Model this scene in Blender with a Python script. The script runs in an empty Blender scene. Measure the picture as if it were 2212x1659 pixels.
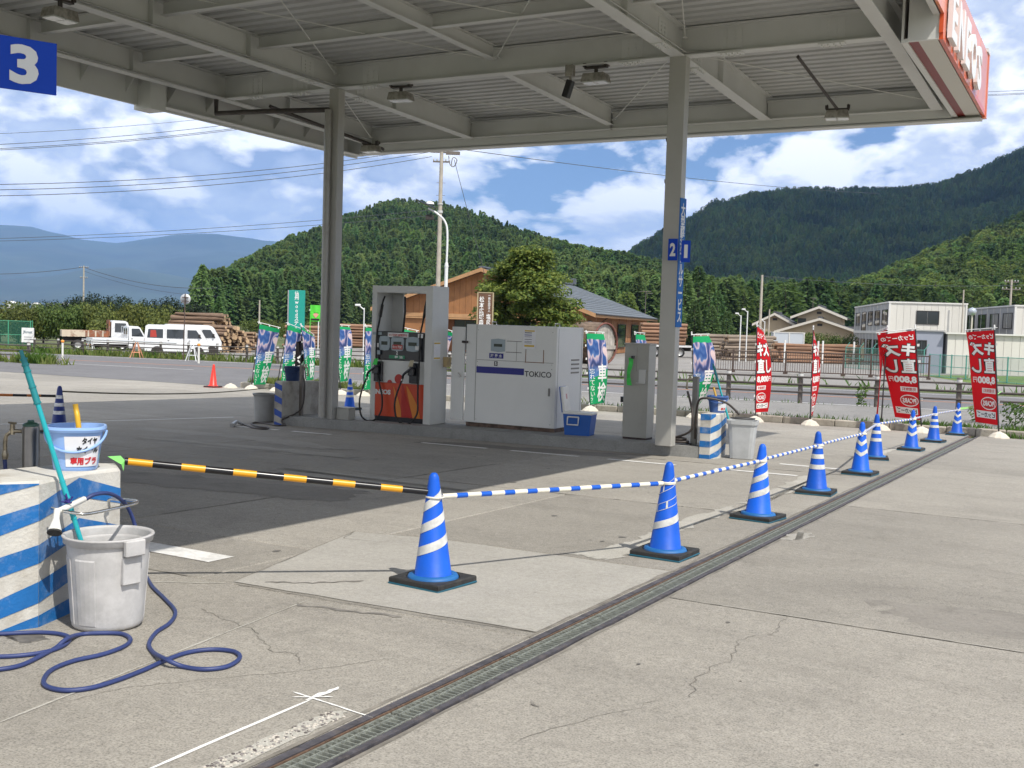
import bpy, bmesh, math, random
from mathutils import Vector, Matrix, noise as mnoise
random.seed(7)
S = bpy.context.scene
COL = S.collection
rad = math.radians

# ------------------------------------------------------------------ camera
CAM_H = 1.5
FOC = 2357.0            # focal length for a picture 2212 units wide
TH, PI_, RO = rad(28.525), rad(3.2115), rad(1.7958)
_r = Vector((math.cos(TH), math.sin(TH), 0)); _h = Vector((-math.sin(TH), math.cos(TH), 0)); _z = Vector((0, 0, 1))
_F = _h*math.cos(PI_) - _z*math.sin(PI_); _U0 = _h*math.sin(PI_) + _z*math.cos(PI_)
_R = _r*math.cos(RO) + _U0*math.sin(RO); _U = _U0*math.cos(RO) - _r*math.sin(RO)
CAM = Vector((0, 0, CAM_H))
cd = bpy.data.cameras.new('camera'); cam = bpy.data.objects.new('camera', cd); COL.objects.link(cam)
cam.matrix_world = Matrix(((_R.x, _U.x, -_F.x, CAM.x), (_R.y, _U.y, -_F.y, CAM.y), (_R.z, _U.z, -_F.z, CAM.z), (0, 0, 0, 1)))
cd.sensor_fit = 'HORIZONTAL'; cd.sensor_width = 36; cd.lens = 36*FOC/2212
cd.clip_start = 0.05; cd.clip_end = 60000
S.camera = cam

# ------------------------------------------------------------------ light, sky, exposure
SUN = Vector((0.645, -0.32, 1.0)).normalized()
SUN_EL = math.asin(SUN.z); SUN_AZ = math.atan2(SUN.x, SUN.y)
sl = bpy.data.lights.new('sun', 'SUN'); so = bpy.data.objects.new('sun', sl); COL.objects.link(so)
sl.energy = 4.9; sl.angle = rad(0.53); sl.color = (1.0, 0.955, 0.88)
so.rotation_euler = SUN.to_track_quat('Z', 'Y').to_euler(); so.location = (40, -20, 60)
S.cycles.max_bounces = 7; S.cycles.diffuse_bounces = 3; S.cycles.glossy_bounces = 2; S.cycles.transparent_max_bounces = 8; S.cycles.volume_bounces = 0
S.view_settings.view_transform = 'Standard'; S.view_settings.look = 'None'
S.view_settings.exposure = 0.0; S.view_settings.gamma = 1.0; S.view_settings.use_curve_mapping = False

def node(nt, typ, **kw):
    n = nt.nodes.new(typ)
    for k, v in kw.items():
        if k in n.inputs: n.inputs[k].default_value = v
        else: setattr(n, k, v)
    return n
def lk(nt, a, b): nt.links.new(a, b)
def mth(nt, op, a, b=None, clamp=False):
    n = nt.nodes.new('ShaderNodeMath'); n.operation = op; n.use_clamp = clamp
    for i, v in enumerate((a, b)):
        if v is None: continue
        if isinstance(v, (int, float)): n.inputs[i].default_value = v
        else: nt.links.new(v, n.inputs[i])
    return n.outputs[0]
def mixc(nt, f, a, b, mode='MIX'):
    n = nt.nodes.new('ShaderNodeMix'); n.data_type = 'RGBA'; n.blend_type = mode
    for s, v in ((n.inputs[0], f), (n.inputs[6], a), (n.inputs[7], b)):
        if isinstance(v, (int, float)): s.default_value = v
        elif isinstance(v, tuple): s.default_value = (*v[:3], 1)
        else: nt.links.new(v, s)
    return n.outputs[2]
def ramp(nt, fac, stops):
    n = nt.nodes.new('ShaderNodeValToRGB'); r = n.color_ramp
    while len(r.elements) < len(stops): r.elements.new(0.5)
    for e, (p, c) in zip(r.elements, stops):
        e.position = p; e.color = (c, c, c, 1) if isinstance(c, (int, float)) else (*c, 1)
    if fac is not None: nt.links.new(fac, n.inputs[0])
    return n.outputs[0]

CLOUD_OFF = (8.8, 2.9, 3.3)
W = bpy.data.worlds.new('World'); S.world = W; W.use_nodes = True
W.cycles.sampling_method = 'MANUAL'; W.cycles.sample_map_resolution = 512
def build_world():
    nt = W.node_tree; nt.nodes.clear()
    out = node(nt, 'ShaderNodeOutputWorld'); bg = node(nt, 'ShaderNodeBackground'); bg.inputs[1].default_value = 0.088
    sky = node(nt, 'ShaderNodeTexSky', sky_type='NISHITA', sun_disc=False, sun_elevation=SUN_EL, sun_rotation=SUN_AZ)
    sky.altitude = 750; sky.air_density = 1.0; sky.dust_density = 0.6; sky.ozone_density = 2.0
    tc = node(nt, 'ShaderNodeTexCoord')
    d = tc.outputs['Generated']
    # cumulus banks: billowing fractal noise over the sky dome, flattened towards the horizon
    def mapped(vec, off, stretch):
        mp = node(nt, 'ShaderNodeMapping'); mp.inputs['Scale'].default_value = (1, 1, stretch); mp.inputs['Location'].default_value = off
        lk(nt, vec, mp.inputs[0]); return mp.outputs[0]
    def nz(vec, scale, detail=9.0, rough=0.56, dist=0.0, off=(0, 0, 0), stretch=2.0):
        n = node(nt, 'ShaderNodeTexNoise', Scale=scale, Detail=detail, Roughness=rough, Distortion=dist)
        lk(nt, mapped(vec, off, stretch), n.inputs['Vector']); return n.outputs[0]
    def puff(vec, scale, off):
        return mth(nt, 'ABSOLUTE', mth(nt, 'MULTIPLY', mth(nt, 'SUBTRACT', nz(vec, scale, 4.0, 0.5, 0.0, off, 1.7), 0.5), 4.0))
    def density(vec):
        f = nz(vec, 4.6, 10.0, 0.57, 0.2, (3.1, 1.7, 0.4), 1.9); b_ = puff(vec, 8.0, (1.3, 2.7, 0.9))
        return mth(nt, 'ADD', mth(nt, 'MULTIPLY', f, 0.86), mth(nt, 'MULTIPLY', b_, 0.16))
    big = nz(d, 1.9, 2.0, 0.5, 0.0, CLOUD_OFF, 1.3)
    bias = mth(nt, 'ADD', mth(nt, 'MULTIPLY', mth(nt, 'SUBTRACT', big, 0.5), 0.55), 0.105)
    base = density(d); dens = mth(nt, 'ADD', base, bias)
    # density a little towards the sun and upward: where it falls off the puff is lit
    sh = node(nt, 'ShaderNodeVectorMath', operation='ADD'); lk(nt, d, sh.inputs[0]); sh.inputs[1].default_value = (0.012, -0.006, 0.024)
    lit = mth(nt, 'MULTIPLY', mth(nt, 'SUBTRACT', base, density(sh.outputs[0])), 10.0)
    lit = mth(nt, 'ADD', lit, 0.30, True)
    cov = ramp(nt, dens, [(0.45, 0.0), (0.48, 0.8), (0.515, 1.0)])
    thick = ramp(nt, dens, [(0.50, 0.0), (0.66, 1.0)])
    shade = mixc(nt, thick, (11.5, 12.4, 14.2), (5.0, 6.2, 9.0))
    cc = mixc(nt, lit, shade, (20.0, 19.7, 19.2))
    blue = mixc(nt, 1.0, sky.outputs[0], (0.92, 1.02, 1.22), 'MULTIPLY')
    col = mixc(nt, cov, blue, cc)
    lk(nt, col, bg.inputs[0]); lk(nt, bg.outputs[0], out.inputs[0])
build_world()

# ------------------------------------------------------------------ terrain height and picking points
def sstep(a, b, x):
    t = min(1, max(0, (x-a)/(b-a))); return t*t*(3-2*t)
def gz(x, y):
    near = -0.0245*y + 0.006*min(0.0, max(-60, x)+2.535)
    far = -0.55 + 0.011*(min(20, max(-60, x))+7) - 0.008*(min(80, max(26, y))-31)
    w = sstep(25.45, 29.5, y)
    return near*(1-w) + far*w
def ray(x, y): return _R*((x-1106)/FOC) - _U*((y-829.5)/FOC) + _F
def at(x, y, dep): return CAM + ray(x, y)*dep
def atY(x, y, Y): d = ray(x, y); return CAM + d*(Y/d.y)
def atX(x, y, X): d = ray(x, y); return CAM + d*(X/d.x)
def on(x, y, dz=0.0):
    d = ray(x, y); s, st = 1.0, 0.5
    while s < 3000:
        p = CAM + d*s
        if p.z < gz(p.x, p.y)+dz:
            a, b = s-st, s
            for _ in range(30):
                m = (a+b)/2; p = CAM + d*m
                if p.z < gz(p.x, p.y)+dz: b = m
                else: a = m
            p = CAM + d*b; return Vector((p.x, p.y, gz(p.x, p.y)+dz))
        st = max(0.1, s*0.02); s += st
    return CAM + d*3000
def depth(p): return (Vector(p)-CAM).dot(_F)

# ------------------------------------------------------------------ mesh helpers
class MB:
    def __init__(s): s.v = []; s.f = []; s.m = []; s.sm = []
    def add(s, vs, fs, mi=0, smooth=False, M=None):
        b = len(s.v)
        for p in vs:
            p = Vector(p)
            s.v.append(tuple(M @ p) if M is not None else tuple(p))
        for f in fs: s.f.append([b+i for i in f]); s.m.append(mi); s.sm.append(smooth)
        return s
    def box(s, a, b, mi=0, M=None, bev=0.0):
        x0, y0, z0 = a; x1, y1, z1 = b
        if bev <= 0:
            vs = [(x0,y0,z0),(x1,y0,z0),(x1,y1,z0),(x0,y1,z0),(x0,y0,z1),(x1,y0,z1),(x1,y1,z1),(x0,y1,z1)]
            return s.add(vs, [(0,3,2,1),(4,5,6,7),(0,1,5,4),(1,2,6,5),(2,3,7,6),(3,0,4,7)], mi, False, M)
        e = bev; vs = []; idx = {}
        for i, (x, sx) in enumerate(((x0, 1), (x1, -1))):
            for j, (y, sy) in enumerate(((y0, 1), (y1, -1))):
                for k, (z, sz) in enumerate(((z0, 1), (z1, -1))):
                    idx[i,j,k,0] = len(vs); vs.append((x, y+sy*e, z+sz*e))
                    idx[i,j,k,1] = len(vs); vs.append((x+sx*e, y, z+sz*e))
                    idx[i,j,k,2] = len(vs); vs.append((x+sx*e, y+sy*e, z))
        fs = []
        for i in (0, 1): fs.append([idx[i,j,k,0] for j, k in ((0,0),(1,0),(1,1),(0,1))][::(-1 if i == 0 else 1)])
        for j in (0, 1): fs.append([idx[i,j,k,1] for i, k in ((0,0),(0,1),(1,1),(1,0))][::(-1 if j == 0 else 1)])
        for k in (0, 1): fs.append([idx[i,j,k,2] for i, j in ((0,0),(1,0),(1,1),(0,1))][::(-1 if k == 0 else 1)])
        for j in (0, 1):
            for k in (0, 1): fs.append([idx[0,j,k,1], idx[1,j,k,1], idx[1,j,k,2], idx[0,j,k,2]])
        for i in (0, 1):
            for k in (0, 1): fs.append([idx[i,0,k,0], idx[i,1,k,0], idx[i,1,k,2], idx[i,0,k,2]])
        for i in (0, 1):
            for j in (0, 1): fs.append([idx[i,j,0,0], idx[i,j,1,0], idx[i,j,1,1], idx[i,j,0,1]])
        for i in (0, 1):
            for j in (0, 1):
                for k in (0, 1): fs.append([idx[i,j,k,0], idx[i,j,k,1], idx[i,j,k,2]])
        return s.add(vs, fs, mi, False, M)
    def tube(s, pts, r, n=8, mi=0, caps=True, smooth=True, M=None, closed=False):
        pts = [Vector(p) for p in pts]; N = len(pts)
        rs = r if isinstance(r, (list, tuple)) else [r]*N
        vs, fs = [], []; up = None
        for i, p in enumerate(pts):
            if closed: t = pts[(i+1) % N]-pts[i-1]
            else: t = pts[min(i+1, N-1)]-pts[max(i-1, 0)]
            t = t.normalized() if t.length > 1e-9 else Vector((0, 0, 1))
            if up is None:
                up = Vector((0, 0, 1)) if abs(t.z) < 0.9 else Vector((1, 0, 0))
            a = up - t*up.dot(t); a = a.normalized() if a.length > 1e-6 else t.orthogonal().normalized(); up = a
            b = t.cross(a)
            for k in range(n):
                an = 2*math.pi*k/n; vs.append(p + (a*math.cos(an)+b*math.sin(an))*rs[i])
        segs = N if closed else N-1
        for i in range(segs):
            j = (i+1) % N
            for k in range(n):
                k2 = (k+1) % n; fs.append((i*n+k, i*n+k2, j*n+k2, j*n+k))
        s.add(vs, fs, mi, smooth, M)
        if caps and not closed:
            s.add(vs[:n], [tuple(range(n))[::-1]], mi, False, M); s.add(vs[-n:], [tuple(range(n))], mi, False, M)
        return s
    def lathe(s, prof, n=24, mi=0, smooth=True, M=None, cap0=False, cap1=False, sx=1.0, sy=1.0):
        vs, fs = [], []
        for (r, z) in prof:
            for k in range(n):
                a = 2*math.pi*k/n; vs.append((r*math.cos(a)*sx, r*math.sin(a)*sy, z))
        for i in range(len(prof)-1):
            for k in range(n):
                k2 = (k+1) % n; fs.append((i*n+k, i*n+k2, (i+1)*n+k2, (i+1)*n+k))
        s.add(vs, fs, mi, smooth, M)
        if cap0: s.add(vs[:n], [tuple(range(n))[::-1]], mi, False, M)
        if cap1: s.add(vs[-n:], [tuple(range(n))], mi, False, M)
        return s
    def prism(s, prof, y0, y1, mi=0, M=None, smooth=False):
        """profile in x,z (counter-clockwise seen from -y) pushed from y0 to y1"""
        n = len(prof); vs = [(x, y0, z) for x, z in prof]+[(x, y1, z) for x, z in prof]
        fs = [tuple(range(n)), tuple(range(2*n-1, n-1, -1))]
        for i in range(n):
            j = (i+1) % n; fs.append((i, n+i, n+j, j))
        return s.add(vs, fs, mi, smooth, M)
    def quad(s, a, b, c, d, mi=0, M=None): return s.add([a, b, c, d], [(0, 1, 2, 3)], mi, False, M)
    def build(s, name, mats, parent=None, loc=None, rot=None, fixn=True, **tags):
        me = bpy.data.meshes.new(name); me.from_pydata(s.v, [], s.f)
        ms = mats if isinstance(mats, (list, tuple)) else [mats]
        for m in ms: me.materials.append(m)
        me.polygons.foreach_set('material_index', s.m); me.polygons.foreach_set('use_smooth', s.sm)
        if fixn:
            bm = bmesh.new(); bm.from_mesh(me); bmesh.ops.recalc_face_normals(bm, faces=bm.faces); bm.to_mesh(me); bm.free()
        me.update()
        o = bpy.data.objects.new(name, me); COL.objects.link(o)
        if loc is not None: o.location = loc
        if rot is not None: o.rotation_euler = rot
        if parent: o.parent = parent
        for k, v in tags.items(): o[k] = v
        return o
def T(loc=(0, 0, 0), rz=0.0, rx=0.0, ry=0.0, sc=1.0):
    return Matrix.Translation(Vector(loc)) @ Matrix.Rotation(rz, 4, 'Z') @ Matrix.Rotation(ry, 4, 'Y') @ Matrix.Rotation(rx, 4, 'X') @ Matrix.Scale(sc, 4)
def thing(name, label, cat, loc=(0, 0, 0), rz=0.0, group=None):
    o = bpy.data.objects.new(name, None); COL.objects.link(o); o.location = loc; o.rotation_euler = (0, 0, rz)
    o.empty_display_size = 0.2; o['label'] = label; o['category'] = cat
    if group: o['group'] = group
    return o
def copy_tree(o, parent=None):
    c = o.copy(); COL.objects.link(c)
    if parent: c.parent = parent
    for ch in o.children: copy_tree(ch, c)
    return c
def share(o, parent, M=None, name=None):
    c = o.copy(); COL.objects.link(c); c.parent = parent
    if M is not None: c.matrix_local = M
    return c

# ------------------------------------------------------------------ materials
MATS = {}
def mat(name, col, rough=0.6, metal=0.0, var=0.0, scale=3.0, col2=None, bump=0.0, bscale=40.0, spec=0.5, trans=0.0, coat=0.0, dirt=0.0, dcol=(0.16, 0.13, 0.1), dscale=1.5, objvar=0.0, coord='Object'):
    if name in MATS: return MATS[name]
    m = bpy.data.materials.new(name); m.use_nodes = True; nt = m.node_tree; b = nt.nodes['Principled BSDF']
    b.inputs['Base Color'].default_value = (*col, 1); b.inputs['Roughness'].default_value = rough; b.inputs['Metallic'].default_value = metal
    b.inputs['Specular IOR Level'].default_value = spec; b.inputs['Coat Weight'].default_value = coat
    tc = node(nt, 'ShaderNodeTexCoord'); c = None
    def nz(sc, det=6.0, ro=0.6):
        n = node(nt, 'ShaderNodeTexNoise', Scale=sc, Detail=det, Roughness=ro); lk(nt, tc.outputs[coord], n.inputs['Vector']); return n.outputs[0]
    if var > 0 or col2:
        c2 = col2 or tuple(x*(1-var) for x in col); c1 = col if col2 else tuple(min(1, x*(1+var)) for x in col)
        f = ramp(nt, nz(scale), [(0.35, 0.0), (0.65, 1.0)]); c = mixc(nt, f, c1, c2)
    if dirt > 0:
        f = ramp(nt, nz(dscale, 9.0, 0.68), [(0.5, 0.0), (0.72, dirt)]); c = mixc(nt, f, c if c is not None else col, dcol)
    if objvar > 0:
        oi = node(nt, 'ShaderNodeObjectInfo'); h = node(nt, 'ShaderNodeHueSaturation')
        lk(nt, mth(nt, 'ADD', mth(nt, 'MULTIPLY', oi.outputs['Random'], 2*objvar), 1-objvar), h.inputs['Value'])
        if c is not None: lk(nt, c, h.inputs['Color'])
        else: h.inputs['Color'].default_value = (*col, 1)
        c = h.outputs[0]
    if c is not None: lk(nt, c, b.inputs['Base Color'])
    if bump > 0:
        bp = node(nt, 'ShaderNodeBump', Strength=bump, Distance=0.02); lk(nt, nz(bscale, 8.0), bp.inputs['Height']); lk(nt, bp.outputs[0], b.inputs['Normal'])
    if trans > 0:
        b.inputs['Transmission Weight'].default_value = trans
    MATS[name] = m; return m
def leaf_mat(name, c1, c2, objvar=0.25, transl=0.35, rough=0.6, hue=0.0, patch=0.0):
    if name in MATS: return MATS[name]
    m = bpy.data.materials.new(name); m.use_nodes = True; nt = m.node_tree; b = nt.nodes['Principled BSDF']; out = nt.nodes['Material Output']
    g = node(nt, 'ShaderNodeNewGeometry'); oi = node(nt, 'ShaderNodeObjectInfo')
    c = mixc(nt, g.outputs['Random Per Island'], c1, c2)
    if patch:                                            # stands of lighter and darker species
        pn = node(nt, 'ShaderNodeTexNoise', Scale=0.012, Detail=4.0, Roughness=0.6); lk(nt, oi.outputs['Location'], pn.inputs['Vector'])
        c = mixc(nt, mth(nt, 'MULTIPLY', ramp(nt, pn.outputs[0], [(0.46, 0.0), (0.58, 1.0)]), patch), c, tuple(min(1, x*y) for x, y in zip(c1, (1.2, 1.12, 1.0))))
        c = mixc(nt, mth(nt, 'MULTIPLY', ramp(nt, pn.outputs[0], [(0.36, 1.0), (0.45, 0.0)]), patch), c, tuple(x*0.6 for x in c2))
    h = node(nt, 'ShaderNodeHueSaturation'); lk(nt, c, h.inputs['Color'])
    lk(nt, mth(nt, 'ADD', mth(nt, 'MULTIPLY', oi.outputs['Random'], 2*objvar), 1-objvar), h.inputs['Value'])
    if hue: lk(nt, mth(nt, 'ADD', mth(nt, 'MULTIPLY', mth(nt, 'FRACT', mth(nt, 'MULTIPLY', oi.outputs['Random'], 7.31)), hue), 0.5-hue/2), h.inputs['Hue'])
    lk(nt, h.outputs[0], b.inputs['Base Color']); b.inputs['Roughness'].default_value = rough; b.inputs['Specular IOR Level'].default_value = 0.25
    tr = node(nt, 'ShaderNodeBsdfTranslucent'); lk(nt, h.outputs[0], tr.inputs[0])
    mx = node(nt, 'ShaderNodeMixShader'); mx.inputs[0].default_value = transl
    lk(nt, b.outputs[0], mx.inputs[1]); lk(nt, tr.outputs[0], mx.inputs[2]); lk(nt, mx.outputs[0], out.inputs[0])
    MATS[name] = m; return m

def text_geo(body, size=1.0, bold=0.0, align='CENTER', vert=False, line=1.0, width=1.0):
    """flat letters: list of 2-D points and faces"""
    if vert: body = '\n'.join(body)
    cu = bpy.data.curves.new('letters', 'FONT'); cu.body = body; cu.size = size; cu.offset = bold*size; cu.align_x = align; cu.align_y = 'CENTER'
    cu.resolution_u = 3; cu.space_line = line; cu.fill_mode = 'FRONT'
    o = bpy.data.objects.new('letters', cu); COL.objects.link(o)
    dg = bpy.context.evaluated_depsgraph_get(); ev = o.evaluated_get(dg); me = ev.to_mesh()
    vs = [(v.co.x*width, v.co.y) for v in me.vertices]; fs = [tuple(p.vertices) for p in me.polygons]
    ev.to_mesh_clear(); bpy.data.objects.remove(o); bpy.data.curves.remove(cu)
    return vs, fs
def fit_text(body, w, h, bold=0.0, vert=False, line=1.0, fine=0.0):
    vs, fs = text_geo(body, 1.0, bold, vert=vert, line=line)
    if not vs: return vs, fs
    if fine > 0:
        bm = bmesh.new(); bv = [bm.verts.new((x, y, 0)) for x, y in vs]
        for f in fs:
            try: bm.faces.new([bv[i] for i in f])
            except ValueError: pass
        for _ in range(3):
            E = [e for e in bm.edges if e.calc_length() > fine]
            if not E: break
            bmesh.ops.subdivide_edges(bm, edges=E, cuts=1); bmesh.ops.triangulate(bm, faces=[f for f in bm.faces if len(f.verts) > 3])
        bm.verts.index_update(); vs = [(v.co.x, v.co.y) for v in bm.verts]; fs = [tuple(v.index for v in f.verts) for f in bm.faces]; bm.free()
    xs = [v[0] for v in vs]; ys = [v[1] for v in vs]
    cx, cy = (min(xs)+max(xs))/2, (min(ys)+max(ys))/2; sx = w/(max(xs)-min(xs)); sy = h/(max(ys)-min(ys))
    return [((x-cx)*sx, (y-cy)*sy) for x, y in vs], fs
def put_text(mb, body, w, h, M, mi=0, bold=0.0, vert=False, line=1.0, thick=0.0):
    """letters fitted into w x h around the origin of M (x right, z up, facing -y)"""
    vs, fs = fit_text(body, w, h, bold, vert, line)
    mb.add([(x, 0, y) for x, y in vs], fs, mi, False, M)
    if thick > 0:
        n = len(vs)
        edges = {}
        for f in fs:
            for i in range(len(f)):
                a, b = f[i], f[(i+1) % len(f)]
                if (b, a) in edges: del edges[(b, a)]
                else: edges[(a, b)] = 1
        mb.add([(x, 0, y) for x, y in vs]+[(x, thick, y) for x, y in vs], [(a, b, b+n, a+n) for a, b in edges], mi, False, M)
# ================================================================== SETTING: ground
def ground_mat(name, c1, c2, c3, sc=1.0, speck=0.12, stain=0.5, bump=0.35, rough=0.85, fine=110.0, streak=0.0, objvar=0.05):
    m = bpy.data.materials.new(name); m.use_nodes = True; nt = m.node_tree; b = nt.nodes['Principled BSDF']
    g = node(nt, 'ShaderNodeNewGeometry'); P = g.outputs['Position']
    def nz(s, det=6.0, ro=0.6, dist=0.0, st=None):
        v = P
        if st:
            mp = node(nt, 'ShaderNodeMapping'); mp.inputs['Scale'].default_value = st; lk(nt, P, mp.inputs[0]); v = mp.outputs[0]
        n = node(nt, 'ShaderNodeTexNoise', Scale=s, Detail=det, Roughness=ro, Distortion=dist); lk(nt, v, n.inputs['Vector']); return n.outputs[0]
    c = mixc(nt, ramp(nt, nz(0.55*sc, 7.0, 0.62, 0.4), [(0.36, 0.0), (0.64, 1.0)]), c1, c2)
    c = mixc(nt, mth(nt, 'MULTIPLY', ramp(nt, nz(1.7*sc, 9.0, 0.7, 0.8), [(0.52, 0.0), (0.72, 1.0)]), stain), c, c3)
    if streak: c = mixc(nt, mth(nt, 'MULTIPLY', ramp(nt, nz(1.1, 8.0, 0.65, 0.2, (0.35, 2.6, 1)), [(0.5, 0.0), (0.75, 1.0)]), streak), c, c3)
    f = ramp(nt, nz(fine, 3.0, 0.7), [(0.3, 1.0-speck*2.2), (0.5, 1.0), (0.72, 1.0+speck)])
    c = mixc(nt, 1.0, c, f, 'MULTIPLY')
    f2 = ramp(nt, nz(22*sc, 6.0, 0.8), [(0.3, 0.80), (0.7, 1.13)]); c = mixc(nt, 1.0, c, f2, 'MULTIPLY')
    vo = node(nt, 'ShaderNodeTexVoronoi', Scale=3.2*sc, Randomness=1.0); lk(nt, P, vo.inputs['Vector'])
    spot = mth(nt, 'MULTIPLY', ramp(nt, vo.outputs['Distance'], [(0.0, 1.0), (0.05, 0.9), (0.075, 0.0)]), ramp(nt, nz(0.9, 2.0), [(0.52, 0.0), (0.6, 1.0)]))
    c = mixc(nt, mth(nt, 'MULTIPLY', spot, stain), c, tuple(x*0.45 for x in c3))
    oi = node(nt, 'ShaderNodeObjectInfo'); h = node(nt, 'ShaderNodeHueSaturation'); lk(nt, c, h.inputs['Color'])
    lk(nt, mth(nt, 'ADD', mth(nt, 'MULTIPLY', oi.outputs['Random'], 2*objvar), 1-objvar), h.inputs['Value'])
    lk(nt, h.outputs[0], b.inputs['Base Color'])
    b.inputs['Roughness'].default_value = rough; b.inputs['Specular IOR Level'].default_value = 0.35
    bp = node(nt, 'ShaderNodeBump', Strength=bump, Distance=0.006); lk(nt, mth(nt, 'ADD', nz(fine*0.7, 5.0, 0.7), mth(nt, 'MULTIPLY', nz(6.0, 6.0), 1.5)), bp.inputs['Height']); lk(nt, bp.outputs[0], b.inputs['Normal'])
    MATS[name] = m; return m
CONC = ground_mat('concrete_apron', (0.338, 0.314, 0.272), (0.284, 0.264, 0.229), (0.205, 0.19, 0.165), streak=0.4, speck=0.24, bump=0.5, objvar=0.09)
CONC_LIGHT = ground_mat('concrete_new', (0.385, 0.366, 0.328), (0.335, 0.318, 0.282), (0.26, 0.245, 0.215), sc=1.3, stain=0.5, streak=0.3)
CONC_WHITE = ground_mat('cement_pale', (0.48, 0.46, 0.41), (0.40, 0.38, 0.33), (0.30, 0.28, 0.24), sc=2.5, stain=0.3)
KERB = ground_mat('kerb_concrete', (0.40, 0.37, 0.31), (0.30, 0.27, 0.22), (0.14, 0.12, 0.10), sc=4, stain=0.8, objvar=0.12)
ASPH = ground_mat('asphalt_road', (0.185, 0.18, 0.182), (0.155, 0.15, 0.152), (0.11, 0.107, 0.11), speck=0.25, fine=60, streak=0.5, bump=0.5)
SIDEW = ground_mat('asphalt_footway', (0.26, 0.25, 0.235), (0.215, 0.207, 0.195), (0.14, 0.135, 0.13), speck=0.25, fine=60, stain=0.6)
YARD = ground_mat('gravel_yard', (0.27, 0.255, 0.235), (0.225, 0.21, 0.195), (0.16, 0.15, 0.135), sc=0.35, fine=25, stain=0.5)
FIELD = ground_mat('field_soil_grass', (0.075, 0.11, 0.030), (0.12, 0.125, 0.050), (0.15, 0.125, 0.075), sc=0.06, fine=9, stain=0.6)
DARKGAP = mat('joint_dark', (0.165, 0.15, 0.127), 0.95, var=0.3, scale=20)

def sheet(name, xs, ys, dz, m, parent=None, hfun=None, **tags):
    mb = MB(); hf = hfun or gz; nx = len(xs)
    vs = [(x, y, hf(x, y)+dz) for y in ys for x in xs]
    fs = [(j*nx+i, j*nx+i+1, (j+1)*nx+i+1, (j+1)*nx+i) for j in range(len(ys)-1) for i in range(nx-1)]
    mb.add(vs, fs, 0, True)
    return mb.build(name, m, parent, fixn=False, **tags)
def frange(a, b, n): return [a+(b-a)*i/n for i in range(n+1)]
def base_h(x, y):
    return gz(x, y) - (0.40 if y < 25.45 else 0.0)*sstep(-80, -40, x if x < 0 else -x) - 0.02
gx = [-16000, -9000, -5000, -2500, -1200, -600, -350, -200, -140, -100, -80] + frange(-60, 20, 20) + [30, 45, 70, 120, 250, 600, 1200, 2500, 5000, 9000, 16000]
gy = [-3000, -1000, -300, -80, -20, -5, 5, 15, 20, 24, 24.9, 25.44, 25.46, 25.5, 26, 27, 28, 29, 30, 32, 36, 40, 44, 50, 60, 80, 110, 160, 250, 400, 800, 1600, 3200, 6500, 12000, 20000]
sheet('ground', gx, gy, 0.0, FIELD, hfun=base_h, kind='structure')

# ---- concrete apron of separate slabs
apron = bpy.data.objects.new('concrete_apron', None); COL.objects.link(apron); apron['kind'] = 'structure'
def slab(x0, x1, y0, y1, m=CONC, dz=0.0, name='concrete_slab', g=0.006, parent=None):
    mb = MB(); a, b, c, d = x0+g, x1-g, y0+g, y1-g
    ct = [(a, c), (b, c), (b, d), (a, d)]
    e = 0.008
    top = [(a+e, c+e), (b-e, c+e), (b-e, d-e), (a+e, d-e)]
    vs = [(x, y, gz(x, y)+dz-0.12) for x, y in ct] + [(x, y, gz(x, y)+dz-0.006) for x, y in ct] + [(x, y, gz(x, y)+dz) for x, y in top]
    fs = [(3, 2, 1, 0), (8, 9, 10, 11)]
    for i in range(4):
        j = (i+1) % 4; fs += [(i, j, 4+j, 4+i), (4+i, 4+j, 8+j, 8+i)]
    mb.add(vs, fs); return mb.build(name, m, parent or apron, fixn=False)
XL = [-2.523, -6.85, -11.0, -15.2, -19.4, -23.7, -28.0, -33.0, -40.0]
YL = [-9.0, -3.5, 0.7, 4.95, 10.2, 14.6, 18.7, 22.2, 25.48]
for i in range(len(XL)-1):
    for j in range(len(YL)-1):
        if j == 3 and i == 0:
            slab(-4.86, XL[0], 4.95, 7.09); slab(XL[1], -4.86, 4.95, 6.12); slab(XL[1], -4.86, 6.12, 10.2); slab(-4.86, XL[0], 7.09, 10.2); continue
        slab(XL[i+1], XL[i], YL[j], YL[j+1], dz=random.uniform(-0.0015, 0.0015))
XR = [-2.310, 1.9, 6.2, 10.5, 16.0]; YR = [-9.0, -3.6, 1.4, 6.3, 11.5, 16.6, 21.0, 25.48]
for i in range(len(XR)-1):
    for j in range(len(YR)-1): slab(XR[i], XR[i+1], YR[j], YR[j+1], dz=random.uniform(-0.0015, 0.0015))

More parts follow.
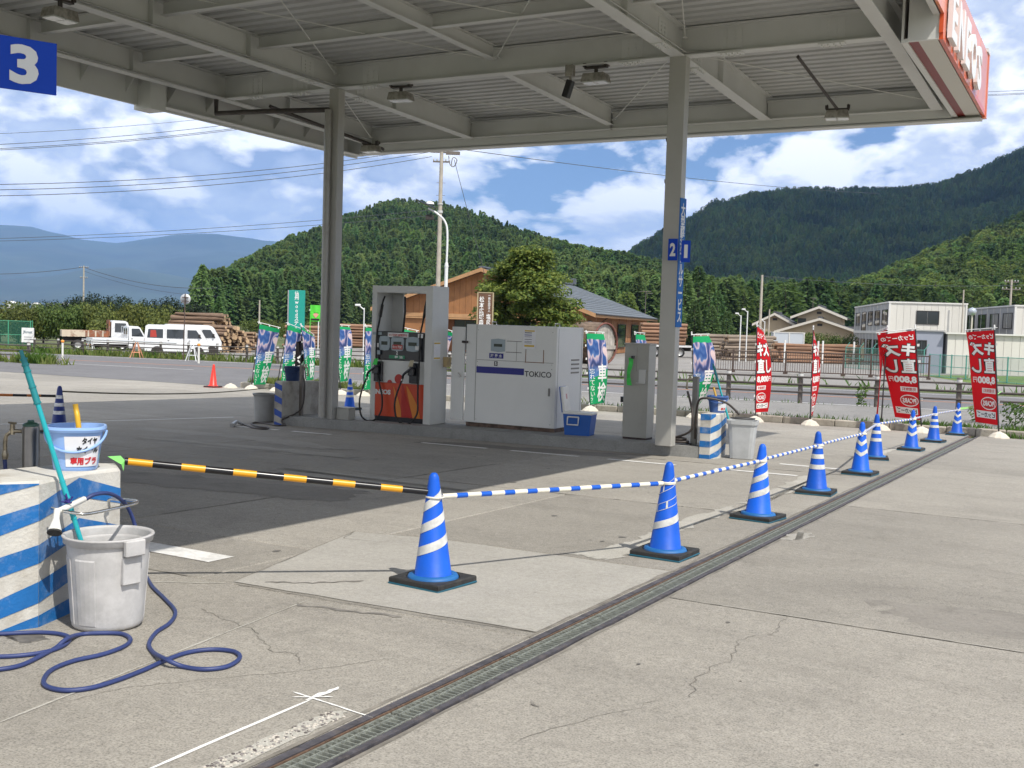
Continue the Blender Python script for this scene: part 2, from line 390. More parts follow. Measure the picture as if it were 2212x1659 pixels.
def flat(name, pts, dz, m, parent=None, **tags):
    mb = MB(); mb.add([(x, y, gz(x, y)+dz) for x, y in pts], [tuple(range(len(pts)))])
    o = mb.build(name, m, parent, fixn=False, **tags)
    if o.data.polygons[0].normal.z < 0: o.data.flip_normals()
    return o
def strip(mb, pts, w, dz, jit=0.0, seed=1, mi=0, sub=8):
    """a thin irregular strip lying on the ground along a polyline"""
    rn = random.Random(seed); P = []
    for a, b in zip(pts[:-1], pts[1:]):
        for k in range(sub): P.append((a[0]+(b[0]-a[0])*k/sub, a[1]+(b[1]-a[1])*k/sub))
    P.append(pts[-1]); L, Rr = [], []
    for i, p in enumerate(P):
        q0 = P[max(0, i-1)]; q1 = P[min(len(P)-1, i+1)]
        t = Vector((q1[0]-q0[0], q1[1]-q0[1])).normalized(); n = Vector((-t.y, t.x))
        c = Vector(p)+n*rn.uniform(-jit, jit); ww = w*rn.uniform(0.55, 1.25) if jit > 0 else w
        if jit > 0 and i in (0, len(P)-1): ww *= 0.2
        a = c+n*ww/2; b = c-n*ww/2
        L.append((a.x, a.y, gz(a.x, a.y)+dz)); Rr.append((b.x, b.y, gz(b.x, b.y)+dz))
    n = len(L); mb.add(L+Rr, [(i, i+1, n+i+1, n+i) for i in range(n-1)], mi)
    return mb
def polystain(name, pts, dz, m, jit=0.05, seed=1, parent=None, sub=10):
    rn = random.Random(seed); P = []
    for i, a in enumerate(pts):
        b = pts[(i+1) % len(pts)]
        for k in range(sub):
            t = k/sub; P.append((a[0]+(b[0]-a[0])*t+rn.uniform(-jit, jit), a[1]+(b[1]-a[1])*t+rn.uniform(-jit, jit)))
    return flat(name, P, dz, m, parent)
# newer light patch in the apron, its edges, sealant lines, chalk marks, cracks
polystain('light_patch', [(-4.60, 4.99), (-2.56, 5.06), (-2.56, 7.05), (-4.4, 7.07), (-5.12, 6.9)], 0.004, CONC_LIGHT, 0.008, 3, apron)
cr = MB()
strip(cr, [(-4.57, 4.96), (-4.0, 4.965), (-3.1, 4.99), (-2.54, 5.05)], 0.008, 0.0075, 0.006, 2)
strip(cr, [(-4.6, 4.98), (-5.12, 6.9), (-4.4, 7.08), (-3.4, 7.09)], 0.006, 0.0075, 0.006, 3)
strip(cr, [(-5.12, 6.9), (-5.0, 6.6), (-4.7, 6.65)], 0.006, 0.0075, 0.01, 4)
strip(cr, [(-4.28, 4.38), (-4.05, 4.30), (-3.75, 4.22), (-3.62, 4.12), (-3.42, 3.98), (-3.3, 4.02), (-3.16, 3.88)], 0.0042, 0.003, 0.012, 5)
strip(cr, [(-2.9, 4.2), (-3.05, 3.9), (-3.45, 3.35), (-3.55, 3.2), (-3.6, 2.9)], 0.003, 0.003, 0.01, 6)
strip(cr, [(-1.55, 6.3), (-1.5, 5.9), (-1.62, 5.6), (-1.55, 5.2), (-1.6, 4.8), (-1.5, 4.5)], 0.0035, 0.003, 0.02, 7)
strip(cr, [(-1.6, 4.4), (-1.75, 4.0), (-1.9, 3.6)], 0.003, 0.003, 0.02, 8)
cr.build('crack', DARKGAP, apron, fixn=False)
se = MB()
strip(se, [(-3.45, 1.6), (-3.6, 2.65), (-3.78, 3.8), (-3.955, 4.92)], 0.012, 0.003, 0.002, 9)
strip(se, [(-5.1, 4.62), (-4.85, 4.78), (-4.6, 4.94)], 0.02, 0.003, 0.004, 10)
strip(se, [(-2.3, 6.29), (-1.53, 6.31), (0.5, 6.3)], 0.008, 0.003, 0.004, 12)
se.build('sealant_line', CONC_WHITE, apron, fixn=False)
CHALK = mat('chalk_white', (0.78, 0.77, 0.74), 0.95, var=0.1, scale=60)
ch = MB()
strip(ch, [(-2.8, 2.2), (-2.8, 2.65), (-2.82, 3.57)], 0.016, 0.003, 0.001, 13)
strip(ch, [(-2.94, 3.56), (-2.7, 3.525), (-2.48, 3.49)], 0.012, 0.004, 0.001, 14)
strip(ch, [(-2.82, 3.5), (-2.82, 3.72)], 0.030, 0.005, 0.008, 15)
strip(ch, [(-2.9, 3.5), (-2.76, 3.6)], 0.010, 0.006, 0.004, 16)
ch.build('chalk_mark', CHALK, apron, fixn=False)
# pale cement trail along the cones, dark tyre scuffs
for k, (pts, sd) in enumerate((([(-3.35, 7.2), (-3.05, 7.15), (-3.0, 8.2), (-3.12, 9.2), (-3.05, 10.4), (-3.22, 10.6), (-3.3, 9.0), (-3.2, 8.0)], 31), ([(-3.2, 10.8), (-3.0, 11.0), (-3.05, 13.2), (-3.2, 14.6), (-3.35, 14.0), (-3.25, 12.2)], 32), ([(-3.3, 17.4), (-3.05, 17.6), (-3.1, 19.8), (-3.4, 19.4)], 33))):
    polystain('cement_trail', pts, 0.003, CONC_WHITE, 0.045, sd, apron, 12)
polystain('cement_trail', [(-2.28, 8.9), (-2.1, 9.05), (-2.12, 9.35), (-2.25, 9.5)], 0.003, CONC_LIGHT, 0.05, 34, apron)
SCUFF = mat('tyre_scuff', (0.19, 0.175, 0.155), 0.8, var=0.4, scale=12)
sc_ = MB(); strip(sc_, [(-4.45, 5.1), (-4.2, 5.25), (-4.0, 5.5)], 0.03, 0.0065, 0.015, 21); strip(sc_, [(-3.95, 4.78), (-3.6, 4.82), (-3.3, 4.9)], 0.035, 0.003, 0.02, 22); strip(sc_, [(-2.07, 4.05), (-2.0, 4.0)], 0.018, 0.003, 0.01, 23)
sc_.build('tyre_scuff', SCUFF, apron, fixn=False)
# dirt along the joints, oil drips, damp patch by the bin
JD = mat('joint_dirt', (0.20, 0.183, 0.155), 0.9, var=0.25, scale=9)
jd = MB()
for k, pts in enumerate((((-11, 4.95), (-4.9, 4.95)), ((-6.85, 10.2), (-2.6, 10.2)), ((-2.28, 6.3), (1.9, 6.3)), ((-2.28, 11.5), (3.0, 11.5)), ((1.9, 5.0), (1.9, 16.0)), ((-2.285, 2.5), (-2.285, 24.0)), ((-2.545, 2.5), (-2.545, 24.0)), ((-6.85, 12.0), (-6.85, 6.5)), ((-6.5, 14.6), (-2.6, 14.6)))):
    n_ = 14; a, b = pts; strip(jd, [(a[0]+(b[0]-a[0])*i/n_, a[1]+(b[1]-a[1])*i/n_) for i in range(n_+1)], 0.022, 0.0022, 0.008, 60+k, sub=5)
jd.build('joint_dirt', JD, apron, fixn=False)
rn = random.Random(17); OIL = mat('oil_drip', (0.13, 0.12, 0.105), 0.6, var=0.3, scale=14)
od = MB()
for k in range(70):
    x, y = (rn.uniform(-9.5, -3.0), rn.uniform(5.0, 14.0)) if k < 45 else (rn.uniform(-2.0, 1.5), rn.uniform(2.5, 12.0)); r = rn.uniform(0.008, 0.035)*(1.0 if k < 45 else 0.45); n_ = 9
    od.add([(x+r*math.cos(2*math.pi*i/n_)*rn.uniform(0.6, 1.3), y+r*1.3*math.sin(2*math.pi*i/n_)*rn.uniform(0.6, 1.3), 0) for i in range(n_)], [tuple(range(n_))])
od.v = [(x, y, gz(x, y)+0.0026) for x, y, z in od.v]; od.build('oil_drip', OIL, apron, fixn=False, kind='stuff')
polystain('damp_patch', [(-4.62, 3.42), (-4.45, 3.40), (-4.40, 3.52), (-4.58, 3.56)], 0.002, OIL, 0.02, 71, apron)
# broad worn patches in the lanes
WORN = ground_mat('concrete_worn', (0.375, 0.352, 0.31), (0.325, 0.305, 0.268), (0.25, 0.233, 0.205), sc=1.6, stain=0.7, streak=0.5)
GRIME = ground_mat('concrete_grimy', (0.225, 0.208, 0.182), (0.26, 0.24, 0.21), (0.15, 0.138, 0.12), sc=1.6, stain=0.8, streak=0.5)
for k, (pts, m_) in enumerate((([(-13.5, 12.6), (-11.0, 12.9), (-9.2, 12.3), (-9.6, 12.0), (-11.5, 12.3), (-13.6, 12.1)], WORN), ([(-12.5, 11.4), (-9.0, 11.7), (-8.2, 11.3), (-11.5, 10.9)], WORN), ([(-10.0, 8.4), (-6.5, 8.9), (-6.2, 8.1), (-9.5, 7.6)], GRIME), ([(-9.4, 14.2), (-6.4, 14.7), (-5.6, 14.4), (-8.6, 13.9)], GRIME), ([(-8.4, 9.8), (-5.9, 10.1), (-5.7, 9.6), (-8.0, 9.3)], WORN), ([(-1.2, 7.0), (0.6, 7.6), (0.9, 6.8), (-0.8, 6.5)], GRIME))):
    polystain('worn_patch', pts, 0.0016, m_, 0.10, 80+k, apron, 14)
# exposed aggregate scar next to the drain
agg = [(-2.70, 2.2), (-2.675, 2.8), (-2.665, 3.2), (-2.66, 3.4), (-2.645, 3.47), (-2.61, 3.49), (-2.585, 3.42), (-2.575, 3.1), (-2.572, 2.6), (-2.58, 2.2)]
polystain('aggregate_scar', agg, 0.003, CONC_WHITE, 0.012, 41, apron, 6)
pb = MB(); rn = random.Random(5)
ico = bmesh.new(); bmesh.ops.create_icosphere(ico, subdivisions=1, radius=1.0); iv = [v.co.copy() for v in ico.verts]; iff = [tuple(v.index for v in f.verts) for f in ico.faces]; ico.free()
for _ in range(420):
    y = rn.uniform(2.3, 3.46); xw = rn.uniform(-0.042, 0.042); x = -2.622+(y-3.5)*0.005+xw; s = rn.uniform(0.003, 0.0085)
    pb.add([(v.x*s*1.3, v.y*s, v.z*s*0.6) for v in iv], iff, rn.choice((0, 0, 1, 2)), True, T((x, y, gz(x, y)+0.003), rn.uniform(0, 6)))
pb.build('pebbles', [mat('pebble_pale', (0.5, 0.46, 0.4), 0.8), mat('pebble_grey', (0.2, 0.18, 0.17), 0.8), mat('pebble_dark', (0.10, 0.085, 0.08), 0.8)], apron, fixn=False, kind='stuff')
# painted bay lines
PAINT = mat('road_paint_white', (0.70, 0.69, 0.66), 0.8, var=0.12, scale=25, dirt=0.55, dcol=(0.3, 0.28, 0.25), dscale=6)
PAINTO = mat('road_paint_orange', (0.62, 0.22, 0.06), 0.8, var=0.15, scale=8)
def paint(pts, name='bay_line', m=None, dz=0.004, parent=None): flat(name, pts, dz, m or PAINT, parent or apron)
for (x0, x1) in ((-13.05, -12.0), (-11.7, -10.9), (-9.15, -8.0), (-7.6, -6.5), (-6.05, -5.05), (-4.5, -3.4)):
    y0 = 13.95; y1 = 13.95
    paint([(x0, y0), (x1, y1), (x1, y1+0.11), (x0, y0+0.11)])
paint([(-6.6, 5.38), (-5.14, 5.33), (-5.14, 5.57), (-6.6, 5.62)])
paint([(-14.5, 15.6), (-14.42, 15.6), (-15.4, 10.0), (-15.48, 10.0)])
paint([(-4.0, 15.35), (-3.15, 15.3), (-3.15, 15.42), (-4.0, 15.47)])
DUSTY = ground_mat('concrete_wet_stain', (0.20, 0.185, 0.165), (0.17, 0.155, 0.14), (0.12, 0.11, 0.10), sc=2)
polystain('oil_stain', [(-9.2, 13.9), (-6.2, 14.3), (-6.0, 15.0), (-9.0, 14.4)], 0.002, DUSTY, 0.12, 51, apron)

# ---- drain channel with its grates
drain = bpy.data.objects.new('drain_channel', None); COL.objects.link(drain); drain['kind'] = 'structure'
RUST = mat('rusty_steel', (0.075, 0.058, 0.058), 0.75, 0.35, var=0.4, scale=30, dirt=0.5, dcol=(0.11, 0.055, 0.035), dscale=9, bump=0.4, bscale=160)
RUSTP = mat('rusty_steel_painted', (0.085, 0.08, 0.09), 0.7, 0.2, var=0.35, scale=14, dirt=0.45, dcol=(0.20, 0.16, 0.13), dscale=20, bump=0.3, bscale=120)
GALV = mat('galvanised_grate', (0.27, 0.285, 0.25), 0.5, 0.3, var=0.25, scale=25, dirt=0.4, dcol=(0.10, 0.09, 0.075), dscale=30)
VOID = mat('drain_mud', (0.03, 0.026, 0.022), 0.95, var=0.4, scale=15)
def dbox(mb, x0, x1, z0, z1, y0=-7.0, y1=25.2):
    zz = lambda y, z: -0.0245*y+z
    vs = [(x0, y0, zz(y0, z0)), (x1, y0, zz(y0, z0)), (x1, y1, zz(y1, z0)), (x0, y1, zz(y1, z0)), (x0, y0, zz(y0, z1)), (x1, y0, zz(y0, z1)), (x1, y1, zz(y1, z1)), (x0, y1, zz(y1, z1))]
    mb.add(vs, [(0,3,2,1),(4,5,6,7),(0,1,5,4),(1,2,6,5),(2,3,7,6),(3,0,4,7)])
m1 = MB(); dbox(m1, -2.520, -2.482, -0.14, 0.004); m1.build('drain_edge', RUSTP, drain)
m1 = MB(); dbox(m1, -2.345, -2.314, -0.14, 0.003); m1.build('drain_edge', RUSTP, drain)
m1 = MB(); dbox(m1, -2.470, -2.462, -0.14, 0.006); m1.build('drain_rail', mat('rail_rust', (0.16, 0.10, 0.065), 0.7, 0.4, var=0.4, scale=40), drain)
m1 = MB(); dbox(m1, -2.482, -2.470, -0.14, -0.02); m1.build('drain_rail', RUST, drain)
m1 = MB(); dbox(m1, -2.482, -2.345, -0.26, -0.14); m1.build('channel_bottom', VOID, drain)
gm = MB()
for xx in (-0.055, -0.022, 0.045): gm.box((xx-0.003, 0.004, -0.03), (xx+0.003, 0.990, 0.0005))
for k in range(30):
    y = 0.016+k*0.0332; gm.box((-0.058, y-0.003, -0.022), (0.052, y+0.003, -0.002))
g0 = None
ang = math.atan(-0.0245)
for k in range(28):
    y = -3.4+k*0.998
    Mx = Matrix.Translation((-2.400, y, -0.0245*y+0.002)) @ Matrix.Rotation(ang, 4, 'X')
    if g0 is None: g0 = gm.build('drain_grate', GALV, drain); g0.matrix_local = Mx
    else: share(g0, drain, Mx)

# ---- kerb, footway, road, yard
kerb = bpy.data.objects.new('kerb', None); COL.objects.link(kerb); kerb['kind'] = 'structure'
km = MB(); km.box((0, 0, -0.12), (0.59, 0.17, 0.15), bev=0.02); k0 = None
def kstone(x, y, rz=0.0):
    global k0
    Mx = T((x, y, gz(x, 25.3)+random.uniform(-0.006, 0.006)), rz+random.uniform(-0.008, 0.008))
    if k0 is None: k0 = km.build('kerb_stone', KERB, kerb); k0.matrix_local = Mx
    else: share(k0, kerb, Mx)
for k in range(62): kstone(-23.4+k*0.6, 25.5)
for k in range(3): kstone(-23.42-0.02*k, 25.75+k*0.6, rad(90))
sheet('verge', frange(-23.4, 15, 40), [25.66, 26.0, 26.5], 0.08, FIELD, kind='structure')
sheet('footway', frange(-23.3, 20, 30), [26.45, 27, 28, 29, 30.2, 31.1], 0.035, SIDEW, kind='structure')
sheet('road', [-140]+frange(-100, 60, 50), [25.49, 25.8, 26.2, 27, 28, 29, 30, 31, 32, 34, 38, 42, 43.2], 0.004, ASPH, kind='structure')
sheet('yard', frange(-66, 40, 16), [45.2, 48, 55, 65, 80, 100, 130], 0.004, YARD, kind='structure')
roadm = bpy.data.objects.get('road')
def line(y, w, m, x0=-100, x1=60, n=40, dz=0.010):
    xs = frange(x0, x1, n); sheet('road_line', xs, [y-w/2, y+w/2], dz, m, roadm)
line(31.9, 0.15, PAINT, -23, 60); line(36.6, 0.15, PAINTO, -100, 60); line(42.2, 0.15, PAINT)
line(33.2, 0.12, PAINT, -120, -33)
# ================================================================== the canopy
STEEL = mat('canopy_paint', (0.60, 0.605, 0.58), 0.5, var=0.05, scale=0.7, dirt=0.25, dcol=(0.42, 0.41, 0.37), dscale=0.8)
DECK = mat('roof_deck_paint', (0.50, 0.505, 0.49), 0.5, 0.0, var=0.06, scale=0.5)
PLATE = mat('splice_paint', (0.63, 0.635, 0.61), 0.55)
ROD = mat('brace_paint', (0.62, 0.62, 0.58), 0.5)
COLUMN = mat('column_paint', (0.40, 0.395, 0.365), 0.5, var=0.04, scale=1.2, dirt=0.3, dcol=(0.30, 0.27, 0.23), dscale=1.3)
DARKPIPE = mat('pipe_rusty_brown', (0.06, 0.05, 0.045), 0.6, 0.2, var=0.3, scale=9)
PIPEG = mat('downpipe_grey', (0.36, 0.35, 0.32), 0.35, 0.1, dirt=0.4, dcol=(0.16, 0.12, 0.09), dscale=2.5)
canopy = thing('fuel_canopy', 'large flat steel canopy over the pumps on tall grey columns', 'canopy', (-8.6, 9.4, 0))
CO = Vector((-8.6, 9.4, 0))
def cpart(mb, name, m, **t):
    o = mb.build(name, m, None, **t); o.parent = canopy; o.matrix_parent_inverse = canopy.matrix_world.inverted() if False else Matrix.Translation(-CO); return o
def ibeam(mb, a, b, dep, w, tw=0.012, tf=0.016):
    """a, b: points on the bottom centre line"""
    a, b = Vector(a), Vector(b); t = (b-a); t.z = 0; t.normalize(); n = Vector((-t.y, t.x, 0)); u = Vector((0, 0, 1))
    def bar(o0, w_, z0, z1):
        vs = []
        for p in (a, b):
            for s_, z in ((-1, z0), (1, z0), (1, z1), (-1, z1)): vs.append(p+n*(s_*w_/2)+u*z)
        mb.add(vs, [(0, 1, 2, 3), (7, 6, 5, 4), (0, 4, 5, 1), (1, 5, 6, 2), (2, 6, 7, 3), (3, 7, 4, 0)])
    bar(0, w, 0, tf); bar(0, tw, tf, dep-tf); bar(0, w, dep-tf, dep)
ZB = 5.38; YN, YF = -1.6, 19.62
def zb(y): return ZB if y <= 15.1 else ZB-(y-15.1)*0.022
for X, dep, w in ((-14.35, 0.42, 0.2), (-11.83, 0.42, 0.2), (-5.62, 0.42, 0.2), (-2.72, 0.42, 0.18)):
    mb = MB(); ibeam(mb, (X, YN, ZB), (X, 15.1, ZB), dep, w); ibeam(mb, (X, 15.1, ZB), (X, YF, zb(YF)), dep, w)
    for y in [1.2+1.95*k for k in range(9)]:          # web stiffeners
        if abs(y-15.1) > 0.3: mb.box((X-w*0.48, y-0.005, zb(y)+0.02), (X+w*0.48, y+0.005, zb(y)+dep-0.02))
    cpart(mb, 'main_beam', STEEL)
for X in (-8.65,):
    mb = MB(); ibeam(mb, (X, YN, ZB+0.2), (X, 14.95, ZB+0.2), 0.22, 0.13); cpart(mb, 'secondary_beam', STEEL)
    mb = MB(); ibeam(mb, (X, 15.25, ZB+0.07), (X, YF-0.05, zb(YF)+0.08), 0.34, 0.15); cpart(mb, 'secondary_beam', STEEL)
XS = (-14.35, -11.83, -5.62, -2.72)
for Y in (3.7, 15.1):
    for a, b in zip(XS[:-1], XS[1:]):
        mb = MB(); ibeam(mb, (a+0.02, Y, ZB+0.004), (b-0.02, Y, ZB+0.004), 0.40, 0.2); cpart(mb, 'cross_beam', STEEL)
        for x in (a+0.75, b-0.75):                     # bolted splices
            p = MB(); p.box((x-0.16, Y-0.014, ZB+0.06), (x+0.16, Y+0.014, ZB+0.34)); p.box((x-0.17, Y-0.09, ZB-0.012), (x+0.17, Y+0.09, ZB+0.002))
            for i in (-1, 1):
                for j in range(5): p.box((x+i*0.06-0.011, Y-0.026, ZB+0.085+j*0.055-0.011), (x+i*0.06+0.011, Y+0.026, ZB+0.085+j*0.055+0.011))
                for j in range(4): p.box((x+(j-1.5)*0.08-0.011, Y+i*0.055-0.011, ZB-0.03), (x+(j-1.5)*0.08+0.011, Y+i*0.055+0.011, ZB+0.03))
            cpart(p, 'splice_plate', PLATE)
for X in (-11.83, -5.62):
    for y in (14.35, 15.85):
        p = MB(); z0 = zb(y); p.box((X-0.014, y-0.16, z0+0.06), (X+0.014, y+0.16, z0+0.36)); p.box((X-0.085, y-0.17, z0-0.012), (X+0.085, y+0.17, z0+0.002))
        for i in (-1, 1):
            for j in range(5): p.box((X-0.026, y+i*0.06-0.011, z0+0.085+j*0.055-0.011), (X+0.026, y+i*0.06+0.011, z0+0.085+j*0.055+0.011))
            for j in range(4): p.box((X+i*0.055-0.011, y+(j-1.5)*0.08-0.011, z0-0.03), (X+i*0.055+0.011, y+(j-1.5)*0.08+0.011, z0+0.03))
        cpart(p, 'splice_plate', PLATE)
for Y in (-0.6, 1.4, 5.2, 7.2, 9.2, 11.15, 13.1):
    for a, b in ((-14.35, -11.83), (-11.83, -8.65), (-8.65, -5.62), (-5.62, -2.72)):
        mb = MB(); ibeam(mb, (a+0.08, Y, ZB+0.22), (b-0.08, Y, ZB+0.22), 0.19, 0.11, 0.008, 0.01); cpart(mb, 'purlin', STEEL)
for a, b in ((-14.35, -11.83), (-11.83, -8.65), (-8.65, -5.62), (-5.62, -2.72)):
    mb = MB(); ibeam(mb, (a+0.02, YF, zb(YF)+0.01), (b-0.02, YF, zb(YF)+0.01), 0.33, 0.15); cpart(mb, 'edge_beam', STEEL)
# corrugated deck: ribs run along the island
mb = MB(); y = -1.55; prof = []
def dz_(y): return 5.80+(zb(y)-ZB) + (0.0 if y < 15.1 else 0.0)
while y < 19.9:
    for dy, dz in ((0.0, 0.0), (0.13, 0.0), (0.155, 0.075), (0.225, 0.075)): prof.append((y+dy, dz_(y+dy)+dz))
    y += 0.25
prof.append((y, dz_(y)))
xs = [-15.0, -10.8, -6.5, -2.1]; n = len(prof)
mb.add([(x, p[0], p[1]) for x in xs for p in prof], [(i*n+k, i*n+k+1, (i+1)*n+k+1, (i+1)*n+k) for i in range(3) for k in range(n-1)])
cpart(mb, 'roof_deck', DECK, fixn=False)
# columns with their base plates, step hooks
def column(X, Y):
    X += 0.05 if X < -8 else 0.0; mb = MB(); z0 = gz(X, Y)+0.16
    wx = 0.10 if X < -8 else 0.125; mb.box((X-wx, Y-0.09, z0), (X+wx, Y+0.09, ZB+0.004), bev=0.006)
    c = cpart(mb, 'column', COLUMN)
    for k, z in enumerate((2.2, 2.9, 3.6, 4.2)):
        hk = MB(); hk.tube([(X-0.125, Y, z), (X-0.16, Y, z), (X-0.165, Y, z+0.05)], 0.008, 6)
        h = hk.build('step_hook', DARKPIPE, None); h.parent = c; h.matrix_parent_inverse = Matrix.Identity(4)
    return c
for X in (-11.83, -5.62):
    for Y in (3.7, 15.1): column(X, Y)
# downpipe with its rusty cross pipe
mb = MB(); zc = gz(-11.83, 15.1)+0.2
mb.tube([(-11.85, 14.955, 5.02), (-11.85, 14.955, zc)], 0.062, 14); 
for z in (1.3, 3.0, 4.5): mb.tube([(-11.85, 14.955, z), (-11.85, 14.955, z+0.05)], 0.069, 14)
cpart(mb, 'downpipe', PIPEG)
mb = MB(); mb.tube([(-14.45, 15.0, 5.42), (-14.45, 15.0, 5.13), (-13.4, 14.96, 5.09), (-11.85, 14.955, 5.02)], 0.045, 10); cpart(mb, 'drain_pipe', DARKPIPE)
# diagonal brace rods
rods = [((-11.7, 14.95, 5.6), (-8.75, 9.3, 5.68)), ((-11.7, 9.3, 5.68), (-8.75, 14.9, 5.6)), ((-8.6, 11.3, 5.7), (-5.75, 14.95, 5.6)), ((-11.6, 15.3, 5.5), (-8.75, 19.5, 5.45)), ((-5.75, 15.3, 5.55), (-8.55, 19.5, 5.45)),
        ((-5.5, 14.95, 5.62), (-4.6, 12.2, 5.7)), ((-5.45, 15.3, 5.45), (-2.8, 19.4, 5.4)), ((-12.0, 15.3, 5.5), (-14.2, 19.4, 5.4)), ((-5.75, 11.3, 5.7), (-8.55, 14.9, 5.6))]
for a, b in rods:
    mb = MB(); mb.tube([a, b], 0.009, 6)
    for p in (a, b): mb.box((p[0]-0.03, p[1]-0.05, p[2]-0.006), (p[0]+0.03, p[1]+0.05, p[2]+0.006))
    cpart(mb, 'brace_rod', ROD)
# fascias: far side, left side, near side, right side
FAS = mat('fascia_offwhite', (0.64, 0.645, 0.62), 0.45, var=0.03, scale=0.6)
FASE = mat('fascia_trim', (0.66, 0.66, 0.63), 0.4)
mb = MB(); mb.box((-15.06, 20.0, 5.15), (-2.05, 20.05, 6.15)); mb.box((-15.06, 19.80, 5.13), (-2.05, 20.06, 5.155)); cpart(mb, 'fascia', FAS)
mb = MB(); mb.box((-15.04, 19.70, 5.16), (-2.5, 19.715, 5.62)); cpart(mb, 'fascia_soffit', FAS)
mb = MB(); mb.box((-15.09, -1.65, 5.08), (-15.04, 20.06, 6.15)); mb.box((-15.04, 14.1, 5.11), (-14.82, 20.0, 5.13)); cpart(mb, 'fascia', FAS)
for k in range(22):
    y = -0.8+k*0.95; b = MB(); b.prism([(-15.04, 5.62), (-14.7, 5.62), (-15.04, 5.25)], y-0.006, y+0.006); cpart(b, 'fascia_bracket', STEEL)
mb = MB(); mb.box((-15.04, -1.6, 5.60), (-14.55, 19.6, 5.625)); mb.box((-14.62, -1.6, 5.50), (-14.60, 14.0, 5.60)); cpart(mb, 'fascia_rail', STEEL)
mb = MB(); mb.box((-15.12, 13.7, 5.0), (-14.72, 14.05, 5.6)); cpart(mb, 'fascia_end_box', FAS)
mb = MB(); mb.box((-15.06, -1.68, 5.2), (-2.05, -1.63, 6.15)); cpart(mb, 'fascia', FAS)
# right fascia: lip, sloping soffit, coloured sign band
mb = MB(); mb.box((-2.13, -1.6, 5.50), (-2.035, 14.62, 5.56)); mb.box((-2.10, -1.6, 5.56), (-2.05, 20.0, 6.15)); cpart(mb, 'fascia', FASE)
mb = MB()
mb.box((-2.50, 14.62, 5.185), (-2.42, 20.02, 5.235)); mb.box((-2.50, 14.62, 5.235), (-2.47, 20.02, 5.75)); mb.box((-2.42, 14.62, 5.20), (-2.05, 14.68, 5.75)); mb.box((-2.42, 19.95, 5.18), (-2.0, 20.06, 5.235)); mb.box((-2.50, 14.60, 5.75), (-2.1, 20.0, 5.77))
cpart(mb, 'sign_soffit_frame', FASE)
mb = MB(); mb.box((-2.42, 14.68, 5.205), (-2.30, 19.95, 5.225)); cpart(mb, 'soffit_red_strip', mat('sign_dark_red', (0.20, 0.012, 0.010), 0.4))
mb = MB(); mb.box((-2.30, 14.68, 5.202), (-2.07, 19.95, 5.222)); cpart(mb, 'soffit_panel', mat('soffit_cream', (0.62, 0.60, 0.54), 0.5))
OR = mat('sign_orange_red', (0.72, 0.105, 0.030), 0.3, coat=0.3); SAL = mat('sign_salmon', (0.74, 0.24, 0.145), 0.3, var=0.12, scale=1.2, coat=0.3); ORB = mat('sign_orange', (0.80, 0.20, 0.03), 0.3, coat=0.3)
mb = MB(); mb.box((-2.05, 14.62, 5.19), (-2.0, 20.0, 5.27), 0); mb.box((-2.05, -1.6, 5.56), (-2.0, 12.9, 6.2), 1)
for a, b, m_ in ((12.9, 13.05, 0), (13.05, 14.05, 1), (14.05, 14.2, 2), (14.2, 14.6, 1), (14.6, 14.72, 0), (18.75, 19.0, 1), (19.0, 20.03, 1)): mb.box((-2.05, a, 5.5 if b < 14.61 else 5.27), (-2.0, b-0.001, 6.2), m_)
mb.box((-2.05, 14.72, 5.27), (-2.003, 18.75, 6.2), 1); mb.box((-2.05, 19.93, 5.16), (-1.985, 20.045, 6.24), 1); mb.box((-2.06, 19.7, 6.2), (-1.98, 20.06, 6.26), 3)
sgn = cpart(mb, 'sign_band', [OR, SAL, ORB, FASE])
LETW = mat('letter_white', (0.78, 0.78, 0.76), 0.35)
letters = thing('station_name_letters', 'raised white letters reading ENEOS on the red canopy edge', 'sign', (-1.985, 16.65, 5.56))
for k, (chh, wd) in enumerate(zip('ENEOS', (0.50, 0.60, 0.50, 0.68, 0.54))):
    y = (-1.55, -0.82, -0.08, 0.68, 1.46)[k]
    lb = MB(); put_text(lb, chh, wd, 0.64, T((0.06, y, 0.02), rad(90)), 0, 0.04, thick=0.06)
    lb.build('letter', LETW, letters)

# conduits and junction boxes clipped along the beams
CND = mat('conduit_grey', (0.42, 0.42, 0.40), 0.5, 0.2)
for pts in ([(-11.70, 8.0, 5.42), (-11.70, 15.0, 5.42), (-10.6, 15.22, 5.41)], [(-10.6, 15.23, 5.41), (-7.0, 15.23, 5.41)], [(-5.50, 9.0, 5.43), (-5.50, 15.0, 5.43), (-4.3, 15.22, 5.42)], [(-14.22, 9.0, 5.43), (-14.22, 19.3, 5.36)]):
    mb = MB(); mb.tube(pts, 0.013, 6); cpart(mb, 'conduit', CND)
for x, y in ((-10.62, 15.24), (-7.6, 15.24), (-4.3, 15.24)):
    mb = MB(); mb.box((x-0.06, y-0.02, 5.39), (x+0.06, y+0.05, 5.49), bev=0.006); cpart(mb, 'junction_box', CND)
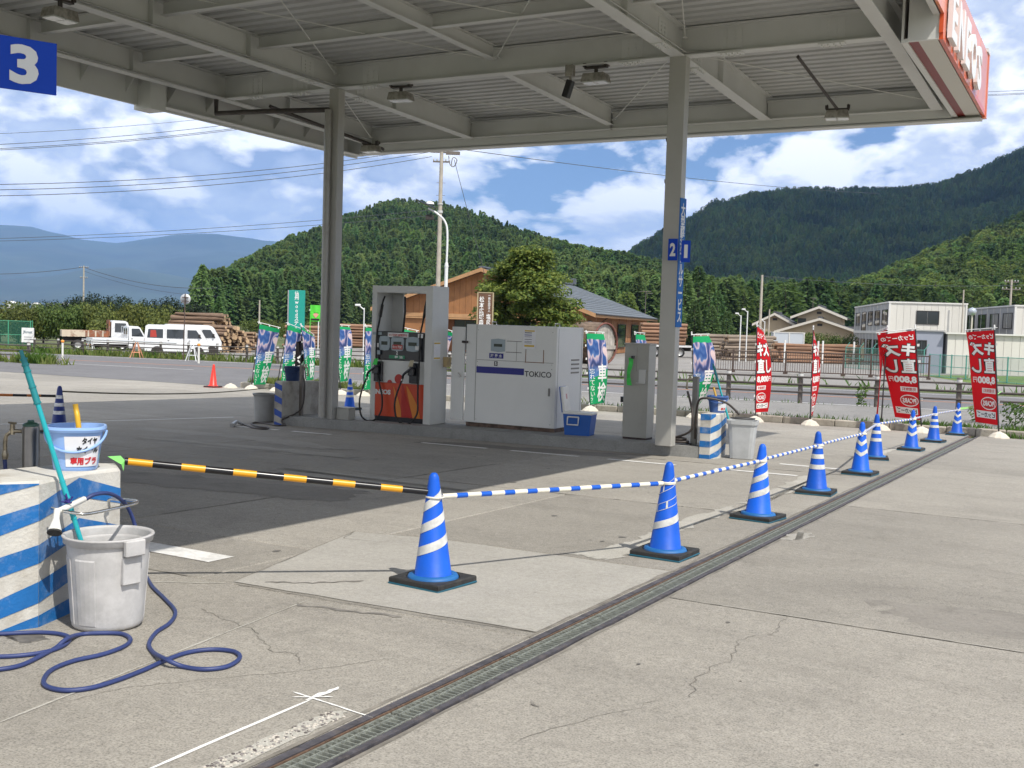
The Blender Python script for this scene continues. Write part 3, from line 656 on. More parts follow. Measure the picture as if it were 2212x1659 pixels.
# ---- floodlights and a speaker hung under the beams
HOUS = mat('lamp_housing', (0.30, 0.285, 0.25), 0.55, 0.2, var=0.3, scale=9, dirt=0.5, dcol=(0.10, 0.07, 0.05), dscale=7)
LENS = mat('lamp_lens', (0.62, 0.64, 0.62), 0.12, coat=0.6)
def flood(loc, rz, label, hang=0.22, arm=None):
    t = thing('floodlight', label, 'floodlight', loc, rz, 'floodlights under the canopy')
    b = MB(); b.box((-0.03, -0.02, 0.08), (0.03, 0.02, hang)); b.box((-0.22, -0.05, hang-0.03), (0.22, 0.05, hang)); b.tube([(-0.2, 0, hang), (-0.2, 0, hang+0.07)], 0.012, 6); b.tube([(0.2, 0, hang), (0.2, 0, hang+0.07)], 0.012, 6); b.box((-0.24, -0.07, hang-0.005), (-0.18, 0.07, hang+0.05)); b.box((0.18, -0.07, hang-0.005), (0.24, 0.07, hang+0.05))
    b.build('bracket', DARKPIPE, t)
    h = MB(); h.prism([(-0.24, -0.02), (0.24, -0.02), (0.20, 0.10), (-0.20, 0.10)], -0.15, 0.15); h.build('housing', HOUS, t)
    for s_ in (-1, 1):
        l = MB(); l.box((-0.105+s_*0.115, -0.13, -0.035), (0.105+s_*0.115, 0.13, -0.019)); l.build('lens', LENS, t)
    t.scale = (0.82, 0.82, 1.0)
    if arm: a = MB(); a.tube(arm, 0.035, 4); a.build('support_arm', DARKPIPE, t)
    return t
flood((-10.55, 15.22, 5.16), 0.1, 'two-lens floodlight bolted under the cross beam beside the left column', 0.215)
flood((-6.95, 15.12, 5.16), 0.0, 'two-lens floodlight under the cross beam, beside the black speaker', 0.215)
flood((-11.75, 9.45, 5.14), rad(90), 'two-lens floodlight under the beam at the top left corner', 0.235)
flood((-13.9, 19.0, 5.04), 0.0, 'small floodlight on a long arm behind the left column', 0.14, [(0.1, -4.0, 0.31), (0.0, 0.55, 0.10)])
flood((-4.1, 18.45, 5.04), 0.15, 'floodlight on a long grey arm near the red sign band', 0.14, [(-0.45, -3.55, 0.31), (0.08, 0.5, 0.08)])
sp = thing('horn_speaker', 'small black horn speaker hung under the canopy cross beam', 'speaker', (-7.3, 14.95, 5.1))
b = MB(); b.box((-0.06, -0.05, 0.12), (0.06, 0.05, 0.285)); b.tube([(0, 0, 0.12), (0.02, 0, 0.02)], 0.02, 8); b.build('bracket', HOUS, sp)
b = MB(); b.box((-0.05, -0.06, -0.2), (0.05, 0.06, 0.06), M=T((0, 0, 0), 0, 0, rad(18)), bev=0.01); b.build('housing', mat('black_plastic', (0.015, 0.015, 0.016), 0.45), sp)

# ---- lane number plates
SBLUE = mat('sign_blue', (0.004, 0.05, 0.42), 0.6, spec=0.25); SWH = mat('sign_white', (0.66, 0.67, 0.66), 0.5)
def plate(name, label, loc, rz, w, h, txt, tw, th, grp=None):
    t = thing(name, label, 'sign', loc, rz, grp)
    b = MB(); b.box((-w/2, 0, -h/2), (w/2, 0.012, h/2)); b.build('panel', SBLUE, t)
    b = MB(); put_text(b, txt, tw, th, T((0, -0.003, 0)), 0, 0.04); b.build('numeral', SWH, t, fixn=False)
    return t
def facing(p, turn=0.0):
    """z-rotation so that -y looks at the camera"""
    d = Vector((CAM.x-p[0], CAM.y-p[1])); return math.atan2(d.y, d.x)+math.pi/2+turn
plate('lane_number_plate', 'large blue plate with a white 3 at the upper left', (-5.325, 4.05, 2.836), rad(63.8), 0.34, 0.285, '3', 0.15, 0.215, 'lane number plates')
plate('lane_number_plate', 'blue plate with a white two, left of the narrow board on the right column', (-5.545, 14.90, 2.62), 0.0, 0.14, 0.31, '2', 0.085, 0.19, 'lane number plates')
plate('lane_number_plate', 'blue plate with a white one, right of the narrow board on the right column', (-5.375, 14.98, 2.60), rad(25), 0.13, 0.31, '1', 0.05, 0.19, 'lane number plates')
vb = thing('vertical_sign_board', 'tall narrow blue board with white Japanese letters on the right column', 'sign', (-5.482, 15.10, 2.44), rad(84))
b = MB(); b.box((-0.095, 0, -0.93), (0.095, 0.012, 0.93)); b.build('panel', mat('sign_midblue', (0.012, 0.12, 0.38), 0.6, spec=0.3), vb)
b = MB(); put_text(b, '大型軽油フルサービス', 0.145, 1.72, T((0, -0.003, 0)), 0, 0.03, vert=True, line=0.9); b.build('lettering', SWH, vb, fixn=False)

# ================================================================== pump islands
ISL = ground_mat('island_concrete', (0.30, 0.30, 0.285), (0.24, 0.24, 0.23), (0.16, 0.155, 0.15), sc=2.2, stain=0.5)
PBLUE = (0.02, 0.17, 0.45)
def hullbox(mb, pts, z0, z1, mi=0):
    """vertical-sided block over a ground outline; z0,z1 relative to the ground"""
    n = len(pts); vs = [(x, y, gz(x, y)+z0) for x, y in pts]+[(x, y, gz(x, y)+z1) for x, y in pts]
    mb.add(vs, [tuple(range(n))[::-1], tuple(range(n, 2*n))] + [(i, (i+1) % n, n+(i+1) % n, n+i) for i in range(n)], mi)
def island(label, pts):
    mb = MB(); hullbox(mb, pts, -0.02, 0.165)
    mb.build('pump_island', ISL, None, label=label, category='island')
island('long low grey concrete island under the fuel pump and white tank unit', [(-12.68, 14.9), (-5.14, 15.25), (-5.14, 16.2), (-12.68, 16.0)])
island('grey concrete island behind the striped block at the left edge', [(-12.25, 3.3), (-5.17, 3.3), (-5.17, 4.35), (-12.25, 4.35)])

# ---- blue and white striped guard blocks
STRB = mat('guard_concrete', (0.56, 0.54, 0.49), 0.85, var=0.10, scale=4, dirt=0.85, dcol=(0.36, 0.32, 0.26), dscale=3.2, bump=0.3, bscale=60)
STRP = mat('guard_blue_paint', (0.008, 0.135, 0.40), 0.6, var=0.10, scale=6, dirt=0.35, dcol=(0.5, 0.5, 0.48), dscale=7, bump=0.2, bscale=60)
def guard(label, outline, zt, stripes, matsel=(STRB, STRP), group='striped guard blocks'):
    """outline: ground points of the block; stripes: painted bands as (wall index range, list of (h0 at start, h0 at end ...))"""
    t = thing('guard_block', label, 'guard block', (0, 0, 0), 0, group)
    n = len(outline); mb = MB(); e = 0.018
    c = Vector((sum(p[0] for p in outline)/n, sum(p[1] for p in outline)/n))
    inner = [tuple(Vector(p)+(c-Vector(p)).normalized()*e*1.4) for p in outline]
    vs = [(x, y, gz(x, y)-0.02) for x, y in outline]+[(x, y, gz(x, y)+zt-e) for x, y in outline]+[(x, y, gz(x, y)+zt) for x, y in inner]
    fs = [tuple(range(2*n, 3*n))]
    for i in range(n):
        j = (i+1) % n; fs += [(i, j, n+j, n+i), (n+i, n+j, 2*n+j, 2*n+i)]
    mb.add(vs, fs); mb.build('body', matsel[0], t)
    for band in stripes:                                # band: list of (outline pos, low, high); pos = index + fraction
        sb = MB(); Pn = []
        for pos, lo, hi in band:
            i = int(pos); fr = pos-i; a = Vector(outline[i % n]); b = Vector(outline[(i+1) % n]); p = a.lerp(b, fr)
            Pn.append((p, lo, hi))
        for (p, l0, h0), (q, l1, h1) in zip(Pn[:-1], Pn[1:]):
            d = (q-p); 
            if d.length < 1e-6: continue
            nn = Vector((d.y, -d.x)).normalized()
            if nn.dot((p+q)/2-c) < 0: nn = -nn
            o = nn*0.003
            f = lambda v, z: (v.x+o.x, v.y+o.y, gz(v.x, v.y)+z)
            sb.quad(f(p, l0), f(q, l1), f(q, h1), f(p, h0))
        sb.build('painted_stripe', matsel[1], t, fixn=False)
    return t
guard('blue-and-white striped concrete block beside the near grey bin', [(-4.80, 3.1), (-4.635, 3.625), (-4.776, 3.985), (-4.814, 4.296), (-5.0, 4.44), (-5.16, 4.3), (-5.16, 3.1)], 0.74,
      [[(0.0, .60, .735), (.63, .68, .735), (1, .722, .728)], [(0.0, .40, .50), (.63, .476, .575), (1, .54, .625), (2, .61, .715), (3, .54, .624)],
       [(0, .2, .3), (.63, .27, .37), (1, .325, .419), (2, .40, .497), (3, .33, .415)], [(0, 0, .09), (.63, .065, .16), (1, .124, .232), (2, .19, .29), (3, .12, .21)], [(.63, 0, .005), (1, 0, .06), (2, 0, .09), (3, 0, .02)]])
guard('blue-and-white striped block at the right end of the pump island', [(-5.14, 15.24), (-4.985, 15.24), (-4.93, 15.45), (-4.96, 15.9), (-5.12, 16.1)], 0.66,
      [[(0, .56, .655), (1, .57, .655), (1.6, .62, .655)], [(0, .37, .46), (1, .37, .46), (2, .42, .51), (3, .51, .60)], [(0, .17, .26), (1, .17, .26), (2, .22, .31), (3, .31, .40)], [(0, 0, .06), (1, 0, .06), (2, .03, .12), (3, .12, .21)]])
guard('weathered guard block with striped nose at the left end of the pump island', [(-12.98, 15.05), (-12.86, 14.9), (-12.66, 14.86), (-12.70, 15.95), (-12.98, 16.0)], 0.77,
      [[(0, .64, .74), (1, .66, .75), (2, .60, .70)], [(0, .40, .51), (1, .42, .53), (2, .36, .47)], [(0, .16, .27), (1, .18, .29), (2, .12, .23)], [(0, 0, .04), (1, 0, .06), (2, 0, .02)]],
      (mat('guard_concrete_old', (0.36, 0.34, 0.30), 0.9, var=0.15, scale=3, dirt=0.7, dcol=(0.16, 0.14, 0.12), dscale=3), mat('guard_paint_dark', (0.012, 0.06, 0.32), 0.6)))
# ================================================================== things on the forecourt
def catmull(pts, sub=8, closed=False):
    pts = [Vector(p) for p in pts]; out = []; n = len(pts)
    for i in range(n-1):
        p0 = pts[max(i-1, 0)]; p1 = pts[i]; p2 = pts[i+1]; p3 = pts[min(i+2, n-1)]
        for k in range(sub):
            t = k/sub
            out.append(0.5*((2*p1)+(p2-p0)*t+(2*p0-5*p1+4*p2-p3)*t*t+(3*p1-p0-3*p2+p3)*t*t*t))
    out.append(pts[-1]); return out
BLACKR = mat('black_rubber', (0.022, 0.022, 0.021), 0.75, var=0.35, scale=8, bump=0.2, bscale=80, dirt=0.35, dcol=(0.10, 0.095, 0.085), dscale=9)
WHITEP = mat('white_plastic', (0.72, 0.71, 0.66), 0.45, var=0.06, scale=6, dirt=0.25, dcol=(0.45, 0.42, 0.36), dscale=8)
BLUEP = mat('blue_plastic', (0.010, 0.125, 0.62), 0.38, var=0.08, scale=3, dirt=0.18, dcol=(0.03, 0.10, 0.30), dscale=6)
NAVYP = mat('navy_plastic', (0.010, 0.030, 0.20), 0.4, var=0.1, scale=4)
CHROME = mat('chrome', (0.62, 0.61, 0.58), 0.22, 1.0, var=0.15, scale=20)
BRASS = mat('dull_brass', (0.35, 0.30, 0.22), 0.35, 0.9, var=0.3, scale=20)

# ---- traffic cones
CONEB = mat('cone_blue', (0.004, 0.095, 0.56), 0.5, var=0.10, scale=4, dirt=0.35, dcol=(0.03, 0.10, 0.34), dscale=7, spec=0.35, bump=0.06, bscale=30, objvar=0.2)
CONET = mat('cone_base_teal', (0.008, 0.085, 0.13), 0.55, var=0.15, scale=8, dirt=0.3, dcol=(0.05, 0.12, 0.14), dscale=10)
CONEC = mat('cone_collar_blue', (0.012, 0.12, 0.34), 0.55, var=0.1, scale=8)
REFL = mat('reflective_white', (0.62, 0.62, 0.59), 0.45, var=0.12, scale=14, dirt=0.6, dcol=(0.40, 0.39, 0.36), dscale=10)
SILV = mat('reflective_silver', (0.50, 0.50, 0.50), 0.3, 0.55, var=0.3, scale=14)
CR0, CR1, CZ0, CZ1 = 0.118, 0.034, 0.055, 0.655
def cone_r(z): return CR0+(CR1-CR0)*(z-CZ0)/(CZ1-CZ0)
def band(mb, zf0, zf1, a0=0, a1=360, n=48, off=0.0018, mi=0):
    vs, fs = [], []; n = max(2, int(n*(a1-a0)/360))
    for i in range(n+1):
        a = a0+(a1-a0)*i/n
        for zf in (zf0, zf1):
            z = zf(a); r = cone_r(z)+off; vs.append((r*math.cos(rad(a)), r*math.sin(rad(a)), z))
    for i in range(n): fs.append((2*i, 2*i+2, 2*i+3, 2*i+1))
    mb.add(vs, fs, mi, True)
def tri(a, per=180.0):                              # zig-zag, 0 at a=0 rising to 1 half a period away
    x = (a/per) % 1.0; return 1-abs(2*x-1) if False else min(x, 1-x)*2
def cone_parts(kind, t, body=CONEB, base=CONET, plate_=True, collar=CONEC, seed=0):
    rn = random.Random(seed)
    b = MB(); b.lathe([(CR0+0.012, 0.045), (CR0, CZ0), (CR1, CZ1), (CR1-0.003, 0.675), (CR1-0.012, 0.692), (0.012, 0.70), (0.001, 0.70)], 32); b.build('cone_body', body, t)
    c = MB(); c.lathe([(0.16, 0.028), (0.162, 0.048), (0.152, 0.064), (0.128, 0.070), (0.118, 0.066)], 32); c.build('collar', collar, t)
    f = MB(); f.box((-0.20, -0.20, 0.004), (0.20, 0.20, 0.018), bev=0.005); f.build('base_flange', base, t)
    if plate_:
        w = MB(); n = 32; sq = []                      # rubber weight with a round hole
        for k in range(n):
            a = 2*math.pi*k/n; m_ = max(abs(math.cos(a)), abs(math.sin(a))); sq.append((0.195*math.cos(a)/m_, 0.195*math.sin(a)/m_))
        hole = [(0.168*math.cos(2*math.pi*k/n), 0.168*math.sin(2*math.pi*k/n)) for k in range(n)]
        vs = [(x, y, 0.019) for x, y in sq]+[(x, y, 0.043) for x, y in sq]+[(x*0.975, y*0.975, 0.050) for x, y in sq]+[(x, y, 0.050) for x, y in hole]+[(x, y, 0.028) for x, y in hole]
        fs = []
        for i in range(n):
            j = (i+1) % n
            for L in range(4): fs.append((L*n+i, L*n+j, (L+1)*n+j, (L+1)*n+i))
        w.add(vs, fs); w.build('rubber_weight', BLACKR, t)
    F0 = 90.0                                          # local +y is turned to the camera side by the caller
    if kind == 'slant':
        for z in (0.50, 0.365, 0.225):
            d = MB(); sl_ = lambda a, z=z: z-0.055*((a-F0)/90.0)*-1.0
            band(d, lambda a: sl_(a)-0.0, lambda a: sl_(a)+0.056, F0-100, F0+100); d.build('white_band', REFL, t, fixn=False)
    elif kind == 'worn':
        for z, full in ((0.50, 0), (0.365, 1), (0.235, 2)):
            d = MB(); sl_ = lambda a, z=z: z-0.05*((a-F0)/90.0)*-1.0
            if full == 2: band(d, sl_, lambda a: sl_(a)+0.052, F0-95, F0+95)
            else:
                band(d, sl_, lambda a: sl_(a)+0.004, F0-95, F0+95); band(d, lambda a: sl_(a)+0.052, lambda a: sl_(a)+0.056, F0-95, F0+95)
                for a_ in ((F0-40, F0-30), (F0+55, F0+60)) if full == 0 else ((F0-8, F0+3), (F0-72, F0-62)):
                    band(d, sl_, lambda a: sl_(a)+0.052, a_[0], a_[1])
            d.build('worn_band', REFL, t, fixn=False)
    elif kind == 'level':
        for z in (0.515, 0.40, 0.285):
            d = MB(); band(d, lambda a: z, lambda a: z+0.05); d.build('silver_band', REFL if seed % 2 else SILV, t, fixn=False)
    elif kind == 'chevron':
        for z in (0.51, 0.385, 0.25):
            d = MB(); zz = lambda a, z=z: z+0.05*tri(a-F0, 120.0)
            band(d, zz, lambda a: zz(a)+0.05); d.build('chevron_band', REFL, t, fixn=False)
def cone(p, kind, label, seed=0, twist=0.0, group='blue traffic cones', name='traffic_cone', plate_turn=0.0, **kw):
    rz = facing(p, math.pi+twist)
    t = thing(name, label, 'traffic cone', p, rz, group); cone_parts(kind, t, seed=seed, **kw)
    r_ = random.Random(seed+40); ta, tb_ = rad(r_.uniform(-1.3, 1.3)), rad(r_.uniform(-1.3, 1.3))
    for c in t.children:
        if c.name.split('.')[0] not in ('base_flange', 'rubber_weight'): c.rotation_euler = (ta, tb_, 0)
    for c in t.children:
        if c.name.split('.')[0] in ('base_flange', 'rubber_weight'): c.rotation_euler = (0, 0, plate_turn-rz)
    return t
CP = [on(*q) for q in ((935, 1261), (1436, 1200), (1637, 1121), (1763, 1066), (1858, 1025), (1890, 992), (1968, 973), (2016, 955), (2066, 940))]
kinds = ['slant', 'worn', 'slant', 'level', 'chevron', 'level', 'chevron', 'level', 'chevron']
labs = ['nearest blue cone with three slanted white bands, where the yellow bar meets the row', 'blue cone with peeled white bands, second in the row from the camera', 'blue cone with slanted bands, third in the row from the camera',
        'blue cone with level silver bands, fourth in the row', 'blue cone with white chevrons half hiding the cone behind it', 'blue cone with level bands half hidden behind a chevron cone',
        'blue cone with chevrons, third from the far end of the row', 'blue cone with level bands, second from the far end', 'farthest blue cone of the row, by the green ribbon']
PT = [rad(a) for a in (-6, -3, -8, 2, -5, 12, -4, -8, -2)]
CONES = [cone(p, k, l, seed=i, plate_turn=PT[i]) for i, (p, k, l) in enumerate(zip(CP, kinds, labs))]
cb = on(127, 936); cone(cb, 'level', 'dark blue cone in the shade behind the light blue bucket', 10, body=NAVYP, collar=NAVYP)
cone(on(755, 885), 'level', 'blue cone in the shade between the left column and the pump', 11)
REDC = mat('cone_red', (0.72, 0.035, 0.02), 0.4, var=0.06, scale=5)
rc = cone(on(460, 837), 'plain', 'plain red traffic cone at the end of the grass strip', 12, group=None, body=REDC, base=mat('cone_red_base', (0.25, 0.02, 0.02), 0.5), collar=REDC)

# ---- striped bars between the cones
BARW = mat('bar_cream', (0.74, 0.70, 0.58), 0.45, var=0.06, scale=10); BARB = mat('bar_blue', (0.008, 0.10, 0.52), 0.35); BARY = mat('bar_yellow', (0.80, 0.36, 0.015), 0.35); BARK = mat('bar_black', (0.012, 0.012, 0.014), 0.25)
TEALB = mat('bar_joint_green', (0.06, 0.13, 0.10), 0.3, 0.2)
def bar(name, label, a, b, ma, mb_, seg, r=0.017, group=None, ring=True, first=0):
    a, b = Vector(a), Vector(b); d = b-a; L = d.length; u = d.normalized()
    t = thing(name, label, 'barrier bar', a, 0, group); rr = 0.052
    m = MB(); s, k = rr, first
    while s < L-rr:
        e = min(s+seg[k % 2], L-rr); sg = k % 2
        m.tube([u*s, u*e], r if sg == 0 else r*0.985, 12, sg); s = e; k += 1
    m.build('pole', [ma, mb_], t)
    if ring:
        for q in (Vector((0, 0, 0)), d):
            rg = MB(); rg.tube([q+Vector((math.cos(2*math.pi*i/20)*0.055, math.sin(2*math.pi*i/20)*0.055, 0)) for i in range(20)], 0.007, 6, closed=True); rg.build('end_ring', ma, t)
    return t
ZBAR = 0.545
tip = lambda p, z=ZBAR: Vector((p.x, p.y, p.z+z))
ords = ['first', 'second', 'third', 'fourth', 'fifth', 'sixth', 'seventh', 'eighth']
for i in range(8):
    bar('barrier_bar', '%s blue-and-white bar of the cone row, counted from the nearest cone' % ords[i], tip(CP[i], ZBAR+0.004), tip(CP[i+1], ZBAR-0.004), BARW, BARB, (0.105, 0.085), group='blue and white barrier bars')
bk0 = Vector((-4.95, 4.38, gz(-4.95, 4.38)+0.765)); bk1 = tip(CP[0], 0.575)
bar('barrier_bar', 'yellow-and-black bar from the nearest cone to the striped block', bk1+(bk0-bk1).normalized()*0.0, bk0, BARK, BARY, (0.16, 0.135), 0.021, ring=False)
pc = at(0, 846, 16.5)
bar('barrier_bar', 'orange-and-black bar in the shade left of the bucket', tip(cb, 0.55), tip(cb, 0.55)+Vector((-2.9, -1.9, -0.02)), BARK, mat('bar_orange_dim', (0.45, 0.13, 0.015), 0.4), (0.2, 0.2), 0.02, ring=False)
rp = MB(); ra = tip(cb, 0.62); rb = on(640, 845)+Vector((0, 0, 0.25)); pts = []
for k in range(25):
    q = k/24; p = ra.lerp(rb, q); p.z -= 0.30*4*q*(1-q)*0.5; pts.append(p)
rp.tube(pts, 0.012, 6); rp.build('barrier_rope', mat('rope_olive', (0.11, 0.095, 0.06), 0.9, var=0.3, scale=30), None, label='slack dark rope running from the shaded cone to the flags', category='rope')
gr = MB(); ga = tip(CP[8], 0.60); gb = on(2158, 936)+Vector((0, 0, 0.95)); vs = []
for k in range(13):
    q = k/12; p = ga.lerp(gb, q); p.z -= 0.20*4*q*(1-q)*0.5; vs += [tuple(p), (p.x, p.y, p.z-0.035-0.012*math.sin(k))]
gr.add(vs, [(2*i, 2*i+2, 2*i+3, 2*i+1) for i in range(12)]); gr.build('ribbon', mat('ribbon_lime', (0.35, 0.72, 0.25), 0.6), None, fixn=False, label='pale green ribbon from the farthest cone to the last red flag', category='ribbon')
# green tape tied at the block end of the yellow bar
tp = MB(); o_ = bk0; tp.add([(o_.x-0.03, o_.y-0.03, o_.z+0.022), (o_.x+0.02, o_.y+0.02, o_.z+0.026), (o_.x+0.045, o_.y+0.03, o_.z-0.0), (o_.x+0.05, o_.y+0.015, o_.z-0.06), (o_.x+0.05, o_.y-0.0, o_.z-0.02)], [(0, 1, 2, 4), (4, 2, 3)])
tp.build('tape_strip', mat('tape_green', (0.20, 0.62, 0.14), 0.5), None, fixn=False, label='bright green tape tying the yellow bar to the striped block', category='tape')

# ---- bins
BIN = mat('bin_grey', (0.46, 0.45, 0.44), 0.55, var=0.12, scale=7, dirt=0.6, dcol=(0.62, 0.61, 0.60), dscale=11, bump=0.05, bscale=30)
def bin_(label, p, h=0.45, r0=0.165, r1=0.205, handles=True, m=BIN, rz=0.0, n=40):
    t = thing('waste_bin', label, 'bin', p, rz, 'grey bins')
    b = MB(); prof = [(r0*0.2, 0.012), (r0-0.01, 0.008), (r0, 0.02), (r0+(r1-0.012-r0)*0.04, 0.035), (r1-0.013, h-0.062), (r1-0.012, h-0.045), (r1-0.004, h-0.040), (r1+0.004, h-0.036), (r1+0.006, h-0.012), (r1+0.012, h-0.006), (r1+0.010, h), (r1-0.006, h), (r1-0.010, h-0.012), (r1-0.012, h-0.05), (r0-0.008, 0.03), (0.001, 0.03)]
    b.lathe(prof, n); b.build('bin_shell', m, t)
    if handles:
        for a in (0.0, math.pi):
            g = MB(); g.box((r1-0.004, -0.055, h-0.085), (r1+0.028, 0.055, h-0.004), bev=0.006, M=Matrix.Rotation(a, 4, 'Z')); g.build('handle', m, t)
            g = MB(); g.box((r1-0.03, -0.05, h-0.23), (r1-0.004, 0.05, h-0.09), bev=0.004, M=Matrix.Rotation(a, 4, 'Z')); g.build('handle_web', m, t)
        for a in range(8):                                   # raised panels
            an = rad(45*a+22)
            if abs(math.cos(an)) > 0.85: continue
            g = MB(); vs, fs = [], []
            for i in range(5):
                q = an-0.27+0.54*i/4
                for z in (0.04, h-0.11):
                    rr = r0+(r1-0.012-r0)*(z-0.02)/(h-0.09)+0.0030; vs.append((rr*math.cos(q), rr*math.sin(q), z))
            for i in range(4): fs.append((2*i, 2*i+2, 2*i+3, 2*i+1))
            for i in range(5):
                for z in (0.032, h-0.102):
                    q = an-0.285+0.57*i/4; rr = r0+(r1-0.012-r0)*(z-0.02)/(h-0.09)-0.001; vs.append((rr*math.cos(q), rr*math.sin(q), z))
            for i in range(4): fs += [(2*i, 2*i+2, 10+2*i+2, 10+2*i), (2*i+1, 2*i+3, 10+2*i+3, 10+2*i+1)]
            fs += [(0, 1, 11, 10), (8, 9, 19, 18)]
            g.add(vs, fs, 0, False); g.build('raised_panel', m, t)
    return t
pb_ = Vector((-4.405, 3.86, 0)); pb_.z = gz(pb_.x, pb_.y)
bin_('round light grey bin with a mop in it, nearest the camera', pb_, 0.475, 0.172, 0.212, rz=rad(-8))
pL = Vector((-13.35, 15.2, 0)); pL.z = gz(pL.x, pL.y)
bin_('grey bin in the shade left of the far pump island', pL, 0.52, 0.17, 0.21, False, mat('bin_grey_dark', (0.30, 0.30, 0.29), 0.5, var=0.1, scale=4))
pR = Vector((-4.66, 15.75, 0)); pR.z = gz(pR.x, pR.y)
def square_bin(label, p, h, w0, w1, rz):
    t = thing('waste_bin', label, 'bin', p, rz, 'grey bins'); b = MB()
    def ring(w, z, c=0.35, n=32):
        o = []
        for k in range(n):
            a = 2*math.pi*k/n; cx, sy = math.cos(a), math.sin(a); m_ = (abs(cx)**6+abs(sy)**6)**(1/6); o.append((w*cx/m_, w*sy/m_*0.85, z))
        return o
    R_ = [ring(w0*0.1, 0.01), ring(w0, 0.01), ring(w1-0.01, h-0.06), ring(w1+0.008, h-0.055), ring(w1+0.012, h), ring(w1-0.01, h), ring(w0-0.01, 0.03), ring(0.01, 0.03)]
    for i in range(len(R_)-1): b.add(R_[i]+R_[i+1], [(k, (k+1) % 32, 32+(k+1) % 32, 32+k) for k in range(32)], 0, False)
    b.build('bin_shell', mat('bin_grey_pale', (0.44, 0.45, 0.45), 0.5, var=0.1, scale=4), t)
    g = MB(); g.tube([(-w1*0.8, -0.05, h+0.03), (-w1*0.4, -0.13, h+0.03), (w1*0.7, -0.13, h+0.03), (w1*0.8, 0.0, h+0.03), (-w1*0.6, 0.05, h+0.03)], 0.012, 8); g.build('lid_ring', mat('lid_dark', (0.07, 0.07, 0.07), 0.5), t)
    return t
square_bin('squarish grey bin beside the striped block at the right end of the island', pR, 0.57, 0.165, 0.215, rad(10))

# ---- buckets
def bucket(name_label, p, h, r0, r1, m, rz=0.0, sq=2.6, handle=0.0, n=36):
    t = thing('bucket', name_label, 'bucket', p, rz, 'plastic buckets'); b = MB()
    def ring(r, z):
        o = []
        for k in range(n):
            a = 2*math.pi*k/n; c, s_ = math.cos(a), math.sin(a); q = (abs(c)**sq+abs(s_)**sq)**(1/sq); o.append((r*c/q, r*s_/q, z))
        return o
    Rg = [ring(0.005, 0.0), ring(r0*0.96, 0.0), ring(r0, 0.01), ring(r1-0.004, h-0.03), ring(r1+0.008, h-0.028), ring(r1+0.014, h-0.014), ring(r1+0.010, h), ring(r1-0.002, h), ring(r0-0.006, 0.012), ring(0.005, 0.012)]
    for i in range(len(Rg)-1): b.add(Rg[i]+Rg[i+1], [(k, (k+1) % n, n+(k+1) % n, n+k) for k in range(n)], 0, True)
    b.build('bucket_shell', m, t)
    hd = MB(); pts = []
    for k in range(17):
        a = math.pi*k/16; x = math.cos(a)*(r1+0.012); z = h-0.03-math.sin(a)*(r1*0.95)*math.sin(handle); y = -math.sin(a)*(r0+(r1-r0)*z/h+0.016)
        pts.append((x, y, z))
    hd.tube(pts, 0.0075, 8); hd.build('handle', m, t)
    return t
LBLUE = mat('bucket_light_blue', (0.26, 0.42, 0.74), 0.32, var=0.05, scale=4); PAPER = mat('paper_white', (0.74, 0.74, 0.76), 0.7, var=0.03, scale=9)
INKK = mat('ink_black', (0.015, 0.015, 0.015), 0.6); INKR = mat('ink_red', (0.55, 0.012, 0.02), 0.6)
pbk = Vector((-4.93, 4.09, 0)); pbk.z = gz(pbk.x, pbk.y)+0.742
bk = bucket('light blue bucket labelled in Japanese on the near striped block', pbk, 0.238, 0.113, 0.145, LBLUE, facing(pbk, rad(-6)), 2.8, rad(48))
def wrap(r0, r1, h, sq=2.8, off=0.002):
    def f(a, z):                                       # a: angle from the front (-y), z: height
        r = r0+(r1-r0)*z/h+off; an = -math.pi/2+a; c, s_ = math.cos(an), math.sin(an); q = (abs(c)**sq+abs(s_)**sq)**(1/sq); return (r*c/q, r*s_/q, z)
    return f
def label_on(t, f, a0, a1, z0, z1, lines, m=PAPER, n=16, name='paper_label'):
    b = MB(); vs = []; 
    for i in range(n+1):
        a = a0+(a1-a0)*i/n; vs += [f(a, z0), f(a, z1)]
    b.add(vs, [(2*i, 2*i+2, 2*i+3, 2*i+1) for i in range(n)], 0, True); o = b.build(name, m, t, fixn=False)
    return o
fw = wrap(0.113, 0.141, 0.21); label_on(bk, fw, rad(-18), rad(62), 0.025, 0.19, None)
fw2 = wrap(0.113, 0.141, 0.21, off=0.0045)
def curved_text(t, f, body, a_c, z_c, wa, h, m, bold=0.03, name='lettering', r=0.13):
    vs, fs = fit_text(body, wa, h, bold); b = MB(); b.add([f(a_c+x, z_c+y) for x, y in vs], fs); return b.build(name, m, t, fixn=False)
curved_text(bk, fw2, 'タイヤ', rad(34), 0.166, 0.56, 0.038, INKK, 0.045); curved_text(bk, fw2, 'ホイール', rad(31), 0.118, 0.84, 0.040, INKK, 0.045); curved_text(bk, fw2, '専用ブラ', rad(24), 0.056, 1.06, 0.044, INKR, 0.045)
pbL = Vector((-12.84, 15.35, 0)); pbL.z = gz(pbL.x, pbL.y)+0.772
bucket('navy blue bucket on the left end of the far pump island', pbL, 0.26, 0.12, 0.155, mat('bucket_navy', (0.012, 0.035, 0.11), 0.4), 0.4, 2.2, rad(35))
pbR = Vector((-5.06, 15.75, 0)); pbR.z = gz(pbR.x, pbR.y)+0.662
bR = bucket('blue bucket with a white label on the right striped block', pbR, 0.25, 0.11, 0.145, mat('bucket_mid_blue', (0.05, 0.12, 0.34), 0.4), facing(pbR), 2.4, rad(30))
fr = wrap(0.11, 0.141, 0.22, 2.4); label_on(bR, fr, rad(5), rad(85), 0.03, 0.19, None)
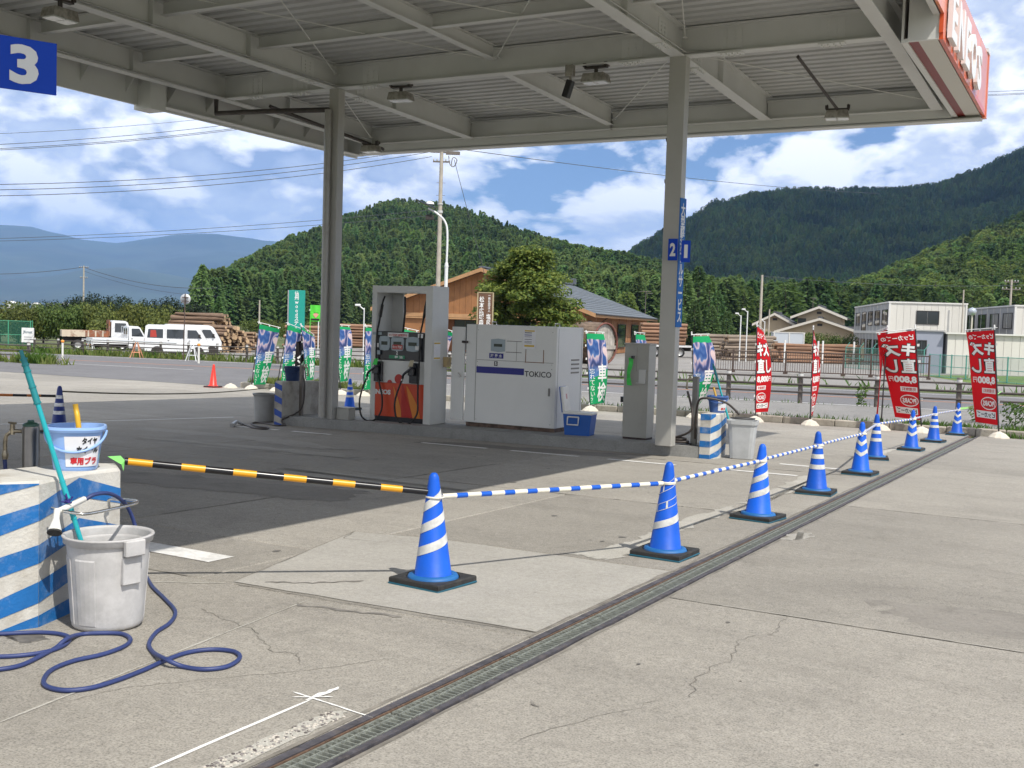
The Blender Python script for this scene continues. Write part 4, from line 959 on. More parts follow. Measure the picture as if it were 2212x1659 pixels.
fr2 = wrap(0.11, 0.141, 0.22, 2.4, 0.0045); curved_text(bR, fr2, 'タイヤ', rad(42), 0.15, 0.6, 0.035, INKK); curved_text(bR, fr2, '専用', rad(42), 0.06, 0.6, 0.04, INKR)
# ---- mops and brushes
TEAL = mat('pole_teal', (0.012, 0.36, 0.40), 0.28, var=0.05, scale=4); TEALD = mat('pole_teal_dark', (0.008, 0.20, 0.22), 0.4)
def mop(label, a, b, r=0.0125):
    a, b = Vector(a), Vector(b); t = thing('mop', label, 'mop', a, 0, 'teal mops'); d = b-a; L = d.length; u = d.normalized()
    m = MB(); m.tube([(0, 0, 0), d*0.84], r, 12); m.build('pole', TEAL, t)
    m = MB(); m.tube([d*0.80, d*0.97], [r*1.35, r*1.2], 12); m.tube([d*0.969, d*0.98, d], [r*1.0, r*0.8, r*0.75], 10)
    for q in (0.80, 0.86, 0.92, 0.945, 0.966): m.tube([d*q-u*0.004, d*q+u*0.004], r*1.55, 12)
    m.build('grip', TEALD, t)
    m = MB()
    for q in (0.36, 0.44, 0.50): m.tube([d*q-u*0.004, d*q+u*0.004], r*1.28, 12)
    m.tube([d*0.36, d*0.50], r*1.12, 12); m.build('pole_sleeve', TEAL, t)
    return t
mop('teal mop pole leaning in the near grey bin', pb_+Vector((-0.03, 0.0, 0.06)), at(45, 757, 5.55))
mop('teal mop pole leaning on the right striped block', pR+Vector((-0.08, 0.05, 0.1)), at(1540, 785, 16.3), 0.014)
br = thing('wheel_brush', 'yellow brush handle standing in the light blue bucket', 'brush', pbk+Vector((-0.03, 0.03, 0.014)))
b = MB(); b.tube(catmull([(0.02, 0.0, 0.0), (0.02, 0, 0.16), (0.005, 0, 0.26), (-0.012, 0.005, 0.30), (-0.02, 0.005, 0.335)]), 0.015, 10); b.build('handle', mat('brush_yellow', (0.70, 0.40, 0.02), 0.4), br)
br = thing('wheel_brush', 'yellow brush in the bucket on the right striped block', 'brush', pbR+Vector((-0.03, 0.03, 0.014)))
b = MB(); b.tube([(0.02, 0.0, 0.0), (0.0, 0, 0.20), (-0.05, 0, 0.36)], 0.018, 8); b.build('handle', mat('brush_yellow2', (0.70, 0.42, 0.08), 0.4), br)
# ---- taps
def tap_post(label, p, h, r, m, fx=(-1, 0), square=False):
    t = thing('tap_post', label, 'tap', p, 0); b = MB()
    if square: b.box((-r, -r, 0), (r, r, h), bev=0.004)
    else: b.lathe([(r, 0), (r, h-0.012), (r*0.9, h)], 20, cap1=True)
    b.build('post', m, t)
    if not square:
        b = MB(); b.lathe([(r*0.9, h), (r*0.93, h+0.012), (r*0.6, h+0.02), (r*0.4, h+0.022), (r*0.35, h+0.035)], 16, cap1=True); b.build('cap', mat('cap_green', (0.02, 0.07, 0.045), 0.4), t)
    d = Vector((fx[0], fx[1], 0)).normalized(); z = h-0.03
    b = MB(); b.tube([d*r, d*(r+0.07)+Vector((0, 0, 0))], 0.011, 8, M=T((0, 0, z))); b.tube([d*(r+0.055)+Vector((0, 0, z-0.02)), d*(r+0.055)+Vector((0, 0, z+0.04))], 0.014, 8); b.tube(catmull([d*(r+0.05)+Vector((0, 0, z)), d*(r+0.09)+Vector((0, 0, z-0.03)), d*(r+0.095)+Vector((0, 0, z-0.12))], 5), 0.012, 8); b.lathe([(0.016, z-0.16), (0.02, z-0.13), (0.014, z-0.11)], 10, M=Matrix.Translation(d*(r+0.095)))
    b.tube([d*(r+0.055)+Vector((-0.03, 0, z+0.045)), d*(r+0.055)+Vector((0.03, 0, z+0.045))], 0.006, 6)
    b.build('tap', BRASS, t); return t
STST = mat('stainless_dark', (0.20, 0.185, 0.165), 0.28, 0.9, var=0.2, scale=3)
pt = at(66, 1012, 6.1); pt = Vector((pt.x, pt.y, gz(pt.x, pt.y)+0.16)); hz_ = at(66, 920, 6.1).z-pt.z
tap_post('brushed steel tap post behind the near striped block', pt, hz_, 0.047, STST, (-0.9, -0.5))
b = MB(); a0 = pt+Vector((-0.125, -0.07, hz_-0.19)); b.tube(catmull([a0, a0+Vector((0, 0, -0.1)), a0+Vector((-0.03, -0.02, -0.3)), a0+Vector((-0.05, -0.03, -0.62))], 6), 0.011, 8)
b.build('supply_hose', mat('hose_blue', (0.028, 0.045, 0.15), 0.5, var=0.1, scale=8), None, label='short blue hose hanging from the tap at the left edge', category='hose')
pt2 = Vector((-12.55, 15.25, 0)); pt2.z = gz(pt2.x, pt2.y)+0.165
tap_post('square steel tap post beside the left column', pt2, 0.90, 0.03, mat('post_brown_grey', (0.16, 0.14, 0.12), 0.5, 0.3), (0.9, 0.1), True)
pt3 = Vector((-5.32, 15.5, 0)); pt3.z = gz(pt3.x, pt3.y)+0.165
tap_post('grey tap post with brass tap beside the right striped block', pt3, 1.02, 0.04, mat('post_grey', (0.20, 0.20, 0.19), 0.5, 0.3), (-0.8, -0.5), True)

# ---- near hose with its shower head
HOSE = MATS['hose_blue']
def gpt(x, y, dz=0.0115): return on(x, y, dz)
hb = [at(186, 1078, 5.62), at(205, 1068, 5.66), at(235, 1066, 5.74), at(262, 1080, 5.88), at(282, 1108, 5.98), at(296, 1150, 6.0), at(310, 1205, 5.9)]
zoom = lambda x, y: ((x/2.212)/1.4756, (1600+y/2.212)/1.4756)
g1 = [(1020, 490), (1070, 590), (1160, 680), (1235, 770), (1200, 850), (1100, 920), (1050, 1000), (1080, 1060), (1170, 1110), (1290, 1160), (1440, 1180), (1600, 1160), (1690, 1100), (1650, 1055), (1500, 1040), (1330, 1060), (1180, 1110), (1000, 1190), (800, 1265), (620, 1315), (450, 1328), (330, 1300), (310, 1250), (370, 1180), (520, 1120), (720, 1075), (870, 1020), (920, 970), (860, 930), (700, 925), (560, 935), (470, 965), (390, 1030), (280, 1090), (150, 1150), (0, 1180), (-200, 1190), (-500, 1150), (-620, 1100), (-450, 1085), (-150, 1092), (120, 1085), (330, 1055), (450, 1010), (490, 960), (420, 930), (270, 920), (0, 930), (-250, 935)]
lift = {16: 0.0, 8: 0.024, 31: 0.024, 42: 0.0}
path = hb + [gpt(*zoom(*q), dz=0.0115+lift.get(i, 0.0)) for i, q in enumerate(g1)]
hs = MB(); hs.tube(catmull(path, 8), 0.0105, 10); 
hose = thing('water_hose', 'dark blue hose looped on the concrete in front of the near bin', 'hose', gpt(*zoom(470, 1328)))
def to_local(o, parent):
    o.parent = parent; o.matrix_parent_inverse = Matrix.Translation(-parent.location); return o
to_local(hs.build('hose_line', HOSE, None), hose)
sh = MB(); s0 = at(182, 1078, 5.60); s1 = at(140, 1098, 5.44); s2 = at(124, 1105, 5.40); s3 = at(118, 1148, 5.34)
sh.tube([s0, s1, s2], [0.0145, 0.0155, 0.015], 12); sh.tube([s2+Vector((0, 0, 0.012)), s2.lerp(s3, 0.35), s2.lerp(s3, 0.55), s3], [0.016, 0.015, 0.02, 0.034], 14)
to_local(sh.build('shower_handle', WHITEP, None), hose)
sh = MB(); d_ = (s3-s2).normalized(); sh.tube([s3, s3+d_*0.010], 0.035, 14); to_local(sh.build('shower_face', BLACKR, None), hose)
ft = MB(); c_ = at(148, 1086, 5.45)
for k in range(9): ft.tube([c_, c_+Vector((random.uniform(-0.05, 0.02), random.uniform(-0.03, 0.02), random.uniform(-0.01, 0.05)))], 0.004, 5)
to_local(ft.build('cord_knot', mat('cord_navy', (0.02, 0.015, 0.16), 0.7), None), hose)
# steel hose hook bolted to the near block
hk = thing('hose_hook', 'bent steel hose hook on the near striped block', 'hook', at(190, 1112, 5.5))
b = MB(); b.tube(catmull([at(112, 1098, 5.46), at(128, 1102, 5.42), at(160, 1108, 5.40), at(188, 1110, 5.42), at(240, 1100, 5.56), at(290, 1088, 5.76), at(293, 1082, 5.84), at(255, 1079, 5.92), at(236, 1079, 5.95), at(236, 1095, 6.02)], 6), 0.0085, 8)
to_local(b.build('hook_bar', CHROME, None), hk)
# ================================================================== equipment on the far island
WPAINT = mat('pump_white', (0.58, 0.58, 0.55), 0.4, var=0.03, scale=1.5, dirt=0.15, dcol=(0.34, 0.32, 0.28), dscale=2)
PBLACK = mat('pump_black', (0.012, 0.013, 0.018), 0.3, coat=0.3); PGREY = mat('pump_display_grey', (0.30, 0.36, 0.39), 0.3); LCD = mat('lcd_dark', (0.03, 0.04, 0.035), 0.15)
PORANGE = mat('pump_orange', (0.54, 0.055, 0.012), 0.35, var=0.06, scale=2); PRED = mat('pump_red', (0.42, 0.02, 0.012), 0.35); PYEL = mat('pump_amber', (0.62, 0.20, 0.02), 0.35); WMARK = mat('mark_white', (0.66, 0.66, 0.64), 0.45)
GCLOTH = mat('cloth_green', (0.06, 0.55, 0.09), 0.8, var=0.2, scale=12); BCLOTH = mat('cloth_beige', (0.45, 0.40, 0.28), 0.9, var=0.2, scale=14); SGREEN = mat('strip_green', (0.02, 0.22, 0.10), 0.4)
Z0 = gz(-10.5, 15.5)+0.165
px = lambda x: -11.2+(x-1350)/448.0-(-10.575)
pz = lambda y: 2.07-(y-170)/521.0-Z0
pump = thing('fuel_dispenser', 'tall fuel pump with orange lower panel and black display on the island', 'fuel pump', (-10.575, 15.45, Z0))
def pp(mb, name, m, parent=None, **k): return mb.build(name, m, parent or pump, **k)
W0, W1, D1 = -0.625, 0.625, 0.5
b = MB(); b.box((W0, 0, 0), (W0+0.10, D1, pz(170)), bev=0.006); pp(b, 'side_frame', WPAINT)
b = MB(); b.box((W1-0.14, -0.01, 0), (W1, D1, pz(168)), bev=0.006); pp(b, 'side_frame', WPAINT)
b = MB(); b.box((W0+0.10, 0, pz(232)), (W1-0.14, D1-0.02, pz(172))); pp(b, 'top_beam', WPAINT)
b = MB(); b.box((W0+0.10, D1-0.03, pz(580)), (px(1500), D1-0.01, pz(232))); pp(b, 'rear_panel', WPAINT)
b = MB(); b.box((W0+0.10, 0.01, pz(580)-0.49), (W1-0.14, D1-0.03, pz(580)), bev=0.006); pp(b, 'display_housing', PBLACK)
b = MB(); b.box((W0+0.10, 0.02, pz(1037)), (W1-0.14, D1-0.03, pz(580)-0.492)); pp(b, 'white_panel', WPAINT)
b = MB(); b.box((W0+0.10, 0.012, pz(1340)), (W1-0.14, D1-0.03, pz(1039))); op = pp(b, 'orange_panel', PORANGE)
b = MB(); b.box((W0+0.10, 0.03, 0.0), (W1-0.14, D1-0.04, pz(1342))); pp(b, 'plinth', PBLACK)
for x0, x1 in ((1425, 1525), (1537, 1655), (1675, 1795)):
    z0, z1 = pz(745), pz(625); b = MB(); X0, X1 = px(x0), px(x1); e = 0.02
    pr = [(X0+e, z0), ((X0+X1)/2, z0-0.012), (X1-e, z0), (X1, z0+0.05), (X1, z1-0.05), (X1-e, z1), ((X0+X1)/2, z1+0.01), (X0+e, z1), (X0, z1-0.05), (X0, z0+0.05)]
    b.prism(pr, -0.002, 0.012); o = pp(b, 'display', PGREY)
    b = MB(); b.box((X0+0.05, -0.006, pz(700)), (X1-0.05, -0.001, pz(668))); b.build('screen', LCD, o)
b = MB(); b.box((px(1553), -0.012, pz(735)), (px(1645), -0.004, pz(695))); o = pp(b, 'red_sticker', PRED); b = MB(); put_text(b, 'キャップOK!', 0.185, 0.055, T((px(1599), -0.014, pz(715))), 0, 0.03); b.build('lettering', WMARK, o, fixn=False)
b = MB(); b.box((px(1505), -0.002, pz(628)), (px(1695), 0.011, pz(588))); o = pp(b, 'notice', WMARK); b = MB(); put_text(b, 'セルフ給油軽油静電気除去', 0.38, 0.045, T((px(1600), -0.004, pz(608))), 0, 0.02); b.build('lettering', PRED, o, fixn=False)
b = MB(); b.box((px(1362), -0.002, pz(612)), (px(1446), 0.011, pz(588))); pp(b, 'notice', PGREY)
b = MB(); put_text(b, '2', 0.04, 0.062, T((px(1592), 0.006, pz(767))), 0, 0.04); pp(b, 'number', WMARK, fixn=False)
b = MB(); b.box((px(1520), 0.002, pz(818)), (px(1665), 0.011, pz(790))); o = pp(b, 'fuel_name_strip', SGREEN); b = MB(); put_text(b, '軽 油', 0.16, 0.045, T((px(1610), -0.001, pz(804))), 0, 0.03); b.build('lettering', WMARK, o, fixn=False)
b = MB(); put_text(b, 'ENEOS', 0.375, 0.085, T((px(1458), 0.008, pz(1123))), 0, 0.06); b.build('lettering', WMARK, op, fixn=False)
def disc(mb, cx, cz, r, y, a0=0, a1=360, n=24, mi=0):
    vs = [(cx, y, cz)]+[(cx+r*math.cos(rad(a0+(a1-a0)*i/n)), y, cz+r*math.sin(rad(a0+(a1-a0)*i/n))) for i in range(n+1)]
    mb.add(vs, [(0, i+1, i+2) for i in range(n)], mi)
b = MB(); disc(b, px(1612), pz(1000), 0.085, 0.015); pp(b, 'red_disc', PRED, fixn=False)
b = MB(); disc(b, px(1530), pz(1037), 0.05, 0.009, 0, 180); b.build('red_disc', PRED, op, fixn=False)
def petal(xa, za, xb, zb_, w, m, y=0.007, bend=0.08):
    b = MB(); vs = []
    for i in range(9):
        q = i/8; x = xa+(xb-xa)*q+bend*math.sin(q*math.pi/2); z = za+(zb_-za)*q; ww = w*(0.15+math.sin(math.pi*min(1, q*0.62))*1.0); vs += [(x-ww/2, y, z), (x+ww/2, y, z)]
    b.add(vs, [(2*i, 2*i+1, 2*i+3, 2*i+2) for i in range(8)]); b.build('printed_flame', m, op, fixn=False)
petal(px(1568), pz(1070), px(1590), pz(1338), 0.085, PYEL); petal(px(1650), pz(1050), px(1640), pz(1338), 0.12, PRED, 0.006); petal(px(1690), pz(1060), px(1740), pz(1338), 0.14, PYEL, 0.005, 0.1); petal(px(1640), pz(1100), px(1700), pz(1338), 0.10, PRED, 0.004, 0.06)
# holsters, nozzles, hoses
for hx, cl, sgnx in ((1425, GCLOTH, -1), (1755, BCLOTH, 1)):
    X = px(hx)
    b = MB(); b.box((X-0.085, -0.03, pz(1030)), (X+0.09, 0.02, pz(850)), bev=0.01); o = pp(b, 'nozzle_holster', PBLACK)
    n_ = MB(); n_.tube(catmull([(X+0.06, -0.05, pz(880)), (X-0.02, -0.09, pz(905)), (X-0.13, -0.11, pz(950)), (X-0.165, -0.10, pz(985))], 5), [0.022]*15+[0.018], 8) if False else n_.tube(catmull([(X+0.06, -0.05, pz(880)), (X-0.02, -0.09, pz(905)), (X-0.13, -0.11, pz(950)), (X-0.165, -0.10, pz(990))], 5), 0.021, 8); n_.box((X-0.07, -0.10, pz(960)), (X+0.05, -0.05, pz(900)), bev=0.008); pp(n_, 'nozzle', PBLACK)
    n_ = MB(); n_.tube([(X-0.16, -0.10, pz(975)), (X-0.175, -0.10, pz(1010))], 0.018, 8); pp(n_, 'nozzle_swivel', CHROME)
    c = MB(); c.add([(X-0.06, -0.115, pz(895)), (X+0.0, -0.125, pz(825)), (X+0.07, -0.115, pz(822)), (X+0.05, -0.12, pz(880)), (X-0.02, -0.13, pz(878)), (X+0.02, -0.125, pz(850))], [(0, 4, 5, 1), (1, 5, 3, 2), (5, 4, 3)]); pp(c, 'rag', cl, fixn=False)
    h = MB(); x_, x2 = X-0.175, (px(1410) if hx == 1425 else px(1810))
    loop = [(X-0.175, -0.10, pz(1005)), (X-0.255, -0.13, pz(1130)), (X-0.27, -0.16, pz(1240)), (X-0.20, -0.18, pz(1350)), (X-0.05, -0.17, pz(1388)), (X+0.08, -0.14, pz(1360)), (X+0.155, -0.10, pz(1280)), (X+0.13, -0.06, pz(1160)), (X+0.05, -0.04, pz(1040)), (X+0.0, -0.05, pz(900)), (x2, -0.03, pz(780)), (x2, -0.02, pz(600)), (x2, 0.05, pz(480)), (x2, 0.12, pz(330)), (x2+0.02, 0.16, pz(262))]
    if hx != 1425: loop[8:11] = [(X+0.12, -0.05, pz(1040)), (X+0.13, -0.05, pz(900)), (x2, -0.03, pz(780))]
    h.tube(catmull(loop, 5), 0.0155, 8); h.tube([(x2, 0.07, pz(450)), (x2, 0.12, pz(340))], 0.024, 8); pp(h, 'fuel_hose', BLACKR)
h = MB(); h.tube([(px(1570), 0.25, pz(580)), (px(1568), 0.3, pz(400)), (px(1555), 0.33, pz(262))], 0.018, 8); pp(h, 'fuel_hose', BLACKR)
for xx, zz, m_ in ((1385, 705, WMARK), (1400, 770, PGREY), (1768, 715, WMARK), (1790, 608, WMARK)):
    b = MB(); b.box((px(xx), -0.028, pz(zz)-0.035), (px(xx)+0.10, -0.022, pz(zz)+0.035)); pp(b, 'paper_note', m_)
b = MB(); b.box((W1+0.001, 0.06, pz(815)), (W1+0.004, 0.26, pz(655))); o = pp(b, 'side_notice', PAPER)
for zz in (668, 800): b = MB(); b.box((W1+0.0045, 0.065, pz(zz)-0.012), (W1+0.006, 0.255, pz(zz)+0.012)); b.build('yellow_stripe', mat('notice_yellow', (0.6, 0.42, 0.05), 0.6), o)
b = MB(); b.prism([(W1, 0), (W1+0.10, 0), (W1+0.085, -0.17), (W1+0.01, -0.17)], 0.36, 0.48, M=T((0, 0, pz(790)))); pp(b, 'paper_cup_holder', mat('cup_card', (0.5, 0.38, 0.2), 0.7))

# ---- white tank unit
TW = mat('tank_unit_white', (0.70, 0.70, 0.67), 0.42, var=0.025, scale=1.0, dirt=0.12, dcol=(0.42, 0.40, 0.35), dscale=1.4)
Z1_ = gz(-8.6, 15.8)+0.165
tank = thing('tank_unit', 'large white metal tank unit lettered TOKICO on the pump island', 'tank unit', (-8.61, 15.75, Z1_))
H = 1.455-Z1_; L0, L1 = -0.85, 0.85
def tb(mb, name, m, parent=None, **k): return mb.build(name, m, parent or tank, **k)
b = MB(); b.box((L0, 0, 0.07), (L1, 1.0, H), bev=0.008); tb(b, 'cabinet_body', TW)
b = MB(); b.box((L0+0.02, 0.03, 0.0), (L1-0.02, 0.97, 0.07)); tb(b, 'base_frame', mat('tank_base_rust', (0.12, 0.08, 0.06), 0.8, var=0.5, scale=8))
tx = lambda x: L0+(x-240)/(1115-240)*1.70; tz = lambda y: H-(y-510)/(1418-510)*(H-0.07)
SEAM = mat('panel_seam', (0.22, 0.21, 0.19), 0.7)
b = MB(); b.box((tx(345), -0.004, 0.072), (tx(1088), 0.001, tz(868)-0.004)); tb(b, 'lower_panel', TW)
b = MB(); b.box((tx(345), -0.004, tz(864)), (tx(1088), 0.001, tz(540))); tb(b, 'upper_panel', TW)
for x0, y0, x1, y1 in ((352, 832, 1088, 836), (343, 510, 346, 1400), (737, 650, 739, 830), (640, 650, 785, 656), (635, 750, 785, 757)):
    b = MB(); b.box((tx(x0), -0.006, tz(y1)), (tx(x1)+0.002, -0.0035, tz(y0))); tb(b, 'seam', SEAM)
b = MB(); b.box((tx(830), -0.010, tz(838)), (tx(995), -0.003, tz(722)), bev=0.003); o = tb(b, 'hatch', TW)
for q in ((828, 838, 998, 832), (826, 840, 832, 720), (993, 840, 999, 720)): b = MB(); b.box((tx(q[0]), -0.012, tz(q[1])), (tx(q[2]), -0.009, tz(q[3]))); b.build('rusty_edge', mat('rust_stain', (0.22, 0.10, 0.045), 0.85, var=0.4, scale=14), o)
b = MB(); b.box((tx(470), -0.010, tz(755)), (tx(632), -0.003, tz(632)), bev=0.003); o = tb(b, 'display_bezel', TW)
b = MB(); b.prism([(tx(490), tz(748)), (tx(560), tz(757)), (tx(628), tz(748)), (tx(628), tz(642)), (tx(560), tz(634)), (tx(490), tz(642))], -0.014, -0.009); o2 = tb(b, 'display', PGREY); b = MB(); b.box((tx(520), -0.017, tz(708)), (tx(600), -0.0135, tz(682))); b.build('screen', LCD, o2)
NAV = mat('print_navy', (0.010, 0.012, 0.20), 0.4)
b = MB(); b.box((tx(475), -0.008, tz(815)), (tx(613), -0.003, tz(768))); o = tb(b, 'name_plate', NAV); b = MB(); put_text(b, '尿 素 水', 0.22, 0.06, T((tx(544), -0.010, tz(792))), 0, 0.02); b.build('lettering', WMARK, o, fixn=False)
b = MB(); b.box((tx(525), -0.008, tz(884)), (tx(558), -0.003, tz(842))); o = tb(b, 'number_plate', PBLACK); b = MB(); put_text(b, '5', 0.035, 0.055, T((tx(542), -0.010, tz(863))), 0, 0.04); b.build('lettering', WMARK, o, fixn=False)
b = MB(); b.box((tx(352), -0.007, tz(955)), (tx(815), -0.003, tz(895))); tb(b, 'blue_band', NAV)
b = MB(); put_text(b, 'TOKICO', tx(1073)-tx(822), 0.092, T((tx(948), -0.007, tz(940))), 0, 0.012); tb(b, 'lettering', INKK, fixn=False)
b = MB(); b.box((tx(800), -0.007, tz(715)), (tx(915), -0.004, tz(545))); o = tb(b, 'notice', PAPER)
for y0, y1, m_ in ((548, 560, 'y'), (568, 574, 'k'), (588, 594, 'b'), (606, 609, 'k'), (628, 632, 'k'), (648, 651, 'k'), (660, 664, 'k'), (680, 697, 'y')):
    b = MB(); b.box((tx(812), -0.009, tz(y1)), (tx(905 if m_ == 'y' else 880), -0.0068, tz(y0))); b.build('print_line', {'y': mat('notice_yellow', (0.6, 0.42, 0.05), 0.6), 'k': INKK, 'b': NAV}[m_], o)
b = MB(); b.box((L0-0.27, -0.02, 0.10), (L0-0.03, 0.03, H-0.05), bev=0.004); d_ = tb(b, 'open_door', TW)
b = MB(); b.tube([(L0-0.12, -0.05, H*0.52), (L0-0.06, -0.06, H*0.48)], 0.014, 8); b.build('handle', CHROME, d_); b = MB(); b.box((L0-0.07, -0.03, H-0.32), (L0+0.05, -0.021, H-0.28)); b.build('hinge', DARKPIPE, d_)

for z in (0.35, 0.42, 0.49, 0.56): b = MB(); b.box((L1+0.001, 0.55, z+0.6), (L1+0.008, 0.85, z+0.625)); tb(b, 'louvre', SEAM)
for y_ in (0.06, 0.94): b = MB(); b.box((L1+0.0005, y_-0.003, 0.08), (L1+0.003, y_+0.003, H-0.03)); tb(b, 'seam', SEAM)
for x_ in (-0.6, 0.6): b = MB(); b.tube([(x_-0.04, 0.5, H), (x_-0.04, 0.5, H+0.05), (x_+0.04, 0.5, H+0.05), (x_+0.04, 0.5, H)], 0.01, 6); tb(b, 'lifting_eye', CHROME)
for x_, y_ in ((360, 560), (1075, 560), (360, 850), (1075, 850), (360, 890), (1075, 890), (360, 1385), (1075, 1385)): b = MB(); b.tube([(tx(x_), -0.008, tz(y_)), (tx(x_), -0.002, tz(y_))], 0.007, 8); tb(b, 'screw', CHROME)
b = MB(); b.box((tx(1050), -0.02, tz(1130)), (tx(1066), -0.004, tz(1060)), bev=0.003); tb(b, 'panel_handle', SEAM)
# ---- grey cabinet by the right column
Z2_ = gz(-6.35, 15.7)+0.165
cab = thing('control_cabinet', 'narrow grey metal cabinet with green rag beside the right column', 'cabinet', (-6.35, 15.68, Z2_)); Hc = 1.225-Z2_
CABG = mat('cabinet_grey', (0.36, 0.355, 0.32), 0.5, var=0.05, scale=2, dirt=0.25, dcol=(0.24, 0.22, 0.18), dscale=2.5)
b = MB(); b.box((-0.20, 0, 0.03), (0.20, 0.30, Hc), bev=0.004); b.build('cabinet_body', CABG, cab); b = MB(); b.box((-0.21, -0.01, Hc), (0.21, 0.31, Hc+0.02)); b.build('lid', CABG, cab)
b = MB(); b.box((-0.19, 0.01, 0), (0.19, 0.29, 0.03)); b.build('plinth', RUST, cab)
b = MB(); b.box((0.055, -0.03, Hc*0.60), (0.16, 0.0, Hc*0.74)); b.box((0.03, -0.07, Hc*0.595), (0.165, 0.0, Hc*0.603)); b.build('card_tray', mat('clear_plastic', (0.52, 0.52, 0.50), 0.25), cab)
b = MB(); vs = []
for k in range(7):
    z = Hc*0.86-k*(Hc*0.29/6); x = -0.085-0.015*k/6+0.012*math.sin(k*1.3); vs += [(x-0.035+0.008*math.sin(k*2), -0.045-0.006*math.sin(k*1.7), z), (x+0.035+0.008*math.cos(k), -0.05+0.008*math.sin(k), z)]
b.add(vs, [(2*i, 2*i+1, 2*i+3, 2*i+2) for i in range(6)], 0, True); b.build('green_rag', GCLOTH, cab, fixn=False)
b = MB(); b.box((-0.075, -0.05, Hc*0.85), (-0.035, 0.0, Hc*0.88)); b.build('rag_hook', PBLACK, cab)
b = MB(); b.box((-0.28, 0.08, Hc*0.38), (-0.20, 0.2, Hc*0.44)); b.build('side_bracket', PBLACK, cab)
b = MB(); b.box((0.0, -0.003, Hc*0.72), (0.006, 0.0, Hc*0.97)); b.build('door_seam', SEAM, cab)
# ---- cool box with raised lid
cz = gz(-7.25, 15.6)+0.165
cool = thing('cool_box', 'blue cool box with white raised lid beside the white tank unit', 'cool box', (-7.28, 15.58, cz), rad(8))
CB = mat('cooler_blue', (0.008, 0.09, 0.38), 0.35, var=0.05, scale=3)
b = MB(); b.prism([(-0.20, 0.0), (0.20, 0.0), (0.235, 0.33), (-0.235, 0.33)], 0.0, 0.30); b.build('cooler_body', CB, cool)
b = MB(); b.box((-0.245, -0.01, 0.33), (0.245, 0.31, 0.365), bev=0.008); b.build('rim', WHITEP, cool)
ld = MB(); ld.box((-0.025, -0.0, 0), (0.025, 0.31, 0.40), bev=0.012); l_ = ld.build('lid', WHITEP, cool, (-0.225, 0, 0.36), (0, rad(-8), 0)); ld = MB(); ld.box((-0.035, -0.004, -0.005), (-0.024, 0.314, 0.405), bev=0.004); ld.build('lid_shell', CB, l_); ld = MB(); ld.box((0.0252, 0.12, 0.2), (0.027, 0.18, 0.28)); ld.build('sticker', mat('sticker_pink', (0.6, 0.3, 0.3), 0.6), l_)
b = MB(); b.tube([(-0.15, -0.02, 0.29), (-0.15, -0.045, 0.17), (0.03, -0.045, 0.17), (0.03, -0.02, 0.29)], 0.012, 6); b.tube([(-0.15, -0.02, 0.29), (0.03, -0.02, 0.29)], 0.012, 6); b.build('handle', WHITEP, cool)
# ---- small junction box at the left column
zb_ = gz(-11.6, 15.3)+0.165
b = MB(); b.box((-0.13, -0.10, 0), (0.13, 0.10, 0.20), bev=0.006); jb = thing('junction_box', 'small grey metal box at the foot of the left column', 'box', (-11.52, 15.2, zb_)); b.build('box_body', CABG, jb); b = MB(); b.box((-0.14, -0.11, 0.20), (0.14, 0.11, 0.215)); b.build('box_lid', CABG, jb)
# ---- far hoses
BH = mat('hose_black', (0.05, 0.04, 0.035), 0.5, var=0.3, scale=6)
z6 = lambda x, y: (474.4+x*0.2451, 576+y*0.2451)
hf = thing('wash_hose', 'dark hose with a spray gun lying left of the far pump island', 'hose', on(*z6(300, 1390)))
lin = [Vector((-12.50, 15.22, pt2.z+0.72)), Vector((-12.40, 15.15, pt2.z+0.5)), Vector((-12.42, 15.08, pt2.z+0.12)), Vector((-12.6, 14.8, gz(-12.6, 14.8)+0.1))]+[on(*z6(*q), 0.014) for q in ((580, 1400), (500, 1400), (420, 1385), (330, 1375), (280, 1385), (340, 1410), (430, 1420), (400, 1430), (300, 1420), (200, 1385))]
b = MB(); b.tube(catmull(lin, 6), 0.016, 8); to_local(b.build('hose_line', BH, None), hf)
n1, n2 = on(*z6(195, 1385), 0.02), on(*z6(150, 1365), 0.06); n3 = on(*z6(108, 1400), 0.03)
b = MB(); b.tube([n1, n2], 0.022, 8); b.tube([n2, n3], [0.026, 0.04], 10); to_local(b.build('spray_gun', mat('gun_grey', (0.35, 0.35, 0.34), 0.35, 0.4), None), hf)
z7 = lambda x, y: (1355.4+x*0.2451, 576+y*0.2451)
hc = thing('coiled_hose', 'dark hose coiled on the island by the right striped block', 'hose', Vector((-5.55, 15.36, gz(-5.5, 15.4)+0.165)))
pts = [(-5.55+0.21*math.cos(a*0.7)*(1-0.02*a), 15.42+0.12*math.sin(a*0.7)*(1-0.02*a), gz(-5.5, 15.4)+0.182+0.004*a) for a in range(0, 26)]
pts += [(-5.3, 15.33, pt3.z+0.25), (-5.33, 15.38, pt3.z+0.55), (-5.42, 15.42, pt3.z+0.80)]
b = MB(); b.tube(catmull(pts, 4), 0.017, 8); to_local(b.build('hose_line', BH, None), hc)
b = MB(); b.tube(catmull([(-5.29, 15.46, pt3.z+0.1), (-5.25, 15.4, pt3.z+0.62), (-5.1, 15.35, pt3.z+0.72), (-4.85, 15.5, pt3.z+0.66), (-4.68, 15.62, pR.z+0.66)], 6), 0.017, 8); to_local(b.build('hose_end', BH, None), hc)
